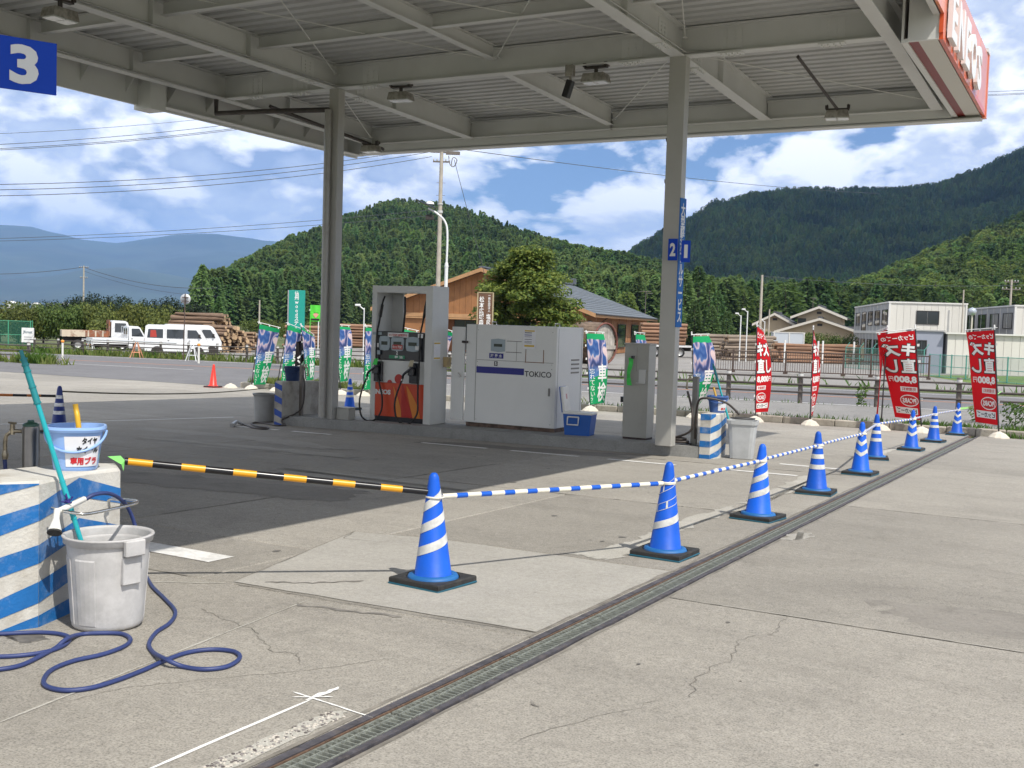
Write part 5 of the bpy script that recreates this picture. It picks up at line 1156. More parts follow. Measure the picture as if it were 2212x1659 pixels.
# ================================================================== banner flags along the kerb
def cloth_mat(name, kind):
    m = bpy.data.materials.new(name); m.use_nodes = True; nt = m.node_tree; b = nt.nodes['Principled BSDF']; out = nt.nodes['Material Output']
    uv = node(nt, 'ShaderNodeUVMap'); sp = node(nt, 'ShaderNodeSeparateXYZ'); lk(nt, uv.outputs[0], sp.inputs[0]); u, v = sp.outputs[0], sp.outputs[1]
    if kind == 'green':
        n = node(nt, 'ShaderNodeTexNoise', Scale=2.2, Detail=2.0); lk(nt, uv.outputs[0], n.inputs['Vector'])
        mp = node(nt, 'ShaderNodeMapping'); mp.inputs['Scale'].default_value = (0.8, 2.2, 1); mp.inputs['Rotation'].default_value = (0, 0, 0.35); lk(nt, uv.outputs[0], mp.inputs[0])
        vm = node(nt, 'ShaderNodeVectorMath', operation='ADD'); lk(nt, mp.outputs[0], vm.inputs[0])
        sc = node(nt, 'ShaderNodeVectorMath', operation='SCALE'); lk(nt, n.outputs['Color'], sc.inputs[0]); sc.inputs[3].default_value = 1.5; lk(nt, sc.outputs[0], vm.inputs[1])
        w = node(nt, 'ShaderNodeTexWave', Scale=0.42, Distortion=3.2, Detail=2.0); lk(nt, vm.outputs[0], w.inputs['Vector'])
        art = ramp(nt, w.outputs[0], [(0.0, (0.05, 0.07, 0.18)), (0.22, (0.12, 0.15, 0.33)), (0.40, (0.36, 0.31, 0.45)), (0.55, (0.60, 0.44, 0.48)), (0.68, (0.50, 0.47, 0.56)), (0.80, (0.10, 0.19, 0.42)), (1.0, (0.04, 0.10, 0.30))])
        art = mixc(nt, ramp(nt, n.outputs[0], [(0.58, 0.0), (0.62, 1.0)]), art, (0.72, 0.56, 0.55))
        art = mixc(nt, mth(nt, 'MULTIPLY', ramp(nt, v, [(0.42, 1.0), (0.5, 0.0)]), 0.85), art, (0.06, 0.20, 0.45))
        wob = mth(nt, 'MULTIPLY', n.outputs[0], 0.12)
        hi = ramp(nt, mth(nt, 'ADD', v, wob), [(0.955, 0.0), (0.965, 1.0)])
        lo = ramp(nt, mth(nt, 'ADD', mth(nt, 'ADD', v, mth(nt, 'MULTIPLY', u, -0.16)), wob), [(0.35, 1.0), (0.36, 0.0)])
        c = mixc(nt, mth(nt, 'MAXIMUM', hi, lo), art, (0.015, 0.34, 0.12))
    else: c = mixc(nt, 0.0, {'red': (0.58, 0.012, 0.018), 'black': (0.02, 0.018, 0.018), 'lime': (0.10, 0.60, 0.06)}[kind], (1, 1, 1))
    lk(nt, c, b.inputs['Base Color']); b.inputs['Roughness'].default_value = 0.75; b.inputs['Specular IOR Level'].default_value = 0.2
    tr = node(nt, 'ShaderNodeBsdfTranslucent'); lk(nt, c, tr.inputs[0]); mx = node(nt, 'ShaderNodeMixShader'); mx.inputs[0].default_value = 0.35
    lk(nt, b.outputs[0], mx.inputs[1]); lk(nt, tr.outputs[0], mx.inputs[2]); lk(nt, mx.outputs[0], out.inputs[0])
    return m
CLOTH = {k: cloth_mat('banner_'+k, k) for k in ('green', 'red', 'black')}
POLEK = mat('flag_pole_black', (0.02, 0.02, 0.022), 0.4); POLEW = mat('flag_pole_white', (0.72, 0.72, 0.70), 0.4)
PRINTW = mat('print_white', (0.78, 0.78, 0.76), 0.7); PRINTK = mat('print_black', (0.015, 0.012, 0.012), 0.7); PRINTR = mat('print_red', (0.5, 0.02, 0.02), 0.7)
WT = mat('flag_weight', (0.60, 0.55, 0.46), 0.7, var=0.08, scale=5, dirt=0.35, dcol=(0.35, 0.30, 0.24), dscale=6)
def flag(kind, label, wt, top, tl, tr, ml, mr, bl, br, W=0.60, mirror=False, seed=0, crossbar=True, nprint=True, weight=True):
    """picture points of one banner: weight, pole top, cloth corners (pole side first) and mid-height edges"""
    base = on(*wt); q_ = atY(wt[0], wt[1], min(base.y, 25.22)); base = Vector((q_.x, q_.y, gz(q_.x, q_.y))); dep = depth(base); t = thing('banner_flag', label, 'flag', base, 0, {'green': 'green banner flags', 'red': 'red banner flags', 'black': 'green banner flags'}[kind])
    o = base
    P = lambda q: at(q[0], q[1], dep)-o
    ptop = P(top)
    # weight: faceted dome
    if weight:
        w = MB(); w.lathe([(0.215, 0.0), (0.21, 0.02), (0.13, 0.095), (0.055, 0.125), (0.03, 0.14), (0.001, 0.14)], 10, smooth=False); w.build('base_weight', WT, t)
    m = MB(); m.tube([(0, 0, 0.05), ptop*0.55, ptop], [0.016, 0.014, 0.012], 8); m.build('pole', POLEK, t)
    m = MB(); m.tube([ptop*0.965, ptop*1.01], 0.017, 8); m.build('pole_cap', POLEW, t)
    rn = random.Random(seed); ph = rn.uniform(0, 6)
    fwd = Vector((_F.x, _F.y, 0)).normalized()
    def wide(a, b):
        A, B = P(a), P(b); d = B-A; w_ = math.sqrt(max(0.0004, W*W-d.length_squared)) if d.length < W else 0.0
        return A, B+fwd*w_
    rows = [wide(tl, tr), wide(ml, mr), wide(bl, br)]
    def pt_(u, v, off=0.0):
        s_ = 1-v                                                 # s: 0 top .. 1 bottom
        def q3(i):
            a, b, c = rows[0][i], rows[1][i], rows[2][i]
            return a*(1-s_)*(1-2*s_)+b*4*s_*(1-s_)+c*s_*(2*s_-1)
        A, B = q3(0), q3(1); p = A.lerp(B, u)
        bul = 0.07*math.sin(math.pi*u)*math.sin(math.pi*min(1, s_*1.1)+0.3)+0.02*math.sin(7*s_+4*u+ph)*u
        return p - fwd*(bul+off)
    nu, nv = 10, 28; m = MB()
    vs = [pt_(i/nu, j/nv) for j in range(nv+1) for i in range(nu+1)]
    m.add(vs, [(j*(nu+1)+i, j*(nu+1)+i+1, (j+1)*(nu+1)+i+1, (j+1)*(nu+1)+i) for j in range(nv) for i in range(nu)], 0, True)
    cl = m.build('cloth', CLOTH[kind], t, fixn=False)
    uvl = cl.data.uv_layers.new(name='UVMap'); uvs = [(i/nu, j/nv) for j in range(nv+1) for i in range(nu+1)]
    for lp in cl.data.loops: uvl.data[lp.index].uv = uvs[lp.vertex_index]
    if crossbar:
        m = MB(); A = pt_(-0.12, 1.0)+Vector((0, 0, 0.045)); B = pt_(1.04, 1.0)+Vector((0, 0, 0.045)); m.tube([A, B], 0.010, 6); m.build('crossbar', POLEW, t)
        for k, u in enumerate((0.06, 0.5, 0.94)):
            m = MB(); p = pt_(u, 1.0); q = p+Vector((0, 0, 0.055)); e = (pt_(min(1, u+0.05), 1.0)-p)*0.5; m.quad(p-e, p+e, q+e, q-e); m.build('hanging_loop', POLEW, t, fixn=False)
    for v in (0.8, 0.6, 0.4, 0.2, 0.01):
        m = MB(); p = pt_(0.0, v); q = pt_(-0.09, v); h_ = Vector((0, 0, 0.028)); m.quad(p-h_, q-h_, q+h_, p+h_); m.build('side_loop', POLEW, t, fixn=False)
    if not nprint: return t
    # print: on the side that faces the camera (a banner seen from behind shows it mirrored)
    def txt(body, u0, u1, v0, v1, m_, bold=0.02, vert=False, off=0.006, name='lettering', line=0.95):
        b = MB(); w_ = u1-u0; h_ = v1-v0; g, fs = fit_text(body, w_, h_, bold, vert, line, 0.3)
        b.add([pt_((u0+u1)/2+x, (v0+v1)/2+y, off) for x, y in g], fs); b.build(name, m_, cl, fixn=False)
    def patch(u0, u1, v0, v1, m_, off=0.005, name='print_block', n=6):
        b = MB(); vs = [pt_(u0+(u1-u0)*i/n, v0+(v1-v0)*j/n, off) for j in range(n+1) for i in range(n+1)]
        b.add(vs, [(j*(n+1)+i, j*(n+1)+i+1, (j+1)*(n+1)+i+1, (j+1)*(n+1)+i) for j in range(n) for i in range(n)]); b.build(name, m_, cl, fixn=False)
    def oval(cu, cv, ru, rv, m_, off, name='print_oval', n=24):
        b = MB(); b.add([pt_(cu, cv, off)]+[pt_(cu+ru*math.cos(2*math.pi*k/n), cv+rv*math.sin(2*math.pi*k/n), off) for k in range(n)], [(0, k+1, (k+1) % n+1) for k in range(n)]); b.build(name, m_, cl, fixn=False)
    if kind == 'green':
        txt('車検', 0.48, 0.97, 0.02, 0.52, PRINTW, 0.02, True, line=1.0); txt('忘れてない？', 0.06, 0.34, 0.02, 0.46, PRINTW, 0.0, True)
    elif kind == 'red':
        txt('ピッカーズの', 0.06, 0.94, 0.875, 0.955, PRINTW, 0.03)
        txt('キズ', 0.02, 0.98, 0.652, 0.853, PRINTK, 0.085, off=0.005); txt('キズ', 0.05, 0.95, 0.665, 0.84, PRINTW, 0.05, off=0.010)
        txt('直し', 0.05, 0.98, 0.455, 0.645, PRINTK, 0.075, off=0.005); txt('直し', 0.07, 0.96, 0.465, 0.635, PRINTW, 0.03, off=0.010)
        txt('8,800', 0.08, 0.78, 0.345, 0.43, PRINTW, 0.05); txt('円', 0.80, 0.93, 0.365, 0.42, PRINTW, 0.02)
        patch(0.08, 0.62, 0.265, 0.315, PRINTW); txt('見積無料', 0.12, 0.58, 0.272, 0.308, PRINTR, 0.01, off=0.009)
        oval(0.37, 0.175, 0.31, 0.058, PRINTW, 0.005); oval(0.37, 0.175, 0.285, 0.049, MATS['print_red'], 0.008); txt('PiCARS', 0.14, 0.60, 0.150, 0.198, PRINTW, 0.04, off=0.011)
        patch(0.10, 0.90, 0.045, 0.105, PRINTW); txt('ピッカーズ', 0.14, 0.86, 0.052, 0.098, PRINTK, 0.03, off=0.009)
    elif kind == 'black':
        txt('ノン', 0.2, 0.95, 0.1, 0.7, PRINTW, 0.05, True)
    return t
flag('green', 'leftmost green banner, beside the yellow sign frame', (543, 841), (560, 694), (561, 700), (602, 711), (554, 760), (588, 760), (548, 831), (564, 833), seed=1)
flag('black', 'narrow black banner with white letters behind the navy bucket', (648, 838), (652, 704), (640, 738), (656, 736), (638, 770), (657, 770), (636, 800), (657, 800), W=0.3, seed=14, crossbar=False, weight=False)
flag('green', 'green banner in front of the yellow sign frame, behind the navy bucket', (597, 845), (622, 697), (622, 702), (652, 716), (614, 760), (648, 758), (607, 826), (636, 824), seed=2)
flag('green', 'green banner just left of the left column', (663, 846), (650, 700), (651, 706), (672, 727), (655, 750), (674, 752), (661, 822), (669, 822), seed=3)
flag('green', 'green banner peeping out right of the left column', (736, 850), (722, 700), (722, 704), (750, 707), (726, 750), (756, 748), (733, 825), (744, 825), seed=4)
flag('green', 'green banner just left of the fuel pump', (785, 855), (789, 701), (790, 707), (826, 712), (788, 760), (822, 760), (786, 842), (812, 842), seed=5)
flag('green', 'green banner seen through the open top of the fuel pump', (848, 858), (858, 702), (859, 708), (902, 718), (854, 765), (898, 765), (850, 845), (880, 846), seed=6)
flag('green', 'green banner between the fuel pump and the white tank unit', (912, 860), (930, 700), (931, 706), (979, 719), (922, 765), (964, 768), (914, 848), (940, 850), seed=7)
flag('green', 'green banner right of the white tank unit, behind the cool box', (1275, 885), (1266, 715), (1267, 720), (1307, 722), (1270, 790), (1315, 790), (1275, 874), (1309, 873), W=0.62, seed=8)
flag('green', 'green banner behind the narrow grey cabinet', (1384, 890), (1371, 717), (1373, 722), (1398, 724), (1377, 790), (1408, 790), (1383, 878), (1410, 878), seed=9)
flag('green', 'green banner behind the right striped block', (1500, 896), (1494, 718), (1497, 727), (1537, 726), (1498, 800), (1548, 800), (1500, 887), (1513, 886), seed=10)
flag('red', 'wide red banner nearest the right column, lettering readable', (1631, 906), (1635, 698), (1636, 706), (1661, 717), (1633, 800), (1675, 800), (1631, 891), (1669, 893), W=0.62, seed=21)
flag('red', 'narrow red banner, second from the right column', (1750, 914), (1757, 705), (1758, 712), (1772, 725), (1755, 800), (1785, 800), (1753, 900), (1770, 902), W=0.60, seed=22)
flag('red', 'red banner turned edge-on behind the mirrored one', (1903, 922), (1917, 705), (1916, 712), (1906, 719), (1904, 800), (1911, 800), (1896, 907), (1903, 907), W=0.35, seed=23)
flag('red', 'large red banner seen from behind with mirrored lettering', (1991, 927), (1977, 703), (1976, 714), (1905, 724), (1984, 800), (1930, 800), (1990, 908), (1958, 907), W=0.80, seed=24)
flag('red', 'rightmost red banner, seen from behind', (2158, 938), (2148, 704), (2147, 713), (2110, 718), (2152, 800), (2121, 800), (2157, 919), (2133, 917), W=0.66, seed=25)
for q, l in (((498, 838), 'spare pale flag weight beside the red cone'), ((1640, 903), 'spare pale flag weight beside the first red banner')):
    w = MB(); w.lathe([(0.215, 0.0), (0.21, 0.02), (0.13, 0.095), (0.055, 0.125), (0.03, 0.14), (0.001, 0.14)], 10, smooth=False); w.build('flag_weight', WT, None, on(*q), label=l, category='weight')
# ================================================================== hills, forest, far mountains
def interp(L, x):
    if x <= L[0][0]: return L[0][1]
    for (a, p), (b, q) in zip(L[:-1], L[1:]):
        if x <= b:
            t = (x-a)/(b-a); t = t*t*(3-2*t)*0.5+t*0.5; return p+(q-p)*t
    return L[-1][1]
def hdir(x):
    d = ray(x, 690); v = Vector((d.x, d.y)); return v.normalized(), 1.0/(Vector((d.x, d.y)).dot(Vector((_h.x, _h.y))))
def ridge_z(x, y, dist):
    """height of something seen at picture point (x, y) at horizontal distance dist"""
    d = ray(x, y); return CAM_H + dist*d.z/math.hypot(d.x, d.y)
class Hill:
    def __init__(s, ridge, dr, df, z0, tree=0.0, rough=0.10, seed=0): s.ridge, s.dr, s.df, s.z0, s.tree, s.rough, s.seed = ridge, dr, df, z0, tree, rough, seed
    def pos(s, x, t):
        """x: bearing (picture column), t: 0 foot .. 1 ridge .. >1 behind"""
        v, _ = hdir(x); DR = interp(s.dr, x); DF = interp(s.df, x); d = DF+(DR-DF)*t
        zr = ridge_z(x, interp(s.ridge, x), DR)-s.tree
        if t <= 1: f = (0.35*t+0.65*t*t*(3-2*t))
        else: f = 1-0.6*(t-1)-1.5*(t-1)**2
        z = s.z0+(zr-s.z0)*f
        n = mnoise.fractal(Vector((v.x*d, v.y*d, s.seed))*(6.0/DR), 1.0, 2.0, 4)
        z += n*s.rough*max(0, zr-s.z0)*min(1, t*3)*max(0.0, 1-abs(t-1)*0.2)*(1.0 if t < 0.85 else max(0.15, 1-(t-0.85)*6))
        return Vector((v.x*d, v.y*d, z))
    def mesh(s, name, m, x0, x1, nx, nt=22, tmax=1.5, **tags):
        mb = MB(); vs = [s.pos(x0+(x1-x0)*i/nx, tmax*j/nt) for j in range(nt+1) for i in range(nx+1)]
        mb.add(vs, [(j*(nx+1)+i, j*(nx+1)+i+1, (j+1)*(nx+1)+i+1, (j+1)*(nx+1)+i) for j in range(nt) for i in range(nx)], 0, True)
        return mb.build(name, m, None, fixn=False, kind='structure', **tags)
HA = Hill([(330, 705), (400, 678), (440, 650), (480, 612), (520, 582), (580, 552), (640, 525), (700, 503), (760, 474), (820, 455), (880, 449), (930, 452), (980, 464), (1030, 481), (1080, 499), (1130, 514), (1180, 529), (1230, 543), (1280, 553), (1330, 563), (1400, 583), (1480, 612), (1560, 655), (1660, 700)],
          [(330, 420), (520, 620), (700, 800), (900, 900), (1100, 800), (1300, 640), (1450, 520), (1660, 430)], [(330, 260), (520, 300), (900, 340), (1300, 270), (1660, 250)], -2, 11, 0.10, 1)
HB = Hill([(1150, 640), (1250, 590), (1340, 557), (1380, 531), (1440, 501), (1480, 478), (1540, 450), (1620, 432), (1700, 424), (1800, 423), (1850, 415), (1930, 408), (2000, 403), (2080, 385), (2150, 360), (2212, 340), (2350, 300), (2700, 280)],
          [(1150, 2000), (2212, 2300), (2700, 2400)], [(1150, 900), (2212, 950), (2700, 950)], -2, 11, 0.16, 2)
HC = Hill([(1480, 700), (1600, 680), (1700, 660), (1800, 644), (1880, 614), (1950, 580), (2020, 549), (2100, 520), (2160, 500), (2212, 480), (2400, 430), (2700, 420)],
          [(1480, 420), (1900, 600), (2212, 720), (2700, 760)], [(1480, 240), (2212, 270), (2700, 280)], -2, 11, 0.10, 3)
FLOOR = mat('forest_floor', (0.030, 0.052, 0.018), 0.95, var=0.3, scale=0.05, coord='Object')
HA.mesh('wooded_hill', FLOOR, 250, 1700, 70); HB.mesh('mountain_right', FLOOR, 1100, 2700, 60); HC.mesh('wooded_slope', FLOOR, 1440, 2700, 50)
FARM = mat('far_mountain', (0.035, 0.055, 0.040), 0.95, var=0.35, scale=0.0012, coord='Object', dirt=0.35, dcol=(0.12, 0.12, 0.08), dscale=0.002)
HF = Hill([(-500, 440), (-200, 470), (0, 485), (60, 489), (120, 504), (180, 519), (250, 526), (330, 516), (380, 511), (450, 512), (520, 519), (600, 529), (660, 548), (760, 575), (900, 590), (1100, 600), (1500, 610)], [(-500, 14500), (1500, 14500)], [(-500, 9000), (1500, 9000)], -20, 0, 0.16, 4)
HF.mesh('far_mountains', FARM, -500, 1500, 120, 30)
HG = Hill([(-500, 590), (0, 604), (100, 598), (180, 583), (260, 578), (340, 590), (430, 607), (520, 625), (640, 645), (900, 668)], [(-500, 8800), (900, 8800)], [(-500, 6500), (900, 6500)], -20, 0, 0.14, 5)
HG.mesh('foothills', FARM, -500, 900, 80, 24)

# ---- tree shapes
def conifer_geo(seed, n=300, spread=0.23, layered=True, tip=0.85, low=0.10):
    rn = random.Random(seed); mb = MB()
    mb.tube([(0, 0, -0.05), (0, 0, 0.5), (rn.uniform(-.01, .01), 0, 0.97)], [0.016, 0.010, 0.003], 5, 1, caps=False)
    for i in range(n):
        h = low+(1-low)*(i/n)**1.05; h = min(0.985, h+rn.uniform(-0.01, 0.01)); rr = spread*(1-h)**tip*(0.65+0.5*rn.random())+0.012
        if h < 0.25: rr *= 0.55+1.8*h
        a = i*2.39996+rn.uniform(-0.4, 0.4); s = (0.050+0.055*(1-h))*rn.uniform(0.75, 1.3)*math.sqrt(150/n)*1.12
        c = Vector((math.cos(a)*rr*0.78, math.sin(a)*rr*0.78, h)); o = Vector((math.cos(a), math.sin(a), 0)); tng = Vector((-o.y, o.x, 0))
        dr = rn.uniform(-0.55, 0.1); out = (o+Vector((0, 0, dr))).normalized()
        tw = rn.uniform(-0.5, 0.5); sd = (tng+Vector((0, 0, tw))).normalized()
        mb.add([c-out*s*1.0, c+sd*s*0.62-out*s*0.1, c+out*s*1.05, c-sd*s*0.62-out*s*0.1], [(0, 1, 2, 3)], 0)
        up = Vector((0, 0, 1)); mb.add([c-out*s*0.7, c+out*s*0.8+up*s*0.12, c+up*s*0.75+out*s*0.1], [(0, 1, 2)], 0)
    return mb
def broad_geo(seed, n=420, rx=0.34, h0=0.25):
    rn = random.Random(seed); mb = MB(); mb.tube([(0, 0, -0.05), (0, 0, 0.6)], [0.03, 0.012], 5, 1, caps=False)
    cl = [(Vector((rn.gauss(0, rx*0.5), rn.gauss(0, rx*0.5), rn.uniform(h0, 0.88))), rn.uniform(0.12, 0.2)) for _ in range(11)]
    for i in range(n):
        c, r = rn.choice(cl); d = Vector((rn.gauss(0, 1), rn.gauss(0, 1), rn.gauss(0.25, 0.8))).normalized(); p = c+d*r*rn.uniform(0.75, 1.05); p.z = min(p.z, 1.0); s = rn.uniform(0.024, 0.048)
        t1 = d.orthogonal().normalized(); t1 = Matrix.Rotation(rn.uniform(0, 6.28), 3, d) @ t1; t2 = d.cross(t1); nn = (d+Vector((rn.uniform(-.5, .5), rn.uniform(-.5, .5), rn.uniform(-.2, .5))))*s*0.35
        mb.add([p-t1*s, p+t2*s*0.8+nn, p+t1*s, p-t2*s*0.8-nn], [(0, 1, 2, 3)], 0)
    return mb
BARK = mat('bark', (0.075, 0.055, 0.042), 0.9, var=0.3, scale=8)
CONL = leaf_mat('conifer_leaf', (0.14, 0.215, 0.07), (0.065, 0.12, 0.04), 0.35, 0.25, hue=0.05, patch=0.7)
BROL = leaf_mat('broad_leaf', (0.12, 0.18, 0.04), (0.055, 0.10, 0.025), 0.28, 0.3, hue=0.05, patch=0.7)
def pick_forest(name, label_hill, protos, pts, seed):
    """one mass of trees: instances of the proto trees on scattered points"""
    rn = random.Random(seed); me = bpy.data.meshes.new(name); me.from_pydata([p[0] for p in pts], [], [])
    sc_v, ro_v, pk_v = [], [], []
    for p, s, q in pts:
        w = s*rn.uniform(0.85, 1.25); sc_v += [w, w, s]; ro_v += [rn.uniform(-.05, .05), rn.uniform(-.05, .05), rn.uniform(0, 6.28)]; pk_v.append(q)
    for nm, ty, arr, key in (('scl', 'FLOAT_VECTOR', sc_v, 'vector'), ('rot', 'FLOAT_VECTOR', ro_v, 'vector'), ('pick', 'INT', pk_v, 'value')):
        me.attributes.new(nm, ty, 'POINT'); me.attributes[nm].data.foreach_set(key, arr)
    o = bpy.data.objects.new(name, me); COL.objects.link(o); o['kind'] = 'stuff'; o['label'] = label_hill; o['category'] = 'forest'
    g = bpy.data.node_groups.new(name+'_nodes', 'GeometryNodeTree'); g.interface.new_socket('Geometry', in_out='INPUT', socket_type='NodeSocketGeometry'); g.interface.new_socket('Geometry', in_out='OUTPUT', socket_type='NodeSocketGeometry')
    gi = g.nodes.new('NodeGroupInput'); go = g.nodes.new('NodeGroupOutput'); ins = g.nodes.new('GeometryNodeInstanceOnPoints'); jn = g.nodes.new('GeometryNodeJoinGeometry')
    for pr in reversed(protos):
        oi = g.nodes.new('GeometryNodeObjectInfo'); oi.inputs[0].default_value = pr; oi.inputs['As Instance'].default_value = True; oi.transform_space = 'ORIGINAL'
        g.links.new(oi.outputs['Geometry'], jn.inputs[0])
    def att(nm, ty):
        n = g.nodes.new('GeometryNodeInputNamedAttribute'); n.data_type = ty; n.inputs[0].default_value = nm; return n.outputs[0]
    g.links.new(gi.outputs[0], ins.inputs['Points']); g.links.new(jn.outputs[0], ins.inputs['Instance']); ins.inputs['Pick Instance'].default_value = True
    g.links.new(att('pick', 'INT'), ins.inputs['Instance Index']); g.links.new(att('scl', 'FLOAT_VECTOR'), ins.inputs['Scale'])
    er = att('rot', 'FLOAT_VECTOR'); e2 = g.nodes.new('FunctionNodeEulerToRotation'); g.links.new(er, e2.inputs[0]); g.links.new(e2.outputs[0], ins.inputs['Rotation'])
    g.links.new(ins.outputs[0], go.inputs[0]); md = o.modifiers.new('scatter', 'NODES'); md.node_group = g
    return o
# the proto trees stand as real trees at the hill's foot
PROTO = []
specs = [('conifer', 1, dict(n=300)), ('conifer', 2, dict(n=300, spread=0.27, tip=0.65)), ('conifer', 3, dict(n=300, spread=0.20, tip=1.0)), ('conifer', 4, dict(n=300, spread=0.30, tip=0.5, low=0.2)), ('conifer', 5, dict(n=320, spread=0.40, tip=0.40, low=0.12)), ('conifer', 6, dict(n=320, spread=0.46, tip=0.36, low=0.15))]
spots = [(1318, 300), (1345, 285), (1378, 300), (1405, 290), (1352, 262), (1393, 270)]
names = ['slim conifer at the hill foot above the wooden hall roof', 'bushy conifer at the hill foot right of the wooden hall', 'narrow conifer left of the right column at the hill foot', 'round-topped pine just left of the right column', 'broad tree at the hill foot behind the aerial', 'wide leafy tree low behind the right column']
for (k, sd, kw), (bx, dd), nm in zip(specs, spots, names):
    v, _ = hdir(bx); geo = (conifer_geo if k == 'conifer' else broad_geo)(sd, **kw)
    o = geo.build('hill_tree', [CONL if sd < 5 else BROL, BARK], None, (v.x*dd, v.y*dd, -2.4), fixn=False, label=nm, category='tree', group='trees at the hill foot')
    o.scale = (12, 12, 12); PROTO.append(o)
def scatter(hill, x0, x1, n, hgt, seed, t0=0.0, t1=1.08, wts=(3, 3, 2, 3, 1, 1), tpow=0.75):
    rn = random.Random(seed); P = []; nx = int(math.sqrt(n*1.6)); nt = max(1, n//nx)
    for i in range(nx):
        for j in range(nt):
            x = x0+(x1-x0)*(i+rn.random())/nx; t = t0+(t1-t0)*((j+rn.random())/nt)**tpow
            p = hill.pos(x, t); s = hgt*rn.uniform(0.6, 1.45)
            P.append((tuple(p+Vector((0, 0, -0.3))), s, rn.choices(range(6), wts)[0]))
    return P
pick_forest('hill_forest', 'sunlit conifer forest covering the rounded hill', PROTO, scatter(HA, 425, 1680, 11000, 11.5, 11, wts=(4, 4, 3, 4, 1, 0)), 1)
pick_forest('mountain_forest', 'dark forest covering the mountain at the right', PROTO, scatter(HB, 1120, 2420, 21000, 13.5, 12, 0.0, 1.05, (2, 3, 1, 4, 3, 3), 0.85), 2)
pick_forest('slope_forest', 'green mixed forest on the lower slope at the right', PROTO, scatter(HC, 1470, 2420, 5200, 11.5, 13, 0.0, 1.06, (2, 2, 1, 3, 3, 3)), 3)
# drifting cloud above, whose shade lies on the mountain at the right
def cloud_mesh():
    bm = bmesh.new(); bmesh.ops.create_icosphere(bm, subdivisions=4, radius=1.0)
    for v in bm.verts:
        n = mnoise.fractal(v.co*1.7+Vector((3, 1, 7)), 1.0, 2.0, 4); v.co = v.co*(1+0.35*n); v.co.x *= 860; v.co.y *= 860; v.co.z *= 160 if v.co.z > 0 else 60
    me = bpy.data.meshes.new('cloud'); bm.to_mesh(me); bm.free(); me.polygons.foreach_set('use_smooth', [True]*len(me.polygons)); me.materials.append(mat('cloud_white', (0.85, 0.86, 0.88), 1.0, spec=0.0))
    o = bpy.data.objects.new('cloud', me); COL.objects.link(o); o['kind'] = 'structure'; return o
v, _ = hdir(1830); cl = cloud_mesh(); q = Vector((v.x*1850, v.y*1850, 230)); cl.location = q + SUN*(2250/SUN.z)
# ---- air
hz = MB(); hz.box((-20500, -300, -60), (9500, 21500, 1900)); HZ = bpy.data.materials.new('haze_air'); HZ.use_nodes = True; nt = HZ.node_tree; nt.nodes.clear()
ho = node(nt, 'ShaderNodeOutputMaterial'); pv = node(nt, 'ShaderNodeVolumePrincipled'); pv.inputs['Color'].default_value = (0.30, 0.54, 1.0, 1); pv.inputs['Density'].default_value = 6.3e-5; pv.inputs['Anisotropy'].default_value = 0.0
lk(nt, pv.outputs[0], ho.inputs['Volume']); hz.build('haze', HZ, None, kind='stuff')
# ================================================================== across the road
RZ0 = TH                                               # z-rotation that lays local x along the picture
def lay(p, turn=0.0): return RZ0+turn
GL = mat('window_glass_dark', (0.025, 0.03, 0.035), 0.08, coat=0.5)
# ---- guard rails
GPOST = mat('rail_post_brown', (0.135, 0.115, 0.10), 0.6, var=0.15, scale=4); GRAIL = mat('rail_pipe_brown', (0.085, 0.072, 0.064), 0.5, 0.1, var=0.15, scale=3); GREF = mat('post_reflector', (0.6, 0.6, 0.58), 0.4)
def guard_rail(label, x0, x1, Y, step=2.11, group='pipe guard rails', H=0.92, rails=(0.34, 0.56, 0.77)):
    t = thing('guard_rail', label, 'guard rail', (x0, Y, gz(x0, Y)), 0, group); n = int((x1-x0)/step); pm = None
    for k in range(n+1):
        x = x0+k*step; Mx = Matrix.Translation((x-x0, 0, gz(x, Y)-gz(x0, Y)))
        if pm is None:
            m = MB(); m.lathe([(0.07, -0.1), (0.07, H-0.14), (0.07, H-0.02), (0.06, H), (0.001, H)], 12); pm = m.build('post', GPOST, t)
            m = MB(); m.lathe([(0.0715, H-0.17), (0.0715, H-0.05)], 12); m.build('reflector_band', GREF, pm)
        else:
            c = share(pm, t, Mx)
            for ch in pm.children: share(ch, c)
    for z in rails:
        m = MB(); m.tube([(k*step-(0.25 if k == 0 else 0), -0.085, gz(x0+k*step, Y)-gz(x0, Y)+z) for k in range(n+1)]+[(n*step+0.25, -0.085, gz(x1, Y)-gz(x0, Y)+z)], 0.028, 8); m.build('rail', GRAIL, t)
    return t
guard_rail('brown pipe guard rail along the near side of the road behind the red flags', -22.4, 12.0, 31.3)
guard_rail('short brown pipe guard rail at the far left edge of the road', -52.2, -41.0, 32.0)
guard_rail('brown pipe guard rail on the far side of the road before the parked van', -57.0, -24.0, 44.2)

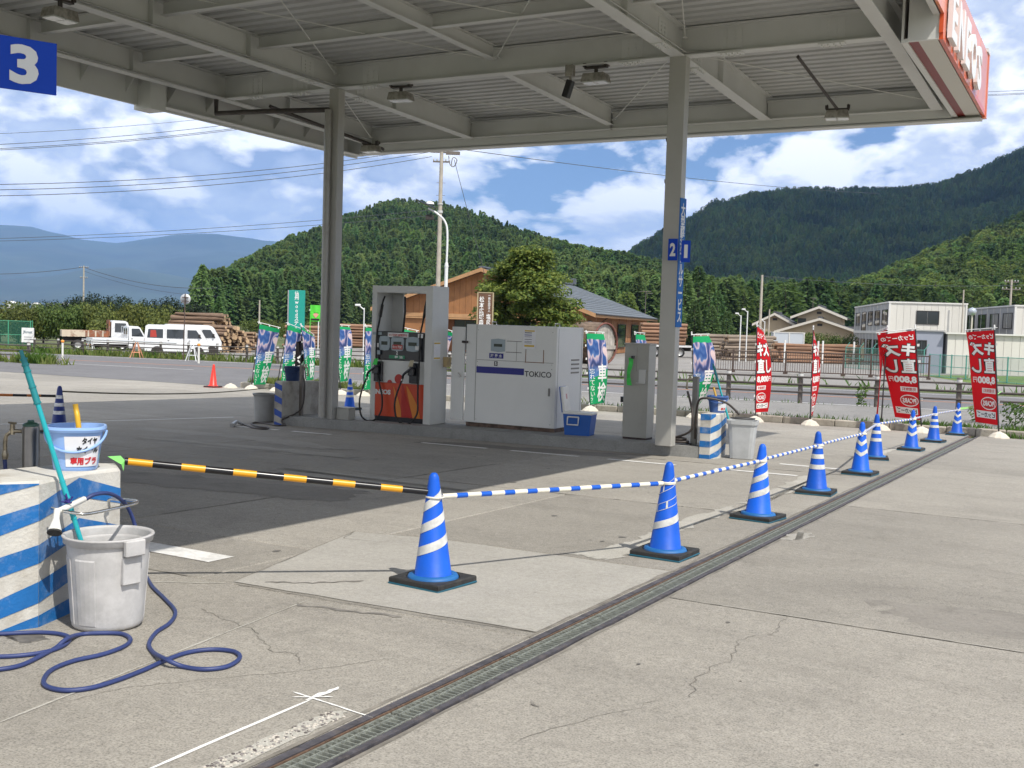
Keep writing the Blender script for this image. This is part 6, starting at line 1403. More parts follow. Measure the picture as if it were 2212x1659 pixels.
# ---- grass and weeds
GRASS = leaf_mat('grass_blade', (0.13, 0.19, 0.035), (0.22, 0.24, 0.08), 0.1, 0.4); WEED = leaf_mat('weed_leaf', (0.055, 0.12, 0.02), (0.10, 0.17, 0.03), 0.15, 0.35)
def grass(name, label, spots, h, n, m, seed, wide=0.012, lean=0.35):
    rn = random.Random(seed); mb = MB()
    for _ in range(n):
        x0, x1, y0, y1, k = rn.choices(spots, [s[4] for s in spots])[0]; x = rn.uniform(x0, x1); y = rn.uniform(y0, y1)
        if mnoise.noise(Vector((x*0.9, y*0.9, seed))) < -0.05 and k < 5: continue
        z = gz(x, y)+(0.08 if 25.6 < y < 26.6 and x > -23.4 else 0.0); hh = h*rn.uniform(0.4, 1.3); a = rn.uniform(0, 6.28); w = wide*rn.uniform(0.6, 1.4); lx, ly = rn.gauss(0, lean)*hh, rn.gauss(0, lean)*hh
        c, s_ = math.cos(a)*w, math.sin(a)*w
        mb.add([(x-c, y-s_, z), (x+c, y+s_, z), (x+lx*0.45+c*0.7, y+ly*0.45+s_*0.7, z+hh*0.6), (x+lx, y+ly, z+hh)], [(0, 1, 2), (0, 2, 3)], 0)
    o = mb.build(name, m, None, fixn=False, kind='stuff', label=label, category='grass'); return o
grass('verge_grass', 'bright grass on the kerbed strip by the leftmost flags', [(-23.3, -19.8, 25.68, 26.5, 8), (-19.8, -12, 25.68, 26.5, 2), (-22.8, -19.5, 26.3, 26.9, 2)], 0.24, 4200, GRASS, 1)
grass('kerb_weeds', 'patchy weeds growing along the kerb behind the flags', [(-12, 6, 25.66, 26.5, 6), (-4.6, -1.2, 25.66, 26.6, 4), (-1.9, -0.6, 25.3, 25.6, 1), (-12, 8, 30.9, 31.4, 2)], 0.13, 3000, WEED, 2, 0.014)
grass('roadside_grass', 'dry roadside grass in front of the parked trucks', [(-70, -24, 43.4, 45.2, 3), (-75, -50, 45, 49, 2), (-53, -39, 31.6, 32.6, 1)], 0.36, 9000, GRASS, 3, 0.03)
grass('roadside_weeds', 'green weeds around the far guard rail posts', [(-58, -24, 43.7, 44.6, 3), (-42, -40.4, 31.6, 32.5, 2), (-30, 5, 44, 45.5, 1)], 0.42, 3200, WEED, 4, 0.04)
def leafy_tuft(label, p, r, h, n, seed):
    rn = random.Random(seed); mb = MB()
    for _ in range(n):
        a = rn.uniform(0, 6.28); rr = r*math.sqrt(rn.random()); z = h*rn.random()**0.8; s = rn.uniform(0.03, 0.06); q = Vector((math.cos(a)*rr, math.sin(a)*rr, z)); d = Vector((rn.gauss(0, 1), rn.gauss(0, 1), rn.gauss(0.6, 0.5))).normalized(); t1 = d.orthogonal().normalized(); t2 = d.cross(t1)
        mb.add([q-t1*s, q+t2*s*0.5, q+t1*s, q-t2*s*0.5], [(0, 1, 2, 3)])
    t = thing('weed_clump', label, 'plant', p, 0, 'weed clumps'); mb.build('leaves', WEED, t, fixn=False, kind='stuff'); s_ = MB()
    s_.tube([(0, 0, -0.03), (0, 0, h*0.8)], [0.012, 0.004], 5); s_.build('stem', WEED, t)
leafy_tuft('leafy weed clump right of the last red banner', on(2190, 930)+Vector((0, 0.35, 0.05)), 0.28, 0.55, 260, 1)
leafy_tuft('tall weed between the edge-on banner and the guard rail', on(1860, 880), 0.16, 0.6, 120, 2)
leafy_tuft('weed clump on the kerb behind the farthest cone', on(2120, 918)+Vector((0, 0.2, 0.05)), 0.3, 0.35, 200, 3)

# ---- tree in front of the hall
def big_tree(label, p, H, R_, n, seed, leafm, h0=0.28, leaf=0.10, layers=6):
    rn = random.Random(seed); t = thing('tree', label, 'tree', p)
    tk = MB(); tk.tube(catmull([(0, 0, -0.1), (0.05, 0, H*0.3), (-0.05, 0.05, H*0.6), (0, 0, H*0.9)], 4), [0.16-0.14*i/12 for i in range(13)], 8); pads = []
    for k in range(layers*8):
        z = H*(h0+(0.97-h0)*(k//8+rn.uniform(0, 0.9))/layers); prof_ = math.sin(math.pi*min(1, (z/H-h0)/(1-h0)*0.72+0.30))**0.7
        a = rn.uniform(0, 6.28); rr = R_*prof_*math.sqrt(rn.uniform(0.03, 0.95)); c = Vector((math.cos(a)*rr, math.sin(a)*rr, z)); pads.append((c, R_*rn.uniform(0.26, 0.46), rn.uniform(0.20, 0.34)*R_*0.6))
        tk.tube([(0, 0, z-0.3), tuple(c*0.55+Vector((0, 0, z*0.45-0.1))), tuple(c)], [0.05, 0.03, 0.012], 5)
    tk.build('trunk', BARK, t); cr_ = MB()
    for _ in range(n):
        c, r, fl = rn.choice(pads); d = Vector((rn.gauss(0, 1), rn.gauss(0, 1), rn.gauss(0, 1))).normalized(); rad_ = rn.random()**0.4
        q = c+Vector((d.x*r, d.y*r, d.z*fl))*rad_; nn = (Vector((d.x*0.5, d.y*0.5, abs(d.z)+0.5))+Vector((rn.gauss(0, .4), rn.gauss(0, .4), rn.gauss(0, .4)))).normalized(); t1 = nn.orthogonal().normalized(); t1 = Matrix.Rotation(rn.uniform(0, 6.28), 3, nn) @ t1; t2 = nn.cross(t1); s = leaf*rn.uniform(0.7, 1.4)
        cr_.add([q-t1*s, q+t2*s*0.55, q+t1*s, q-t2*s*0.55], [(0, 1, 2, 3)])
    cr_.build('crown', leafm, t, fixn=False, kind='stuff'); return t
MAPLE = leaf_mat('tree_leaf', (0.22, 0.26, 0.05), (0.045, 0.095, 0.018), 0.0, 0.35)
def ground_at(x, dep): p = at(x, 700, dep); return Vector((p.x, p.y, gz(p.x, p.y)))
pT = ground_at(1138, 70); big_tree('leafy green tree in front of the wooden hall', pT, at(1138, 537, 70).z-pT.z, 3.4, 34000, 3, MAPLE, 0.14, 0.125, 8)

# ---- wooden hall
WOODB = mat('hall_boards', (0.30, 0.135, 0.05), 0.7, var=0.14, scale=1.2); WOODT = mat('hall_trim', (0.42, 0.235, 0.11), 0.65, var=0.1, scale=2); WOODD = mat('hall_inner_boards', (0.21, 0.085, 0.032), 0.75, var=0.15, scale=1.5)
SLATE = mat('hall_roof_slate', (0.105, 0.12, 0.135), 0.7, var=0.12, scale=2.0, objvar=0.12); WFR = mat('window_frame_dark', (0.03, 0.025, 0.022), 0.5)
ax = Vector((10.0, 36.0)); ax.normalize()                    # building axis in (picture right, depth)
def world2(l, d): return Vector((_r.x*l+_h.x*d, _r.y*l+_h.y*d))
pc_ = world2(7.3, 95.5); hall = thing('timber_hall', 'brown timber hall with a wide gable and grey slate roof', 'building', (pc_.x, pc_.y, gz(pc_.x, pc_.y)), math.atan2(world2(ax.y, -ax.x).y, world2(ax.y, -ax.x).x))
gzh = gz(pc_.x, pc_.y); HW, HL, EH = 21.0, 37.0, 4.05-0.25; RH = at(1031, 580, 98.5).z-gzh          # local: x from -HW..0 right, y back
def hp(mb, name, m, parent=None, **k): return mb.build(name, m, parent or hall, **k)
ov = 1.1; w0, w1 = -HW+ov, -ov; xm = -HW/2
slope = (RH-EH)/(HW/2); zwall = lambda x: EH-0.25+slope*((x+HW) if x < xm else -x)
# gable wall of upright boards
nb = 34; bw = (w1-w0)/nb
for k in range(nb):
    a, b_ = w0+k*bw, w0+(k+1)*bw-0.02; low = 3.45
    m = MB(); m.add([(a, 0, low), (b_, 0, low), (b_, 0, zwall(b_)), (a, 0, zwall(a)), (a, 0.1, low), (b_, 0.1, low), (b_, 0.1, zwall(b_)), (a, 0.1, zwall(a))], [(0, 1, 2, 3), (7, 6, 5, 4), (0, 3, 7, 4), (1, 5, 6, 2), (3, 2, 6, 7), (0, 4, 5, 1)]); hp(m, 'board', WOODB)
m = MB(); m.box((w0-0.1, -0.14, 3.1), (w1+0.1, 0.0, 3.45)); m.box((w0-0.1, -0.16, 2.95), (w1+0.1, 0.02, 3.07)); hp(m, 'tie_beam', WOODT)
m = MB(); m.box((w0, 1.6, 0), (w1, 1.7, 3.1)); hp(m, 'porch_wall', WOODD)
for x in (w0+0.15, w0+4.6, w1-6.4, w1-0.15): m = MB(); m.box((x-0.14, -0.02, 0), (x+0.14, 0.26, 3.0)); hp(m, 'porch_post', WOODT)
m = MB(); m.box((w0, 0.05, 0), (w0+4.4, 0.15, 3.0)); hp(m, 'front_wall', WOODB)
m = MB(); m.box((w1-4.4, 0.05, 0), (w1, 0.15, 3.0)); hp(m, 'front_wall', WOODB)
def window(parent, x0, x1, z0, z1, y=0.0, n=2, fr=WFR, depth_=0.06, glass=GL, name='window', sx='x'):
    f = MB()
    def bx(a, b, c, d, e, g):
        if sx == 'x': f.box((a, e, c), (b, g, d))
        else: f.box((e, a, c), (g, b, d))
    w = 0.05; bx(x0, x0+w, z0, z1, y-depth_, y+0.01); bx(x1-w, x1, z0, z1, y-depth_, y+0.01); bx(x0+w, x1-w, z0, z0+w, y-depth_, y+0.01); bx(x0+w, x1-w, z1-w, z1, y-depth_, y+0.01)
    o = f.build(name, fr, parent)
    for k in range(n):
        a = x0+w+(x1-x0-2*w)*k/n; b = x0+w+(x1-x0-2*w)*(k+1)/n-(0.03 if k < n-1 else 0); f = MB(); bx(a, b, z0+w, z1-w, y-depth_*0.5, y+0.005); f.build('pane', glass, o)
    return o
window(hall, w0+6.2, w0+8.3, 0.2, 2.9, 1.6, 2); window(hall, w1-6.2, w1-3.0, 0.2, 2.3, 1.6, 3, glass=mat('glass_sky', (0.10, 0.14, 0.20), 0.08, coat=0.5)); window(hall, w1-6.2, w1-4.4, 2.45, 2.95, 1.6, 1)
# long right side wall with windows
m = MB(); m.box((w1-0.1, 0.15, 0), (w1, HL-1, EH-0.15)); hp(m, 'side_wall', WOODB)
for k in range(9): m = MB(); m.box((w1, 0.3+k*4.2, 0), (w1+0.06, 0.5+k*4.2, EH-0.2)); hp(m, 'wall_post', WOODT)
for y0, y1, z0, z1 in ((1.2, 2.6, 1.6, 3.2), (7.5, 12.0, 0.6, 3.0), (16.0, 20.5, 0.6, 3.0), (24.5, 29, 0.6, 3.0)): window(hall, y0, y1, z0, z1, w1+0.06, 3, sx='y', depth_=-0.08)
# roof in courses of slate
def roof_pt(x, y): return Vector((x, y, EH+slope*((x+HW) if x < xm else -x)))
NC = 16
for side in (0, 1):
    for c in range(NC):
        q0, q1 = c/NC, (c+1)/NC
        xa, xb = (-HW+HW/2*q0, -HW+HW/2*q1+0.05) if side == 0 else (0-HW/2*q0, -HW/2*q1-0.05)
        m = MB(); za, zb2 = EH+slope*HW/2*q0, EH+slope*HW/2*q1; e = 0.05
        m.add([(xa, -0.9, za+e), (xb, -0.9, zb2+e*0.2), (xb, HL, zb2+e*0.2), (xa, HL, za+e), (xa, -0.9, za-0.02), (xa, HL, za-0.02)], [(0, 1, 2, 3), (0, 3, 5, 4)]); hp(m, 'slate_course', SLATE, fixn=False)
for sgn_ in (0, 1):
    xe = -HW if sgn_ == 0 else 0
    m = MB(); m.add([(xe, -0.95, EH-0.32), (xm, -0.95, RH-0.32), (xm, -0.95, RH+0.02), (xe, -0.95, EH+0.02), (xe, -0.85, EH-0.32), (xm, -0.85, RH-0.32), (xm, -0.85, RH+0.02), (xe, -0.85, EH+0.02)], [(0, 1, 2, 3), (7, 6, 5, 4), (0, 4, 5, 1), (3, 2, 6, 7)]); hp(m, 'barge_board', WOODT)
    m = MB(); m.add([(xe, -0.9, EH-0.10), (xm, -0.9, RH-0.10), (xm, HL, RH-0.10), (xe, HL, EH-0.10)], [(0, 1, 2, 3)]); hp(m, 'soffit', WOODT, fixn=False)
m = MB(); m.box((-0.06, -0.9, EH-0.30), (0.0, HL, EH-0.02)); hp(m, 'eave_board', WOODT); m = MB(); m.tube([(0.06, -0.9, EH-0.02), (0.06, HL, EH-0.06)], 0.07, 8); hp(m, 'gutter', WFR); m = MB(); m.tube([(0.05, 6.3, EH-0.05), (-0.6, 6.3, EH-0.5), (w1+0.12, 6.3, EH-0.8), (w1+0.12, 6.3, 0)], 0.05, 8); hp(m, 'downpipe', WFR)
m = MB(); m.box((xm-0.25, -0.9, RH+0.02), (xm+0.25, HL, RH+0.16)); hp(m, 'ridge_cap', SLATE); m = MB(); m.box((xm-0.5, HL-1.2, RH+0.1), (xm+0.5, HL-0.4, RH+0.8)); hp(m, 'ridge_vent', SLATE)
def aerial(label, x, y0, y1, dep):
    p = at(x, y1, dep); h_ = at(x, y0, dep).z-p.z; t = thing('tv_aerial', label, 'aerial', p, RZ0); m = MB(); m.tube([(0, 0, -0.6), (0, 0, h_)], 0.035, 6); m.build('mast', GPOST, t)
    m = MB(); m.tube([(-h_*0.35, 0, h_*0.94), (h_*0.3, 0, h_*0.96)], 0.03, 5)
    for k in range(7): xx = -h_*0.3+k*h_*0.09; m.tube([(xx, -0.25, h_*0.95), (xx, 0.25, h_*0.95)], 0.015, 4)
    m.tube([(0.0, 0, h_*0.84), (h_*0.4, 0.1, h_*0.86)], 0.03, 5); m.build('antenna', GPOST, t)
aerial('tv aerial above the grey slate roof', 1394, 628, 666, 112)

# ---- the great vat lying on its side
VATW = mat('vat_wood', (0.17, 0.12, 0.085), 0.85, var=0.35, scale=2.5, objvar=0.2); VATF = mat('vat_face', (0.36, 0.33, 0.29), 0.85, var=0.3, scale=1.6, objvar=0.15); VATR = mat('vat_rim_red', (0.16, 0.055, 0.04), 0.7, var=0.3, scale=4)
pv_ = on(1306, 787); vat = thing('wooden_vat', 'huge weathered wooden vat lying on its side by the hall', 'barrel', pv_, RZ0+rad(-40))
RV = 1.40; nS = 28
for k in range(nS):
    a0, a1 = 2*math.pi*k/nS, 2*math.pi*(k+0.94)/nS; m = MB(); vs = []
    for xx, r in ((0.0, RV*0.97), (-1.3, RV*1.02), (-2.6, RV*0.95)):
        for a in (a0, a1): vs.append((xx, math.cos(a)*r, RV+math.sin(a)*r))
    m.add(vs, [(0, 1, 3, 2), (2, 3, 5, 4)], 0, False); m.build('stave', VATW, vat, fixn=False)
m = MB(); m.tube([(0.01, math.cos(2*math.pi*k/40)*RV*0.965, RV+math.sin(2*math.pi*k/40)*RV*0.965) for k in range(40)], 0.06, 6, closed=True); m.build('rim', VATR, vat)
for k in range(9):
    y0 = -RV*0.9+k*RV*0.2; y1 = y0+RV*0.195; f_ = lambda y: math.sqrt(max(0.0001, (RV*0.93)**2-y*y)); m = MB(); m.add([(-0.12, y0, RV-f_(y0)), (-0.12, y1, RV-f_(y1)), (-0.12, y1, RV+f_(y1)), (-0.12, y0, RV+f_(y0))], [(0, 1, 2, 3)]); m.build('face_board', VATF, vat, fixn=False)
m = MB(); m.box((-0.10, -RV*0.92, RV*0.72), (-0.03, RV*0.92, RV*0.90)); m.build('cross_bar', VATF, vat)
m = MB(); m.box((-2.2, -0.7, 0), (-1.9, 0.7, 0.25)); m.box((-0.6, -0.7, 0), (-0.3, 0.7, 0.25)); m.build('chock', VATW, vat)

# ---- logs
LOGB = mat('log_bark', (0.20, 0.13, 0.085), 0.9, var=0.35, scale=5, objvar=0.35); LOGE = mat('log_end', (0.42, 0.29, 0.17), 0.85, var=0.2, scale=8, objvar=0.25); LOGR = mat('log_reddish', (0.23, 0.13, 0.08), 0.85, var=0.25, scale=4, objvar=0.3); LOGG = mat('log_grey', (0.22, 0.175, 0.135), 0.9, var=0.25, scale=4, objvar=0.3)
LOGM = {}
def log_mesh(m):
    if m.name not in LOGM:
        b = MB(); n = 9; vs = [(x, math.cos(2*math.pi*k/n), math.sin(2*math.pi*k/n)) for x in (-0.5, 0.5) for k in range(n)]; b.add(vs, [(k, (k+1) % n, n+(k+1) % n, n+k) for k in range(n)], 0, True); b.add(vs[:n], [tuple(range(n))[::-1]], 1); b.add(vs[n:], [tuple(range(n))], 1)
        me = bpy.data.meshes.new('log'); me.from_pydata(b.v, [], b.f); me.materials.append(m); me.materials.append(LOGE); me.polygons.foreach_set('material_index', b.m); me.polygons.foreach_set('use_smooth', b.sm); me.update(); LOGM[m.name] = me
    return LOGM[m.name]
def pile(label, p, rz, L, wide, layers, r, m=LOGB, seed=0, skew=0.06, posts=True, taper=0.6):
    rn = random.Random(seed); t = thing('log_pile', label, 'log pile', p, rz, 'stacked logs'); z = r
    for j in range(layers):
        cnt = max(1, int(wide/(2*r)-j*taper)); y0 = -(cnt-1)*r
        for k in range(cnt):
            rr = r*rn.uniform(0.62, 1.15); o = bpy.data.objects.new('log', log_mesh(m)); COL.objects.link(o); o.parent = t
            o.matrix_local = Matrix.Translation((rn.uniform(-0.6, 0.6)*L*0.12, y0+k*2*r+rn.uniform(-.03, .03), z+rn.uniform(-.03, .03))) @ Matrix.Rotation(rn.uniform(-skew, skew), 4, 'Z') @ Matrix.Rotation(rn.uniform(-skew, skew)*0.3, 4, 'Y') @ Matrix.Diagonal((L*rn.uniform(0.88, 1.05), rr, rr, 1))
        z += r*1.72
    if posts:
        for s_ in (-0.33, 0.33):
            b = MB(); b.box((s_*L-0.06, -wide/2-0.25, 0), (s_*L+0.06, -wide/2-0.12, z+0.2)); b.build('stake', POLEW if posts == 'white' else VATW, t)
    return t
pile('tall untidy log pile behind the white van', ground_at(430, 84), RZ0+rad(-22), 4.6, 3.4, 10, 0.165, LOGB, 1, 0.10, False, 0.75)
pile('lower log pile with round ends facing the road, right of the van', ground_at(474, 81), RZ0+rad(-40), 3.6, 3.2, 8, 0.14, LOGB, 2, 0.09, False, 0.8)
pile('small dark log heap right of the tall pile', ground_at(518, 90), RZ0+rad(-12), 3.2, 2.4, 6, 0.14, LOGB, 3, 0.16, False)
pile('reddish log pile just left of the left column', ground_at(683, 108), RZ0, 5.5, 2.2, 7, 0.17, LOGR, 4, 0.04, False, 0.3)
pile('reddish log pile just right of the left column', ground_at(772, 112), RZ0+rad(4), 6.0, 2.4, 8, 0.17, LOGR, 5, 0.04, False, 0.3)
pile('grey log pile behind the green banner right of the column', ground_at(1557, 100), RZ0+rad(-4), 4.4, 2.4, 7, 0.18, LOGG, 6, 0.07, False, 0.35)
pile('tall grey log pile behind the first red banner', ground_at(1620, 96), RZ0+rad(2), 4.4, 2.6, 7, 0.18, LOGG, 7, 0.06, False, 0.35)
pile('brown log pile held by white stakes left of the second red banner', ground_at(1725, 92), RZ0, 4.2, 2.2, 6, 0.15, LOGR, 8, 0.08, 'white', 0.3)
pile('brown log pile held by white stakes right of the second red banner', ground_at(1802, 92), RZ0+rad(3), 4.0, 2.2, 6, 0.15, LOGR, 9, 0.09, 'white', 0.3)
# ---- log truck bed
TYRE = mat('tyre', (0.02, 0.02, 0.02), 0.8); RIM = mat('wheel_rim', (0.45, 0.45, 0.44), 0.4, 0.5); CARW = mat('car_white', (0.74, 0.75, 0.76), 0.3, coat=0.5); UNDER = mat('chassis_dark', (0.035, 0.03, 0.028), 0.8); CREAM = mat('truck_cream_rusty', (0.55, 0.47, 0.36), 0.6, dirt=0.9, dcol=(0.20, 0.07, 0.03), dscale=2.4); RUSTY = mat('truck_rust', (0.24, 0.085, 0.04), 0.8, var=0.4, scale=3, dirt=0.6, dcol=(0.55, 0.47, 0.38), dscale=3)
PLATEY = mat('plate_yellow', (0.72, 0.47, 0.03), 0.5); TAIL = mat('tail_lamp', (0.35, 0.02, 0.02), 0.3)
def wheel(t, x, y, r, w=0.15):
    s_ = 1 if y > 0 else -1; b = MB(); M = T((x, y, r)) @ Matrix.Rotation(rad(90), 4, 'X'); b.lathe([(r*0.6, -w/2), (r*0.95, -w/2), (r, -w/2+0.02), (r, w/2-0.02), (r*0.95, w/2), (r*0.6, w/2)], 20, M=M); o = b.build('wheel', TYRE, t); b = MB(); b.lathe([(r*0.62, -w*0.4), (r*0.5, -w*0.25), (0.001, -w*0.3)], 14, M=M); b.lathe([(r*0.62, w*0.4), (r*0.5, w*0.25), (0.001, w*0.3)], 14, M=M); b.build('rim', RIM, o)
lt = thing('log_truck', 'truck trailer loaded with reddish logs behind the right column', 'truck', ground_at(1470, 103), RZ0)
b = MB(); b.box((-3.2, -1.0, 0.95), (1.0, 1.0, 1.12)); b.build('bed', CARW, lt); b = MB(); b.box((-3.0, -0.5, 0.6), (2.0, 0.5, 0.95)); b.build('chassis', UNDER, lt)
for x in (-2.4, -1.3, -0.1): wheel(lt, x, -0.85, 0.45, 0.3); wheel(lt, x, 0.85, 0.45, 0.3)
rn = random.Random(3)
for j in range(6):
    for k in range(3):
        o = bpy.data.objects.new('log', log_mesh(LOGR)); COL.objects.link(o); o.parent = lt
        o.matrix_local = Matrix.Translation((-1.6+rn.uniform(-.15, .15), -0.6+k*0.6, 1.30+j*0.34)) @ Matrix.Rotation(rn.uniform(-.02, .02), 4, 'Z') @ Matrix.Diagonal((4.2, 0.2, 0.17, 1))
# ================================================================== parked vehicles
def loft_body(mb, prof, w0, w1, zs, mi=0):
    """side profile (x, z), half width w0 below zs and narrowing to w1 at the top"""
    zt = max(z for _, z in prof); hw = lambda z: w0 if z <= zs else w0+(w1-w0)*(z-zs)/(zt-zs); n = len(prof)
    vs = [(x, -hw(z), z) for x, z in prof]+[(x, hw(z), z) for x, z in prof]
    mb.add(vs, [tuple(range(n)), tuple(range(2*n-1, n-1, -1))]+[(i, n+i, n+(i+1) % n, (i+1) % n) for i in range(n)], mi); return hw
def side_panel(t, hw, quad_, name, m, off=0.006, parent=None):
    for s_ in (-1, 1):
        b = MB(); b.add([(x, s_*(hw(z)+off), z) for x, z in quad_], [tuple(range(len(quad_)))]); o = b.build(name, m, parent or t, fixn=False)
    return o
def kei_van(label, p, rz, seats=True):
    t = thing('kei_van', label, 'van', p, rz, 'parked kei vehicles'); b = MB()
    prof = [(-1.68, 0.30), (1.60, 0.30), (1.69, 0.36), (1.70, 0.85), (1.64, 1.02), (1.28, 1.68), (1.16, 1.80), (0.95, 1.87), (-1.50, 1.88), (-1.64, 1.78), (-1.70, 1.05)]
    hw = loft_body(b, prof, 0.735, 0.64, 1.02); b.build('body', CARW, t)
    b = MB(); b.box((-1.66, -0.68, 0.20), (1.62, 0.68, 0.30)); b.build('underside', UNDER, t)
    for q in ([(-1.56, 1.10), (-0.72, 1.10), (-0.72, 1.62), (-1.50, 1.62)], [(-0.52, 1.10), (0.42, 1.10), (0.42, 1.62), (-0.52, 1.62)], [(0.58, 1.12), (1.36, 1.12), (1.05, 1.60), (0.58, 1.60)]):
        side_panel(t, hw, q, 'side_window', GL)
    for x in (-0.62, 0.50): side_panel(t, hw, [(x, 0.42), (x+0.012, 0.42), (x+0.012, 1.66), (x, 1.66)], 'door_gap', UNDER, 0.004)
    for x in (-0.48, 0.64): side_panel(t, hw, [(x, 0.93), (x+0.10, 0.93), (x+0.10, 0.97), (x, 0.97)], 'door_handle', UNDER, 0.012)
    if seats: side_panel(t, hw, [(-1.40, 1.14), (-1.05, 1.14), (-1.10, 1.56), (-1.38, 1.56)], 'red_load', mat('red_load', (0.35, 0.03, 0.02), 0.7), 0.008)
    b = MB(); b.add([(1.62, -0.66, 1.06), (1.62, 0.66, 1.06), (1.295, 0.62, 1.66), (1.295, -0.62, 1.66)], [(0, 1, 2, 3)], M=Matrix.Translation((0.012, 0, 0.008))); b.build('windscreen', GL, t, fixn=False)
    b = MB(); b.add([(-1.705, -0.62, 1.15), (-1.70, 0.62, 1.15), (-1.665, 0.58, 1.68), (-1.665, -0.58, 1.68)], [(0, 1, 2, 3)], M=Matrix.Translation((-0.012, 0, 0))); b.build('rear_window', GL, t, fixn=False)
    for y in (-0.55, 0.55): b = MB(); b.box((1.68, y-0.13, 0.68), (1.712, y+0.13, 0.86), bev=0.01); b.build('headlight', PGREY, t); b = MB(); b.box((-1.715, y-0.08, 0.65), (-1.69, y+0.08, 1.05)); b.build('tail_light', TAIL, t)
    b = MB(); b.box((1.66, -0.70, 0.30), (1.74, 0.70, 0.50), bev=0.02); b.build('bumper', CARW, t); b = MB(); b.box((1.741, -0.165, 0.36), (1.75, 0.165, 0.50)); b.build('number_plate', PLATEY, t)
    for y in (-0.80, 0.80): b = MB(); b.box((1.18, y-0.07, 1.16), (1.28, y+0.07, 1.36), bev=0.02); b.build('mirror', UNDER, t)
    for x in (-1.02, 1.15):
        for y in (-0.66, 0.66):
            wheel(t, x, y, 0.265); b = MB(); disc(b, 0, 0, 0.33, 0, n=20); s_ = 1 if y > 0 else -1; o = b.build('wheel_arch', UNDER, t, (x, s_*0.739, 0.28), fixn=False)
            o.scale = (1, 1, 0.98)
    return t
pvn = on(380, 769); kei_van('white kei van parked side-on at the roadside', pvn, RZ0+rad(19)).scale = (1.08, 1.0, 1.0)
pv2 = pvn+Vector((_h.x, _h.y, 0))*3.0+Vector((_r.x, _r.y, 0))*0.05; pv2.z = gz(pv2.x, pv2.y); kei_van('white van mostly hidden behind the side-on kei van', pv2, RZ0+rad(19), False).scale = (1.06, 1.0, 1.03)
def kei_truck(label, p, rz, m=CARW, bedm=CARW):
    t = thing('kei_truck', label, 'pickup truck', p, rz, 'parked kei vehicles'); b = MB()
    prof = [(0.55, 0.34), (1.60, 0.34), (1.69, 0.40), (1.70, 0.88), (1.62, 1.08), (1.30, 1.66), (1.15, 1.75), (0.70, 1.76), (0.58, 1.68), (0.55, 1.0)]
    hw = loft_body(b, prof, 0.72, 0.63, 1.05); b.build('cab', m, t)
    side_panel(t, hw, [(0.74, 1.10), (1.50, 1.10), (1.24, 1.60), (0.74, 1.60)], 'side_window', GL); side_panel(t, hw, [(0.70, 0.92), (0.80, 0.92), (0.80, 0.96), (0.70, 0.96)], 'door_handle', UNDER, 0.012)
    b = MB(); b.add([(1.615, -0.64, 1.10), (1.615, 0.64, 1.10), (1.31, 0.6, 1.64), (1.31, -0.6, 1.64)], [(0, 1, 2, 3)], M=Matrix.Translation((0.012, 0, 0.008))); b.build('windscreen', GL, t, fixn=False)
    b = MB(); b.box((0.535, -0.48, 1.22), (0.548, 0.48, 1.60)); b.build('rear_window', GL, t)
    b = MB(); b.box((-1.69, -0.70, 0.60), (0.50, 0.70, 0.67)); b.build('bed_floor', bedm, t)
    for y0, y1 in ((-0.735, -0.70), (0.70, 0.735)): b = MB(); b.box((-1.69, y0, 0.58), (0.50, y1, 0.95)); b.build('bed_side', bedm, t)
    b = MB(); b.box((-1.72, -0.735, 0.58), (-1.69, 0.735, 0.95)); b.build('tailgate', bedm, t); b = MB(); b.box((0.47, -0.70, 0.67), (0.51, 0.70, 1.05)); b.build('headboard', bedm, t)
    g = MB()
    for y in (-0.66, -0.22, 0.22, 0.66): g.box((0.47, y-0.015, 1.05), (0.50, y+0.015, 1.72))
    g.box((0.47, -0.68, 1.70), (0.50, 0.68, 1.74)); g.box((0.47, -0.68, 1.05), (0.50, 0.68, 1.09)); g.build('cab_guard', bedm, t)
    b = MB(); b.box((-1.6, -0.3, 0.34), (0.6, 0.3, 0.58)); b.build('chassis', UNDER, t); b = MB(); b.box((-1.735, -0.165, 0.40), (-1.72, 0.165, 0.53)); b.build('number_plate', PLATEY, t)
    for y in (-0.56, 0.56): b = MB(); b.box((-1.74, y-0.12, 0.44), (-1.70, y+0.12, 0.55)); b.build('tail_light', TAIL, t)
    for x in (-0.95, 1.12):
        for y in (-0.62, 0.62): wheel(t, x, y, 0.265)
    return t
def place(x, y, dx=0, dd=0):
    p = on(x, y)+Vector((_r.x, _r.y, 0))*dx+Vector((_h.x, _h.y, 0))*dd; return Vector((p.x, p.y, gz(p.x, p.y)))
kei_truck('white kei truck next to the kei van', place(252, 762), RZ0+rad(36))
kei_truck('white kei truck half hidden between the van and the other kei truck', place(296, 757, 0, 1.8), RZ0+rad(34))
kei_truck('white kei truck facing left behind the rusty dump truck', place(205, 748, 0, 5.5), RZ0+rad(188))
dtk = thing('dump_truck', 'rusty cream dump truck at the left of the parked vehicles', 'truck', place(186, 757, 0, 2.2), RZ0+rad(26))
b = MB(); prof = [(0.75, 0.5), (2.10, 0.5), (2.2, 0.6), (2.2, 1.15), (2.1, 1.3), (1.85, 1.98), (1.7, 2.08), (0.9, 2.1), (0.78, 2.0)]; hw = loft_body(b, prof, 0.82, 0.74, 1.2); b.build('cab', CARW, dtk)
side_panel(dtk, hw, [(1.0, 1.3), (1.95, 1.3), (1.72, 1.92), (1.0, 1.92)], 'side_window', GL)
b = MB(); b.box((0.60, -0.86, 1.0), (0.68, 0.86, 2.12)); cg = b.build('cab_shield', RUSTY, dtk); b = MB(); b.box((0.59, -0.3, 1.5), (0.60, 0.3, 1.85)); b.build('shield_window', GL, cg)
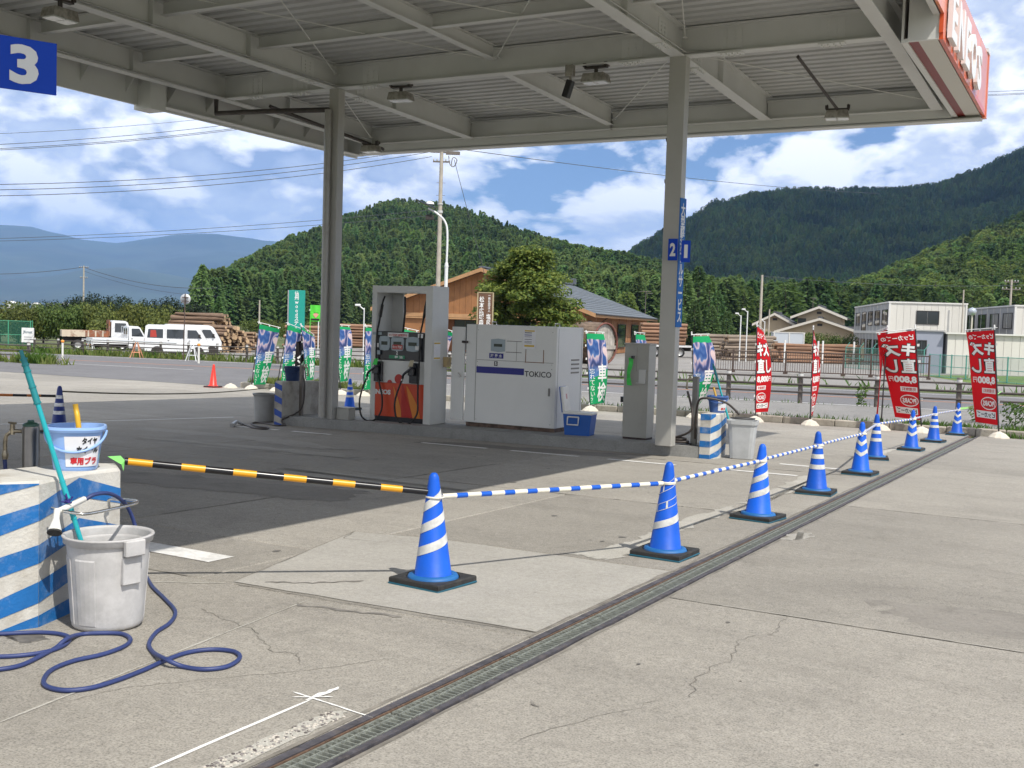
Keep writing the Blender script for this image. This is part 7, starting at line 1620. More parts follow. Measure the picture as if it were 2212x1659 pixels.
b = MB(); b.box((-2.4, -0.86, 0.95), (0.55, 0.86, 1.03)); b.build('bed_floor', RUSTY, dtk)
for y0, y1 in ((-0.90, -0.86), (0.86, 0.90)):
    b = MB(); b.box((-2.4, y0, 0.92), (-0.95, y1, 1.36)); b.build('bed_side', CREAM, dtk); b = MB(); b.box((-0.94, y0, 0.92), (0.58, y1, 1.36)); sd_ = b.build('bed_side', RUSTY, dtk)
    for k in range(6): b = MB(); b.box((-2.2+k*0.47, y0-0.02, 0.94), (-2.1+k*0.47, y1+0.02, 1.36)); b.build('side_rib', CREAM, dtk)
b = MB(); b.box((-2.45, -0.90, 0.92), (-2.40, 0.90, 1.36)); b.build('tailgate', CREAM, dtk); b = MB(); b.box((-2.3, -0.4, 0.55), (1.0, 0.4, 0.92)); b.build('chassis', UNDER, dtk)
for x in (-1.4, 1.5):
    for y in (-0.7, 0.7): wheel(dtk, x, y, 0.36, 0.22)
# ---- pipe trestles in front of the vehicles
ALU = mat('alu_white', (0.62, 0.63, 0.63), 0.4, 0.3); ORW = mat('trestle_orange', (0.55, 0.25, 0.14), 0.6, var=0.4, scale=4)
def trestle(label, x, y, m):
    p = place(x, y); t = thing('trestle', label, 'trestle', p, RZ0, 'pipe trestles')
    for sx_ in (-1, 1):
        for sy in (-1, 1): b = MB(); b.tube([(sx_*0.28, sy*0.25, 0), (sx_*0.05, 0, 0.86)], 0.028, 6); b.build('leg', m, t)
    for sy in (-1, 1): b = MB(); b.tube([(-0.2, sy*0.17, 0.30), (0.2, sy*0.17, 0.30)], 0.02, 6); b.build('brace', m, t)
    return p
t1 = trestle('silver trestle left of the kei trucks', 195, 765, ALU); t2 = trestle('orange trestle in front of the kei trucks', 295, 773, ORW); trestle('pale trestle in front of the kei van', 415, 780, ALU)
b = MB(); b.tube([t1+Vector((-_r.x*0.5, -_r.y*0.5, 0.88)), t2+Vector((_r.x*2.2, _r.y*2.2, 0.88))], 0.04, 8); b.build('barrier_pipe', ALU, None, label='long pale pipe laid across the trestles', category='pipe')
def delineator(label, x, y, h=0.7):
    t = thing('delineator_post', label, 'post', place(x, y), 0, 'delineator posts'); b = MB(); b.tube([(0, 0, 0), (0, 0, h)], 0.05, 8); b.build('post', WHITEP, t); b = MB(); b.lathe([(0.055, h), (0.085, h+0.05), (0.07, h+0.12), (0.001, h+0.14)], 10); b.build('lamp', mat('amber_lamp', (0.75, 0.28, 0.04), 0.4), t)
delineator('white post with amber lamp at the end of the left rail', 135, 778, 0.85); delineator('white post with amber lamp in front of the kei van', 429, 785, 0.85)
# ================================================================== buildings at the right
PANEL = mat('prefab_panel', (0.62, 0.60, 0.54), 0.5, var=0.03, scale=0.6, objvar=0.04); PANELG = mat('prefab_panel_grey', (0.33, 0.33, 0.33), 0.5, objvar=0.05); TRIMW = mat('prefab_trim', (0.66, 0.65, 0.61), 0.5)
def prefab(label, lat, dep, L, Wd, top_y, px_, grey_side=True, nwin=5):
    p2 = world2(lat, dep); g = gz(p2.x, p2.y); H = at(px_, top_y, dep).z-g
    dx = world2(0.983, -0.182); t = thing('site_office', label, 'building', (p2.x, p2.y, g), math.atan2(dx.y, dx.x), 'two-storey site offices')
    n = 11
    for k in range(n):                                         # front wall of upright panels
        b = MB(); b.box((Wd*k/n+0.008, 0, 0), (Wd*(k+1)/n-0.008, 0.05, H-0.12)); b.build('wall_panel', PANEL, t)
    b = MB(); b.box((0.01, 0.045, 0), (Wd-0.01, 0.09, H-0.12)); b.build('wall_back', PANELG, t)
    m_ = 10
    for k in range(m_): b = MB(); b.box((-0.05, L*k/m_+0.03, 0), (0.0, L*(k+1)/m_-0.03, H-0.14)); b.build('side_panel', PANELG, t)
    for k in range(m_+1): b = MB(); b.box((-0.09, L*k/m_-0.03, 0), (-0.0, L*k/m_+0.03, H-0.12)); b.build('side_post', TRIMW, t)
    for y0, y1 in ((-0.06, 0.0),): b = MB(); b.box((-0.1, y0, 0), (0.06, 0.05, H)); b.build('corner_post', TRIMW, t); b = MB(); b.box((Wd-0.06, y0, 0), (Wd+0.06, 0.05, H)); b.build('corner_post', TRIMW, t)
    b = MB(); b.box((-0.14, -0.08, H-0.12), (Wd+0.1, L+0.1, H)); b.build('roof', TRIMW, t); b = MB(); b.box((-0.13, -0.04, H*0.50), (0.02, L, H*0.545)); b.build('floor_band', TRIMW, t)
    window(t, Wd*0.35, Wd*0.65, H*0.66, H*0.87, 0.0, 2)
    for k in range(nwin):
        y0 = L*(0.03+k*0.195); 
        for z0, z1 in ((H*0.63, H*0.88), (H*0.14, H*0.40)): window(t, y0, y0+L*0.13, z0-(H*0.13 if k == nwin-2 else 0), z1, -0.05, 2, sx='y', depth_=0.06)
    b = MB(); b.box((Wd*0.2, L*0.5, 0), (Wd, L, H-0.13)); b.build('inner_block', PANELG, t)
    return t
prefab('cream two-storey site office behind the mirrored red banner', 30.2, 88, 22, 5.8, 651, 1916)
prefab('grey two-storey site office at the right edge', 39.4, 86, 22, 5.8, 659, 2204)
wh2 = world2(28.2, 71); wh = thing('storage_shed', 'long low white corrugated shed at the right edge', 'shed', (wh2.x, wh2.y, gz(wh2.x, wh2.y)), math.atan2(world2(0.99, -0.12).y, world2(0.99, -0.12).x))
Hs = at(2050, 718, 71).z-gz(wh2.x, wh2.y)
for k in range(20): b = MB(); b.box((k*0.5+0.01, 0, 0), (k*0.5+0.49, 0.05, Hs-0.1)); b.build('wall_panel', PANEL, wh)
b = MB(); b.box((0.0, 0.06, 0), (10, 3.0, Hs-0.1)); b.build('shed_body', PANELG, wh); b = MB(); b.box((-0.15, -0.2, Hs-0.1), (10.2, 3.2, Hs)); b.build('roof', TRIMW, wh); b = MB(); b.box((7.6, -0.16, Hs-0.62), (7.95, 0, Hs-0.45)); b.build('wall_lamp', TRIMW, wh)
gs2 = world2(26.3, 71.5); gs = thing('grey_shed', 'narrow grey shed with a tall window beside the white shed', 'shed', (gs2.x, gs2.y, gz(gs2.x, gs2.y)), math.atan2(world2(0.99, -0.12).y, world2(0.99, -0.12).x))
b = MB(); b.box((0, 0, 0), (1.75, 2.5, Hs+0.05)); b.build('shed_body', mat('shed_bluegrey', (0.28, 0.30, 0.36), 0.5), gs); b = MB(); b.box((-0.06, -0.1, Hs+0.05), (1.85, 2.6, Hs+0.13)); b.build('roof', PANELG, gs); window(gs, 0.12, 0.72, Hs*0.45, Hs*0.8, 0, 2)
# ---- house with tiled roof
TILE = mat('roof_tile_grey', (0.075, 0.075, 0.082), 0.55, var=0.1, scale=3, objvar=0.1); STUC = mat('house_stucco', (0.46, 0.37, 0.25), 0.8, var=0.05, scale=1.0)
hs2 = world2((1735-1106)*118/2357, 118); hg = gz(hs2.x, hs2.y); house = thing('tiled_house', 'beige house with two grey tiled gable roofs', 'house', (hs2.x, hs2.y, hg), RZ0+rad(-20))
def gable(t, x0, x1, y0, y1, zw, zr, ovx=0.7, ovy=0.6):
    b = MB(); xm_ = (x0+x1)/2; b.add([(x0, y0, 0), (x1, y0, 0), (x1, y0, zw), (xm_, y0, zr), (x0, y0, zw), (x0, y1, 0), (x1, y1, 0), (x1, y1, zw), (xm_, y1, zr), (x0, y1, zw)], [(0, 1, 2, 3, 4), (9, 8, 7, 6, 5), (0, 5, 6, 1), (1, 6, 7, 2), (0, 4, 9, 5)]); b.build('wall', STUC, t)
    sl_ = (zr-zw)/(xm_-x0); nc = 8
    for sd in (-1, 1):
        for c in range(nc):
            q0, q1 = c/nc, (c+1)/nc; W_ = xm_-x0+ovx; xa, xb = xm_+sd*W_*(1-q0), xm_+sd*(W_*(1-q1)-0.03); za, zb3 = zr+0.1-sl_*W_*(1-q0), zr+0.1-sl_*W_*(1-q1); b = MB(); b.add([(xa, y0-ovy, za+0.07), (xb, y0-ovy, zb3+0.02), (xb, y1+ovy, zb3+0.02), (xa, y1+ovy, za+0.07), (xa, y0-ovy, za), (xa, y1+ovy, za)], [(0, 1, 2, 3), (0, 3, 5, 4)]); b.build('tile_course', TILE, t, fixn=False)
        W_ = xm_-x0+ovx; b = MB(); b.add([(xm_, y0-ovy-0.02, zr-0.12), (xm_+sd*W_, y0-ovy-0.02, zr-0.12-sl_*W_), (xm_+sd*W_, y0-ovy-0.02, zr+0.14-sl_*W_), (xm_, y0-ovy-0.02, zr+0.14)], [(0, 1, 2, 3)]); b.build('barge_board', mat('barge_cream', (0.62, 0.58, 0.5), 0.6), t, fixn=False)
        b = MB(); b.add([(xm_, y0-ovy, zr-0.02), (xm_+sd*W_, y0-ovy, zr-0.02-sl_*W_), (xm_+sd*W_, y1+ovy, zr-0.02-sl_*W_), (xm_, y1+ovy, zr-0.02)], [(0, 1, 2, 3)]); b.build('soffit', STUC, t, fixn=False)
    b = MB(); b.box((xm_-0.14, y0-ovy, zr+0.1), (xm_+0.14, y1+ovy, zr+0.3)); b.build('ridge_tiles', TILE, t); b = MB(); b.box((xm_-0.25, y0-0.03, zr-0.7), (xm_+0.25, y0+0.02, zr-0.45)); b.build('gable_vent', WFR, t)
zt_ = lambda y: at(1750, y, 118).z-hg
gable(house, -0.9, 3.6, 0, 7.5, zt_(682), zt_(664)); gable(house, -2.2, 5.6, -3.0, 2.5, zt_(713)-0.1, zt_(690))
gable(house, -5.2, -1.8, 2.0, 7.0, zt_(692)-0.3, zt_(682)+0.1); window(house, -0.85, 0.0, zt_(698), zt_(688), 0.0, 1)
aerial('tv aerial on the tiled house roof', 1756, 643, 661, 120)
lh2 = world2((1845-1106)*125/2357, 128); lho = thing('low_house', 'low dark-roofed house between the tiled house and the site office', 'house', (lh2.x, lh2.y, gz(lh2.x, lh2.y)), RZ0); b = MB(); b.box((-4, 0, 0), (3, 5, 3.2)); b.build('wall', mat('low_house_wall', (0.20, 0.16, 0.13), 0.8), lho); b = MB(); b.box((-4.6, -0.6, 3.2), (3.6, 5.6, 3.45)); b.build('roof', TILE, lho); window(lho, 0.6, 2.2, 1.2, 2.6, 0, 2)
# ---- container
cn = thing('storage_container', 'pale grey storage container behind the staked logs', 'container', ground_at(1710, 99), RZ0+rad(-8)); b = MB(); b.box((-1.6, 0, 0.1), (1.2, 2.2, 2.5)); b.build('container_body', mat('container_pale', (0.52, 0.56, 0.60), 0.5), cn); b = MB(); b.box((-1.65, -0.04, 2.5), (1.25, 2.25, 2.58)); b.build('roof', TRIMW, cn)
for x_ in (-1.55, -0.2, 1.1): b = MB(); b.box((x_, -0.05, 0.1), (x_+0.1, 0, 2.5)); b.build('rib', TRIMW, cn)

# ================================================================== fences
GATE = mat('gate_brown', (0.085, 0.055, 0.042), 0.55, var=0.15, scale=3)
gpx = [(1545, 791), (1587, 793), (1701, 798), (1826, 803), (1886, 804), (2012, 806)]
GP = [ground_at(x, 62.5-(x-1545)*0.012) for x, y in gpx]
gt = thing('sliding_gate', 'long brown steel gate of upright bars across the yard entrance', 'gate', GP[0])
GH = 1.22
for i, p in enumerate(GP):
    b = MB(); q = p-GP[0]; b.box((q.x-0.045, q.y-0.045, q.z), (q.x+0.045, q.y+0.045, q.z+GH+0.06)); b.build('post', GATE, gt)
    b = MB(); b.box((q.x-0.09, q.y-0.16, q.z-0.02), (q.x+0.09, q.y+0.16, q.z+0.12)); b.build('foot', GATE, gt)
for i in range(len(GP)-1):
    a, c = GP[i]-GP[0], GP[i+1]-GP[0]
    for z in (0.14, GH-0.38, GH): b = MB(); b.tube([a+Vector((0, 0, z)), c+Vector((0, 0, z))], 0.03, 4); b.build('rail', GATE, gt)
    L_ = (c-a).length; n = int(L_/0.13); b = MB()
    for k in range(1, n): q = a.lerp(c, k/n); b.box((q.x-0.011, q.y-0.011, q.z+0.14), (q.x+0.011, q.y+0.011, q.z+GH))
    b.build('upright_bars', GATE, gt, kind='stuff')
def mesh_mat(name, col, cover):
    m = bpy.data.materials.new(name); m.use_nodes = True; nt = m.node_tree; b = nt.nodes['Principled BSDF']; out = nt.nodes['Material Output']; b.inputs['Base Color'].default_value = (*col, 1)
    tr = node(nt, 'ShaderNodeBsdfTransparent'); mx = node(nt, 'ShaderNodeMixShader'); mx.inputs[0].default_value = cover; lk(nt, tr.outputs[0], mx.inputs[1]); lk(nt, b.outputs[0], mx.inputs[2]); lk(nt, mx.outputs[0], out.inputs[0]); return m
NETG = mesh_mat('green_wire_mesh', (0.012, 0.10, 0.065), 0.55); NETP = mesh_mat('pale_green_wire_mesh', (0.10, 0.30, 0.22), 0.30); FGR = mat('fence_green', (0.06, 0.30, 0.17), 0.5); FTEAL = mat('fence_teal', (0.10, 0.33, 0.27), 0.5)
def mesh_fence(label, P, H, post, net, mid=True, arms=False):
    t = thing('mesh_fence', label, 'fence', P[0])
    for p in P:
        q = p-P[0]; b = MB(); b.tube([(q.x, q.y, q.z-0.05), (q.x, q.y, q.z+H+0.05)], 0.035, 6)
        b.build('post', post, t)
        if arms: b = MB(); b.tube([(q.x, q.y, q.z+H), (q.x+0.25, q.y+0.1, q.z+H+0.4)], 0.025, 5); b.build('slanted_arm', post, t)
    for a, c in zip(P[:-1], P[1:]):
        a, c = a-P[0], c-P[0]
        for z in (0.05, H*0.5, H) if mid else (0.05, H): b = MB(); b.tube([a+Vector((0, 0, z)), c+Vector((0, 0, z))], 0.02, 5); b.build('rail', post, t)
        b = MB(); b.quad(tuple(a+Vector((0, 0, 0.05))), tuple(c+Vector((0, 0, 0.05))), tuple(c+Vector((0, 0, H))), tuple(a+Vector((0, 0, H)))); b.build('wire_mesh', net, t, fixn=False)
    return t
mesh_fence('dark green mesh fence at the far left beside the hedge', [ground_at(x, d) for x, d in ((-60, 72), (-20, 72.5), (18, 73), (66, 73.5), (70, 76))], 1.85, FGR, NETG)
mesh_fence('pale green mesh fence in front of the white shed', [ground_at(x, d) for x, d in ((2012, 64), (2035, 62), (2060, 60), (2092, 58.5), (2120, 57), (2182, 54), (2240, 51.5))], 1.28, FTEAL, NETP)
mesh_fence('teal mesh fence with slanted arms beside the site office', [ground_at(x, d) for x, d in ((1830, 80), (1860, 78), (1888, 76), (1925, 74), (1962, 72), (2000, 70))], 1.5, FTEAL, NETP, True, True)
sheet('lawn', frange(14, 42, 10), frange(44, 74, 10), 0.012, mat('lawn_grass', (0.10, 0.17, 0.03), 0.9, var=0.3, scale=0.8), kind='structure') if False else None
lw = [ground_at(x, d) for x, d in ((1990, 66), (2120, 52), (2400, 47), (2400, 70), (2150, 68))]
flat('lawn', [(p.x, p.y) for p in lw], 0.012, mat('lawn_grass', (0.11, 0.17, 0.03), 0.9, var=0.35, scale=0.9, coord='Object'), kind='structure')

# ================================================================== hedge, shrubs, dark conifers at the left
HEDG = leaf_mat('hedge_leaf', (0.15, 0.18, 0.04), (0.055, 0.085, 0.022), 0.22, 0.3, hue=0.06); DARKC = leaf_mat('dark_conifer_leaf', (0.022, 0.042, 0.016), (0.010, 0.022, 0.010), 0.2, 0.15)
def bush_geo(seed, n=3600, s0=0.10):
    rn = random.Random(seed); mb = MB(); cl = [(Vector((rn.uniform(-0.75, 0.75), rn.uniform(-0.45, 0.45), rn.uniform(0.3, 0.80))), rn.uniform(0.25, 0.42)) for _ in range(14)]
    for _ in range(n):
        c, r = rn.choice(cl); d = Vector((rn.gauss(0, 1), rn.gauss(0, 1), rn.gauss(0, 1))).normalized(); p = c+d*r*rn.uniform(0.6, 1.05); p.z = max(0.0, min(1.12, p.z)); s = s0*rn.uniform(0.45, 1.1)*0.5; nn = (d+Vector((rn.gauss(0, .5), rn.gauss(0, .5), rn.gauss(0.3, .5)))).normalized(); t1 = nn.orthogonal().normalized(); t1 = Matrix.Rotation(rn.uniform(0, 6.28), 3, nn) @ t1; t2 = nn.cross(t1)
        mb.add([p-t1*s, p+t2*s*0.6, p+t1*s, p-t2*s*0.6], [(0, 1, 2, 3)])
    return mb
def mk_bush(label, name, group, P, sc, seed, m, geo=None, cat='shrub'):
    t = thing(name, label, cat, P, RZ0+random.uniform(-.4, .4), group); o = (geo or bush_geo(seed)).build('foliage', m, t, fixn=False, kind='stuff'); o.scale = sc
    b = MB(); b.tube([(0, 0, -0.1), (0, 0, sc[2]*0.5)], [0.09, 0.04], 6); b.build('stem', BARK, t); return t
bproto = [mk_bush('leafy green hedge shrub behind the parked vehicles', 'hedge_shrub', 'hedge behind the parked vehicles', ground_at(-40+k*40, 88), (2.6, 1.9, 3.15), k, HEDG) for k in range(3)]
rn = random.Random(9)
for k in range(3, 12):
    c = copy_tree(bproto[k % 3]); c.location = ground_at(-50+k*36, 86+rn.uniform(-1, 3)); c.rotation_euler = (0, 0, rn.uniform(0, 6)); c.scale = (1, 1, rn.uniform(0.88, 1.12))
dproto = None
for k, (x, y) in enumerate(((118, 648), (152, 636), (186, 630), (222, 634), (255, 640), (288, 640), (322, 646), (352, 644), (384, 646), (412, 640))):
    P = ground_at(x, 112+rn.uniform(-3, 5)); h_ = at(x, y, 112).z-P.z
    if dproto is None:
        dproto = thing('dark_conifer', 'dark spreading conifer behind the hedge', 'tree', P, 0, 'dark conifers behind the hedge'); o = bush_geo(77, 5000, 0.085).build('crown', DARKC, dproto, fixn=False, kind='stuff'); o.scale = (0.62, 0.6, 0.93); b = MB(); b.tube([(0, 0, -0.02), (0, 0, 0.7)], [0.03, 0.012], 6); b.build('trunk', BARK, dproto); c = dproto
    else: c = copy_tree(dproto)
    c.location = P; c.rotation_euler = (0, 0, rn.uniform(0, 6)); c.scale = (h_, h_, h_)
P = ground_at(472, 112); h_ = at(472, 640, 112).z-P.z; sc_t = thing('pointed_conifer', 'small pointed conifer behind the tall log pile', 'tree', P); g_ = conifer_geo(78, 420, 0.30, True, 0.9, 0.02); g_.build('crown', [CONL, BARK], sc_t, fixn=False, kind='stuff'); b = MB(); b.tube([(0, 0, -0.02), (0, 0, 0.6)], 0.02, 6); b.build('trunk', BARK, sc_t); sc_t.scale = (h_, h_, h_)
# trees at the right behind the yard and hedge before the house
tp = None
for k, (x, y, d) in enumerate(((1452, 610, 170), (1478, 590, 175), (1505, 575, 180), (1530, 600, 172), (1548, 628, 168), (1462, 655, 150), (1500, 650, 150), (1538, 660, 150), (1570, 672, 160))):
    P = ground_at(x, d); h_ = at(x, y, d).z-P.z
    if tp is None:
        tp = thing('yard_tree', 'tall green conifer behind the log piles right of the column', 'tree', P, 0, 'conifers behind the log piles'); conifer_geo(80, 620, 0.30, True, 0.6, 0.05).build('crown', [CONL, BARK], tp, fixn=False, kind='stuff'); b = MB(); b.tube([(0, 0, -0.02), (0, 0, 0.7)], [0.02, 0.008], 6); b.build('trunk', BARK, tp); c = tp
    else: c = copy_tree(tp)
    c.location = P; c.rotation_euler = (0, 0, rn.uniform(0, 6)); c.scale = (h_, h_, h_)
for k, x in enumerate((1660, 1692, 1722, 1752, 1784, 1812)):
    c = copy_tree(bproto[k % 3]); c.location = ground_at(x, 104+rn.uniform(-1, 1)); c.scale = (0.75, 0.8, 0.78); c['label'] = 'low clipped hedge shrub in front of the tiled house'; c['group'] = 'hedge before the tiled house'
for k, x in enumerate((560, 590, 640, 665, 700, 760)):
    c = copy_tree(bproto[k % 3]); c.location = ground_at(x, 128+rn.uniform(-4, 6)); c.scale = (0.9, 0.8, 0.75); c['label'] = 'scrubby bush at the hill foot behind the green banners'; c['group'] = 'scrub at the hill foot'

# ================================================================== poles, lamps, signs
CPOLE = mat('concrete_pole', (0.40, 0.36, 0.30), 0.8, var=0.12, scale=2); INS = mat('insulator', (0.55, 0.55, 0.53), 0.3)
def util_pole(label, x, y_top, dep, r=0.17, arms=((0.985, 1.6), (0.94, 1.2)), lean=0.0, m=None, group='utility poles'):
    P = ground_at(x, dep); H = at(x, y_top, dep).z-P.z; t = thing('utility_pole', label, 'utility pole', P, RZ0, group)
    b = MB(); b.tube([(0, 0, -0.3), (0, 0, H)], [r*1.1, r*0.72], 12); b.build('pole', m or CPOLE, t)
    for f_, w in arms:
        b = MB(); b.box((-w/2, -0.05, H*f_-0.05), (w/2, 0.05, H*f_+0.05)); a_ = b.build('crossarm', GPOST, t)
        for s_ in (-1, -0.55, 0.55, 1): b = MB(); b.lathe([(0.03, H*f_+0.05), (0.06, H*f_+0.09), (0.045, H*f_+0.15), (0.06, H*f_+0.19), (0.01, H*f_+0.22)], 8, M=Matrix.Translation((s_*w*0.46, 0, 0))); b.build('insulator', INS, a_)
    return t, P, H
pl, PP, PH = util_pole('tall concrete utility pole above the fuel pump', 944, 325, 78)
for f_ in (0.55, 0.60, 0.66, 0.72, 0.78, 0.84): b = MB(); b.tube([(-0.32, 0, PH*f_), (0.32, 0, PH*f_)], 0.015, 5); b.build('step_bolt', GPOST, pl)
for f_ in (0.70, 0.705, 0.74): b = MB(); b.lathe([(0.19, PH*f_-0.05), (0.195, PH*f_+0.05)], 12); b.build('band', INS, pl)
b = MB(); b.box((0.3, -0.1, PH*0.975), (1.3, 0.1, PH*0.99)); b.tube(catmull([(0.5, 0, PH*0.97), (0.6, 0.1, PH*0.93), (0.9, 0, PH*0.92), (1.1, -0.1, PH*0.95), (0.8, 0, PH*0.96), (0.7, 0.05, PH*0.925)], 5), 0.03, 5); b.build('cable_loops', GPOST, pl)
util_pole('small utility pole beyond the hedge at the left', 180, 574, 190, 0.16, ((0.97, 1.6), (0.80, 1.3)))
util_pole('slim grey pole behind the first red banner', 1642, 594, 84, 0.12, ())
util_pole('short pole left of the tiled house', 1661, 668, 100, 0.09, ())
util_pole('utility pole with transformer at the right edge', 2180, 604, 118, 0.14, ((0.97, 1.5), (0.88, 2.0)))
util_pole('slim pole at the corner of the cream site office', 2078, 626, 86, 0.07, ())
util_pole('short bare pole at the hill foot left of the teal sign', 560, 648, 130, 0.12, ())
WIRE = mat('power_cable', (0.06, 0.065, 0.08), 0.6)
def wire(label, a, b_, sag=0.8, r=0.022, n=20):
    a, b_ = Vector(a), Vector(b_); m = MB(); pts = []
    for k in range(n+1):
        q = k/n; p = a.lerp(b_, q); p.z -= sag*4*q*(1-q); pts.append(p-a)
    m.tube(pts, r, 5, caps=False); m.build('power_line', WIRE, None, a, label=label, category='cable', group='overhead cables')
pt_ = lambda dx, dz: PP+Vector((_r.x*dx, _r.y*dx, PH+dz))
wire('lowest cable of three running left from the pole top', pt_(-0.7, -0.55), at(-60, 424, 62), 0.6); wire('middle cable of three running left from the pole top', pt_(-0.7, -0.2), at(-60, 411, 62), 0.6); wire('top cable of three running left from the pole top', pt_(-0.7, 0.1), at(-60, 399, 62), 0.6)
wire('cable running right from the pole top behind the right column', pt_(0.7, 0.1), at(1900, 418, 150), 0.5, 0.026); wire('guy wire slanting down right of the pole', pt_(0.9, -0.7), at(1060, 640, 80), 0.1, 0.02)
for k, (y0, y1) in enumerate(((286, 235), (310, 252), (319, 262), (322, 265))): wire(('topmost thin cable under the left canopy edge', 'upper cable under the left canopy edge', 'third cable under the left canopy edge', 'fourth cable under the left canopy edge')[k], at(-60, y0+5, 60), at(620, y1, 75), 0.25, 0.013 if k == 0 else 0.018)
for k, (y0, y1) in enumerate(((514, 468), (519, 480))): wire(('upper cable across the far mountains', 'lower cable across the far mountains')[k], at(-60, y0+3, 80), at(938, y1-15, 78), 0.3, 0.018)
wire('cable from the left edge to the small pole beyond the hedge', at(-60, 592, 190), at(180, 577, 190), 0.4, 0.05); wire('cable from the small pole down behind the log pile', at(180, 577, 190), at(470, 622, 190), 1.2, 0.05); wire('thin lower cable from the small pole behind the log pile', at(180, 585, 190), at(470, 640, 190), 1.0, 0.03)
wire('cable from the slim grey pole to the right across the dark mountain', at(1642, 596, 84), at(2290, 612, 110), 0.5, 0.016)
for k, (y0, y1) in enumerate(((197, 193), (203, 199), (206, 201))): wire(('top cable at the right behind the sign band', 'middle cable at the right behind the sign band', 'lowest cable at the right behind the sign band')[k], at(1900, y0+5, 70), at(2300, y1-3, 70), 0.1, 0.014)
# solar street lamp
LAMPW = mat('lamp_white', (0.70, 0.71, 0.70), 0.4); PV = mat('solar_cells', (0.02, 0.03, 0.06), 0.15, coat=0.4)
P = ground_at(961, 47); hl = at(961, 480, 47).z-P.z; sl2 = thing('solar_street_lamp', 'white solar street lamp with curved arm beside the concrete pole', 'street lamp', P, RZ0)
b = MB(); b.tube([(0, 0, 0), (0, 0, hl*0.72)], 0.075, 10); b.tube(catmull([(0, 0, hl*0.71), (0.0, 0, hl*0.92), (-0.12, 0, hl*1.0), (-0.45, 0, hl*1.05), (-0.85, 0, hl*1.085)], 6), 0.045, 8); b.lathe([(0.075, hl*0.70), (0.09, hl*0.71), (0.06, hl*0.735)], 10); b.build('pole', LAMPW, sl2)
b = MB(); b.box((-0.45, -0.35, -0.02), (0.45, 0.35, 0.02), M=T((-0.95, 0, hl*1.11), 0, 0, rad(22))); b.build('solar_panel', PV, sl2); b = MB(); b.lathe([(0.18, 0), (0.16, 0.08), (0.05, 0.13), (0.001, 0.135)], 12, M=T((-0.78, 0, hl*1.11))); b.build('dome', LAMPW, sl2); b = MB(); b.box((-0.95, -0.12, hl*1.01), (-0.6, 0.12, hl*1.04)); b.build('lamp_head', UNDER, sl2)
def lamp_post(label, x, y0, dep, m=LAMPW, globe=False, r=0.05):
    P = ground_at(x, dep); H = at(x, y0, dep).z-P.z; t = thing('lamp_post', label, 'lamp post', P, RZ0, 'lamp posts'); b = MB(); b.tube([(0, 0, 0), (0, 0, H)], r, 8); b.build('pole', m, t)
    if globe:
        b = MB(); b.lathe([(0.001, H-0.24), (0.16, H-0.18), (0.24, H), (0.16, H+0.18), (0.001, H+0.24)], 14); b.build('globe', mat('globe_clear', (0.42, 0.46, 0.50), 0.08, 0.3, coat=0.5), t)
    else:
        b = MB(); b.tube([(0, 0, H-0.1), (-0.3, 0, H+0.12)], 0.03, 6); b.build('arm', m, t); b = MB(); b.box((-0.5, -0.12, H+0.08), (-0.2, 0.12, H+0.2), bev=0.03); b.build('lamp_head', m, t)
lamp_post('pale post with clear globe in front of the white shed', 2099, 673, 62, mat('lamp_cream', (0.6, 0.56, 0.46), 0.5), True)
lamp_post('white street lamp behind the grey log piles, left of two', 1600, 681, 92); lamp_post('white street lamp behind the grey log piles, right of two', 1614, 672, 92)
lamp_post('thin white lamp post left of the fuel pump', 786, 665, 60, r=0.03); lamp_post('thin white lamp post just left of the left column', 688, 676, 60, r=0.03); lamp_post('small white lamp post by the tiled house', 1652, 694, 95, r=0.04)
# round sign seen from behind
P = on(396, 778); H = at(398, 646, depth(P)).z-P.z; rs = thing('round_road_sign', 'back of a round road sign on a brown pole before the van', 'road sign', P, RZ0); b = MB(); b.tube([(0, 0, 0), (0.05, 0, H+0.28)], 0.03, 8); b.build('pole', GATE, rs); b = MB(); b.lathe([(0.001, 0), (0.27, 0.0), (0.28, 0.015), (0.27, 0.02), (0.001, 0.02)], 24, M=T((0.05, 0.05, H), 0, rad(-90))); b.build('disc', mat('sign_back', (0.52, 0.53, 0.54), 0.4, 0.3), rs); b = MB(); b.box((-0.12, -0.05, H+0.08), (0.22, 0.04, H+0.11)); b.box((-0.12, -0.05, H-0.12), (0.22, 0.04, H-0.09)); b.build('clamp', GATE, rs)
# teal pylon sign
P = ground_at(640, 50); SHp = at(640, 627, 50).z-P.z; ts = thing('pylon_sign', 'tall teal sign board with white lettering behind the banners', 'sign', P, RZ0); b = MB(); b.box((-0.36, 0, 0.2), (0.36, 0.18, SHp), bev=0.01); b.build('panel', mat('sign_teal', (0.012, 0.30, 0.24), 0.4), ts); b = MB(); b.box((-0.42, 0.02, 0), (-0.365, 0.16, SHp)); b.build('post', PANELG, ts)
b = MB(); Lh = (702-629)*50/2357; put_text(b, '信州woodステ', 0.20, Lh, T((0, -0.006, SHp-0.04-Lh/2)), 0, 0.02, vert=True, line=0.85); b.build('lettering', PRINTW, ts, fixn=False)
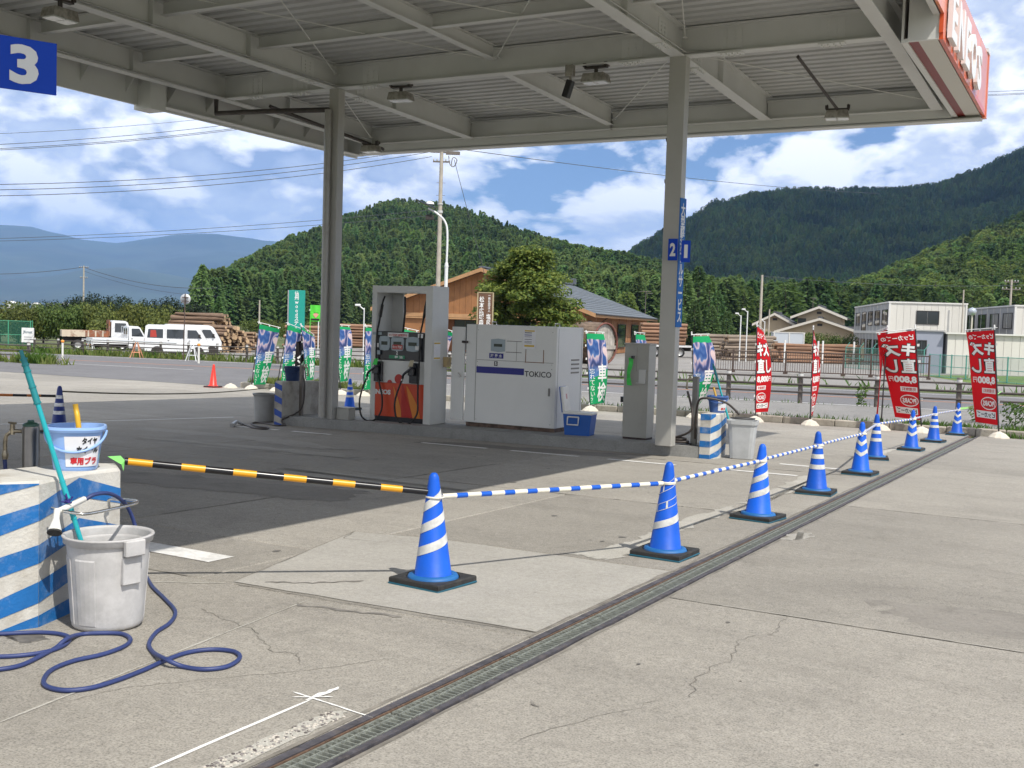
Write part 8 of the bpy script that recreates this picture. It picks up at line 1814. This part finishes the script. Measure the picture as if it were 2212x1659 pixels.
# brown name board
P = ground_at(1047, 60); SHb = at(1047, 632, 60).z-P.z; bs = thing('name_board', 'brown board with two columns of white lettering before the hall', 'sign', P, RZ0+rad(-6)); wv = 34*60/2357/2; b = MB(); b.box((-wv, 0, 0.3), (wv, 0.12, SHb), bev=0.01); b.build('panel', mat('board_brown', (0.13, 0.065, 0.035), 0.6, var=0.1, scale=2), bs)
for a_, c_ in (((-wv-0.02, 0.2), (-wv+0.04, SHb+0.02)), ((wv-0.04, 0.2), (wv+0.02, SHb+0.02)), ((-wv, SHb-0.03), (wv, SHb+0.02))): b = MB(); b.box((a_[0], -0.02, a_[1]), (c_[0], 0.13, c_[1])); b.build('frame', mat('board_frame', (0.40, 0.33, 0.20), 0.5), bs)
b = MB(); Lb = (701-640)*60/2357; put_text(b, '松本広域森林', 0.27, Lb*1.22, T((-wv*0.45, -0.006, SHb-0.22-Lb*0.61)), 0, 0.015, vert=True, line=0.95); put_text(b, '一般社団法人', 0.13, Lb*0.60, T((wv*0.5, -0.006, SHb-0.14-Lb*0.30)), 0, 0.01, vert=True, line=0.95); put_text(b, '塩尻', 0.25, Lb*0.42, T((wv*0.45, -0.006, SHb-0.18-Lb*0.84)), 0, 0.015, vert=True); b.build('lettering', PRINTW, bs, fixn=False)
# noticeboard at the far left
P = ground_at(60, 71); nbd = thing('notice_board', 'small white notice board in front of the green mesh fence', 'sign', P, RZ0); b = MB(); b.box((-0.40, 0, 0.5), (0.40, 0.04, 1.45)); b.build('panel', PRINTW, nbd); b = MB(); put_text(b, 'Jforest', 0.6, 0.24, T((0, -0.005, 1.15)), 0, 0.02); b.build('lettering', mat('print_slate', (0.06, 0.12, 0.16), 0.6), nbd, fixn=False)
for z in (0.85, 0.7): b = MB(); b.box((-0.25, -0.004, z-0.03), (0.25, 0, z+0.02)); b.build('print_line', PANELG, nbd)
for x in (-0.36, 0.36): b = MB(); b.tube([(x, 0.05, 0), (x, 0.05, 1.4)], 0.025, 6); b.build('post', GPOST, nbd)
# yellow folding sign frame
YEL = mat('frame_yellow', (0.68, 0.42, 0.03), 0.5, var=0.1, scale=6); P = on(600, 836); P.y += 1.0; P.z = gz(P.x, P.y)+0.08; kf = 1.62; af = thing('folding_sign', 'yellow folding sign frame with grey panels among the green banners', 'sign', P, RZ0)
for s_, y_ in ((-1, -0.2), (1, -0.2), (-1, 0.25), (1, 0.25)): b = MB(); b.tube([(s_*0.30+(-0.22 if y_ < 0 else 0.1), y_*1.4, 0), (s_*0.26, 0, kf)], 0.028, 6); b.build('leg', YEL, af)
b = MB(); b.tube([(-0.27, 0, kf), (0.27, 0, kf)], 0.03, 6); b.build('top_bar', YEL, af); b = MB(); b.tube([(-0.52, -0.28, 0.06), (0.08, -0.28, 0.06)], 0.025, 6); b.build('lower_bar', YEL, af)
for k in range(3): b = MB(); z0 = 0.12+k*0.33; b.box((-0.46+k*0.07, -0.24+k*0.06, z0), (0.12+k*0.05, -0.20+k*0.06, z0+0.30)); b.build('panel', mat('panel_slate', (0.07, 0.085, 0.09), 0.5), af)
b = MB(); b.box((-0.2, -0.07, kf*0.62), (0.12, -0.05, kf*0.96)); o = b.build('red_board', PRINTR, af)
# lime pennant
P = on(606, 838); P.y += 1.6; P.z = gz(P.x, P.y)+0.08; dl = depth(P); lp = thing('lime_pennant', 'small lime green cloth sign above the yellow frame', 'flag', P, RZ0); zl = lambda y: at(612, y, dl).z-P.z; LIM = mat('cloth_lime', (0.09, 0.60, 0.05), 0.7, var=0.12, scale=9)
b = MB(); b.tube([(-0.16, 0, 0), (-0.14, 0, zl(657))], 0.012, 6); b.build('pole', LIM, lp); w_ = 23*dl/2357; b = MB(); n = 8; vs = []
for i in range(n+1): u = i/n; vs += [(-0.14+w_*u, 0.02*math.sin(u*9), zl(673)), (-0.14+w_*u, 0.0, zl(657))]
b.add(vs, [(2*i, 2*i+2, 2*i+3, 2*i+1) for i in range(n)]); b.build('cloth', LIM, lp, fixn=False); b = MB(); b.box((-0.13, 0.01, zl(692)), (-0.14+w_*0.9, 0.02, zl(673))); b.build('board', LIM, lp); xm2 = -0.14+w_/2; b = MB(); b.add([(xm2-w_*0.28, 0.0, zl(677)), (xm2, 0.0, zl(685)), (xm2+w_*0.28, 0.0, zl(677)), (xm2, 0.0, zl(673))], [(0, 1, 2, 3)]); b.build('pink_patch', mat('patch_pink', (0.70, 0.33, 0.24), 0.7), lp, fixn=False); b = MB(); b.box((-0.12, 0.0, zl(690)), (-0.16+w_*0.9, 0.008, zl(686))); b.build('dark_band', INKK, lp)
# far town
for k, (x, y, w) in enumerate(((20, 654, 14), (48, 657, 10), (75, 657, 14), (105, 658, 10), (138, 657, 16), (160, 656, 8))):
    d = 900+k*40; p = at(x, y, d); s_ = d/2357; t = thing('far_house', ('far white roof at the left edge of the valley', 'small far white building beside the left roof', 'wide far white building left of the small pole', 'far pale house in the middle of the valley town', 'widest far white building by the dark conifers', 'far white house nearest the dark conifers')[k], 'house', (p.x, p.y, -2.5), RZ0, 'far valley houses'); b = MB(); h_ = p.z+2.5
    b.box((-w*s_/2, 0, 0), (w*s_/2, 8, h_)); b.build('wall', TRIMW, t); b = MB(); b.prism([(-w*s_/2-0.5, h_), (w*s_/2+0.5, h_), (0, h_+1.5)], -0.5, 8.5); b.build('roof', PANELG if k % 2 else TRIMW, t)

# labels that single out the members of the planted rows
ORD = ['first', 'second', 'third', 'fourth', 'fifth', 'sixth', 'seventh', 'eighth', 'ninth', 'tenth', 'eleventh', 'twelfth', 'thirteenth', 'fourteenth', 'fifteenth', 'sixteenth']
for g_, txt_ in (('hedge behind the parked vehicles', 'leafy hedge shrub behind the parked vehicles, %s from the left'), ('dark conifers behind the hedge', 'dark spreading conifer behind the hedge, %s from the left'), ('conifers behind the log piles', 'green conifer behind the log piles, %s from the right column'), ('hedge before the tiled house', 'low hedge shrub before the tiled house, %s from the left'), ('scrub at the hill foot', 'scrubby bush at the hill foot behind the banners, %s from the left')):
    L_ = [o for o in COL.objects if o.get('group') == g_ and o.parent is None]
    L_.sort(key=lambda o: (o.location-CAM).dot(_R)/max(0.1, (o.location-CAM).dot(_F)))
    for k, o in enumerate(L_): o['label'] = txt_ % ORD[k]
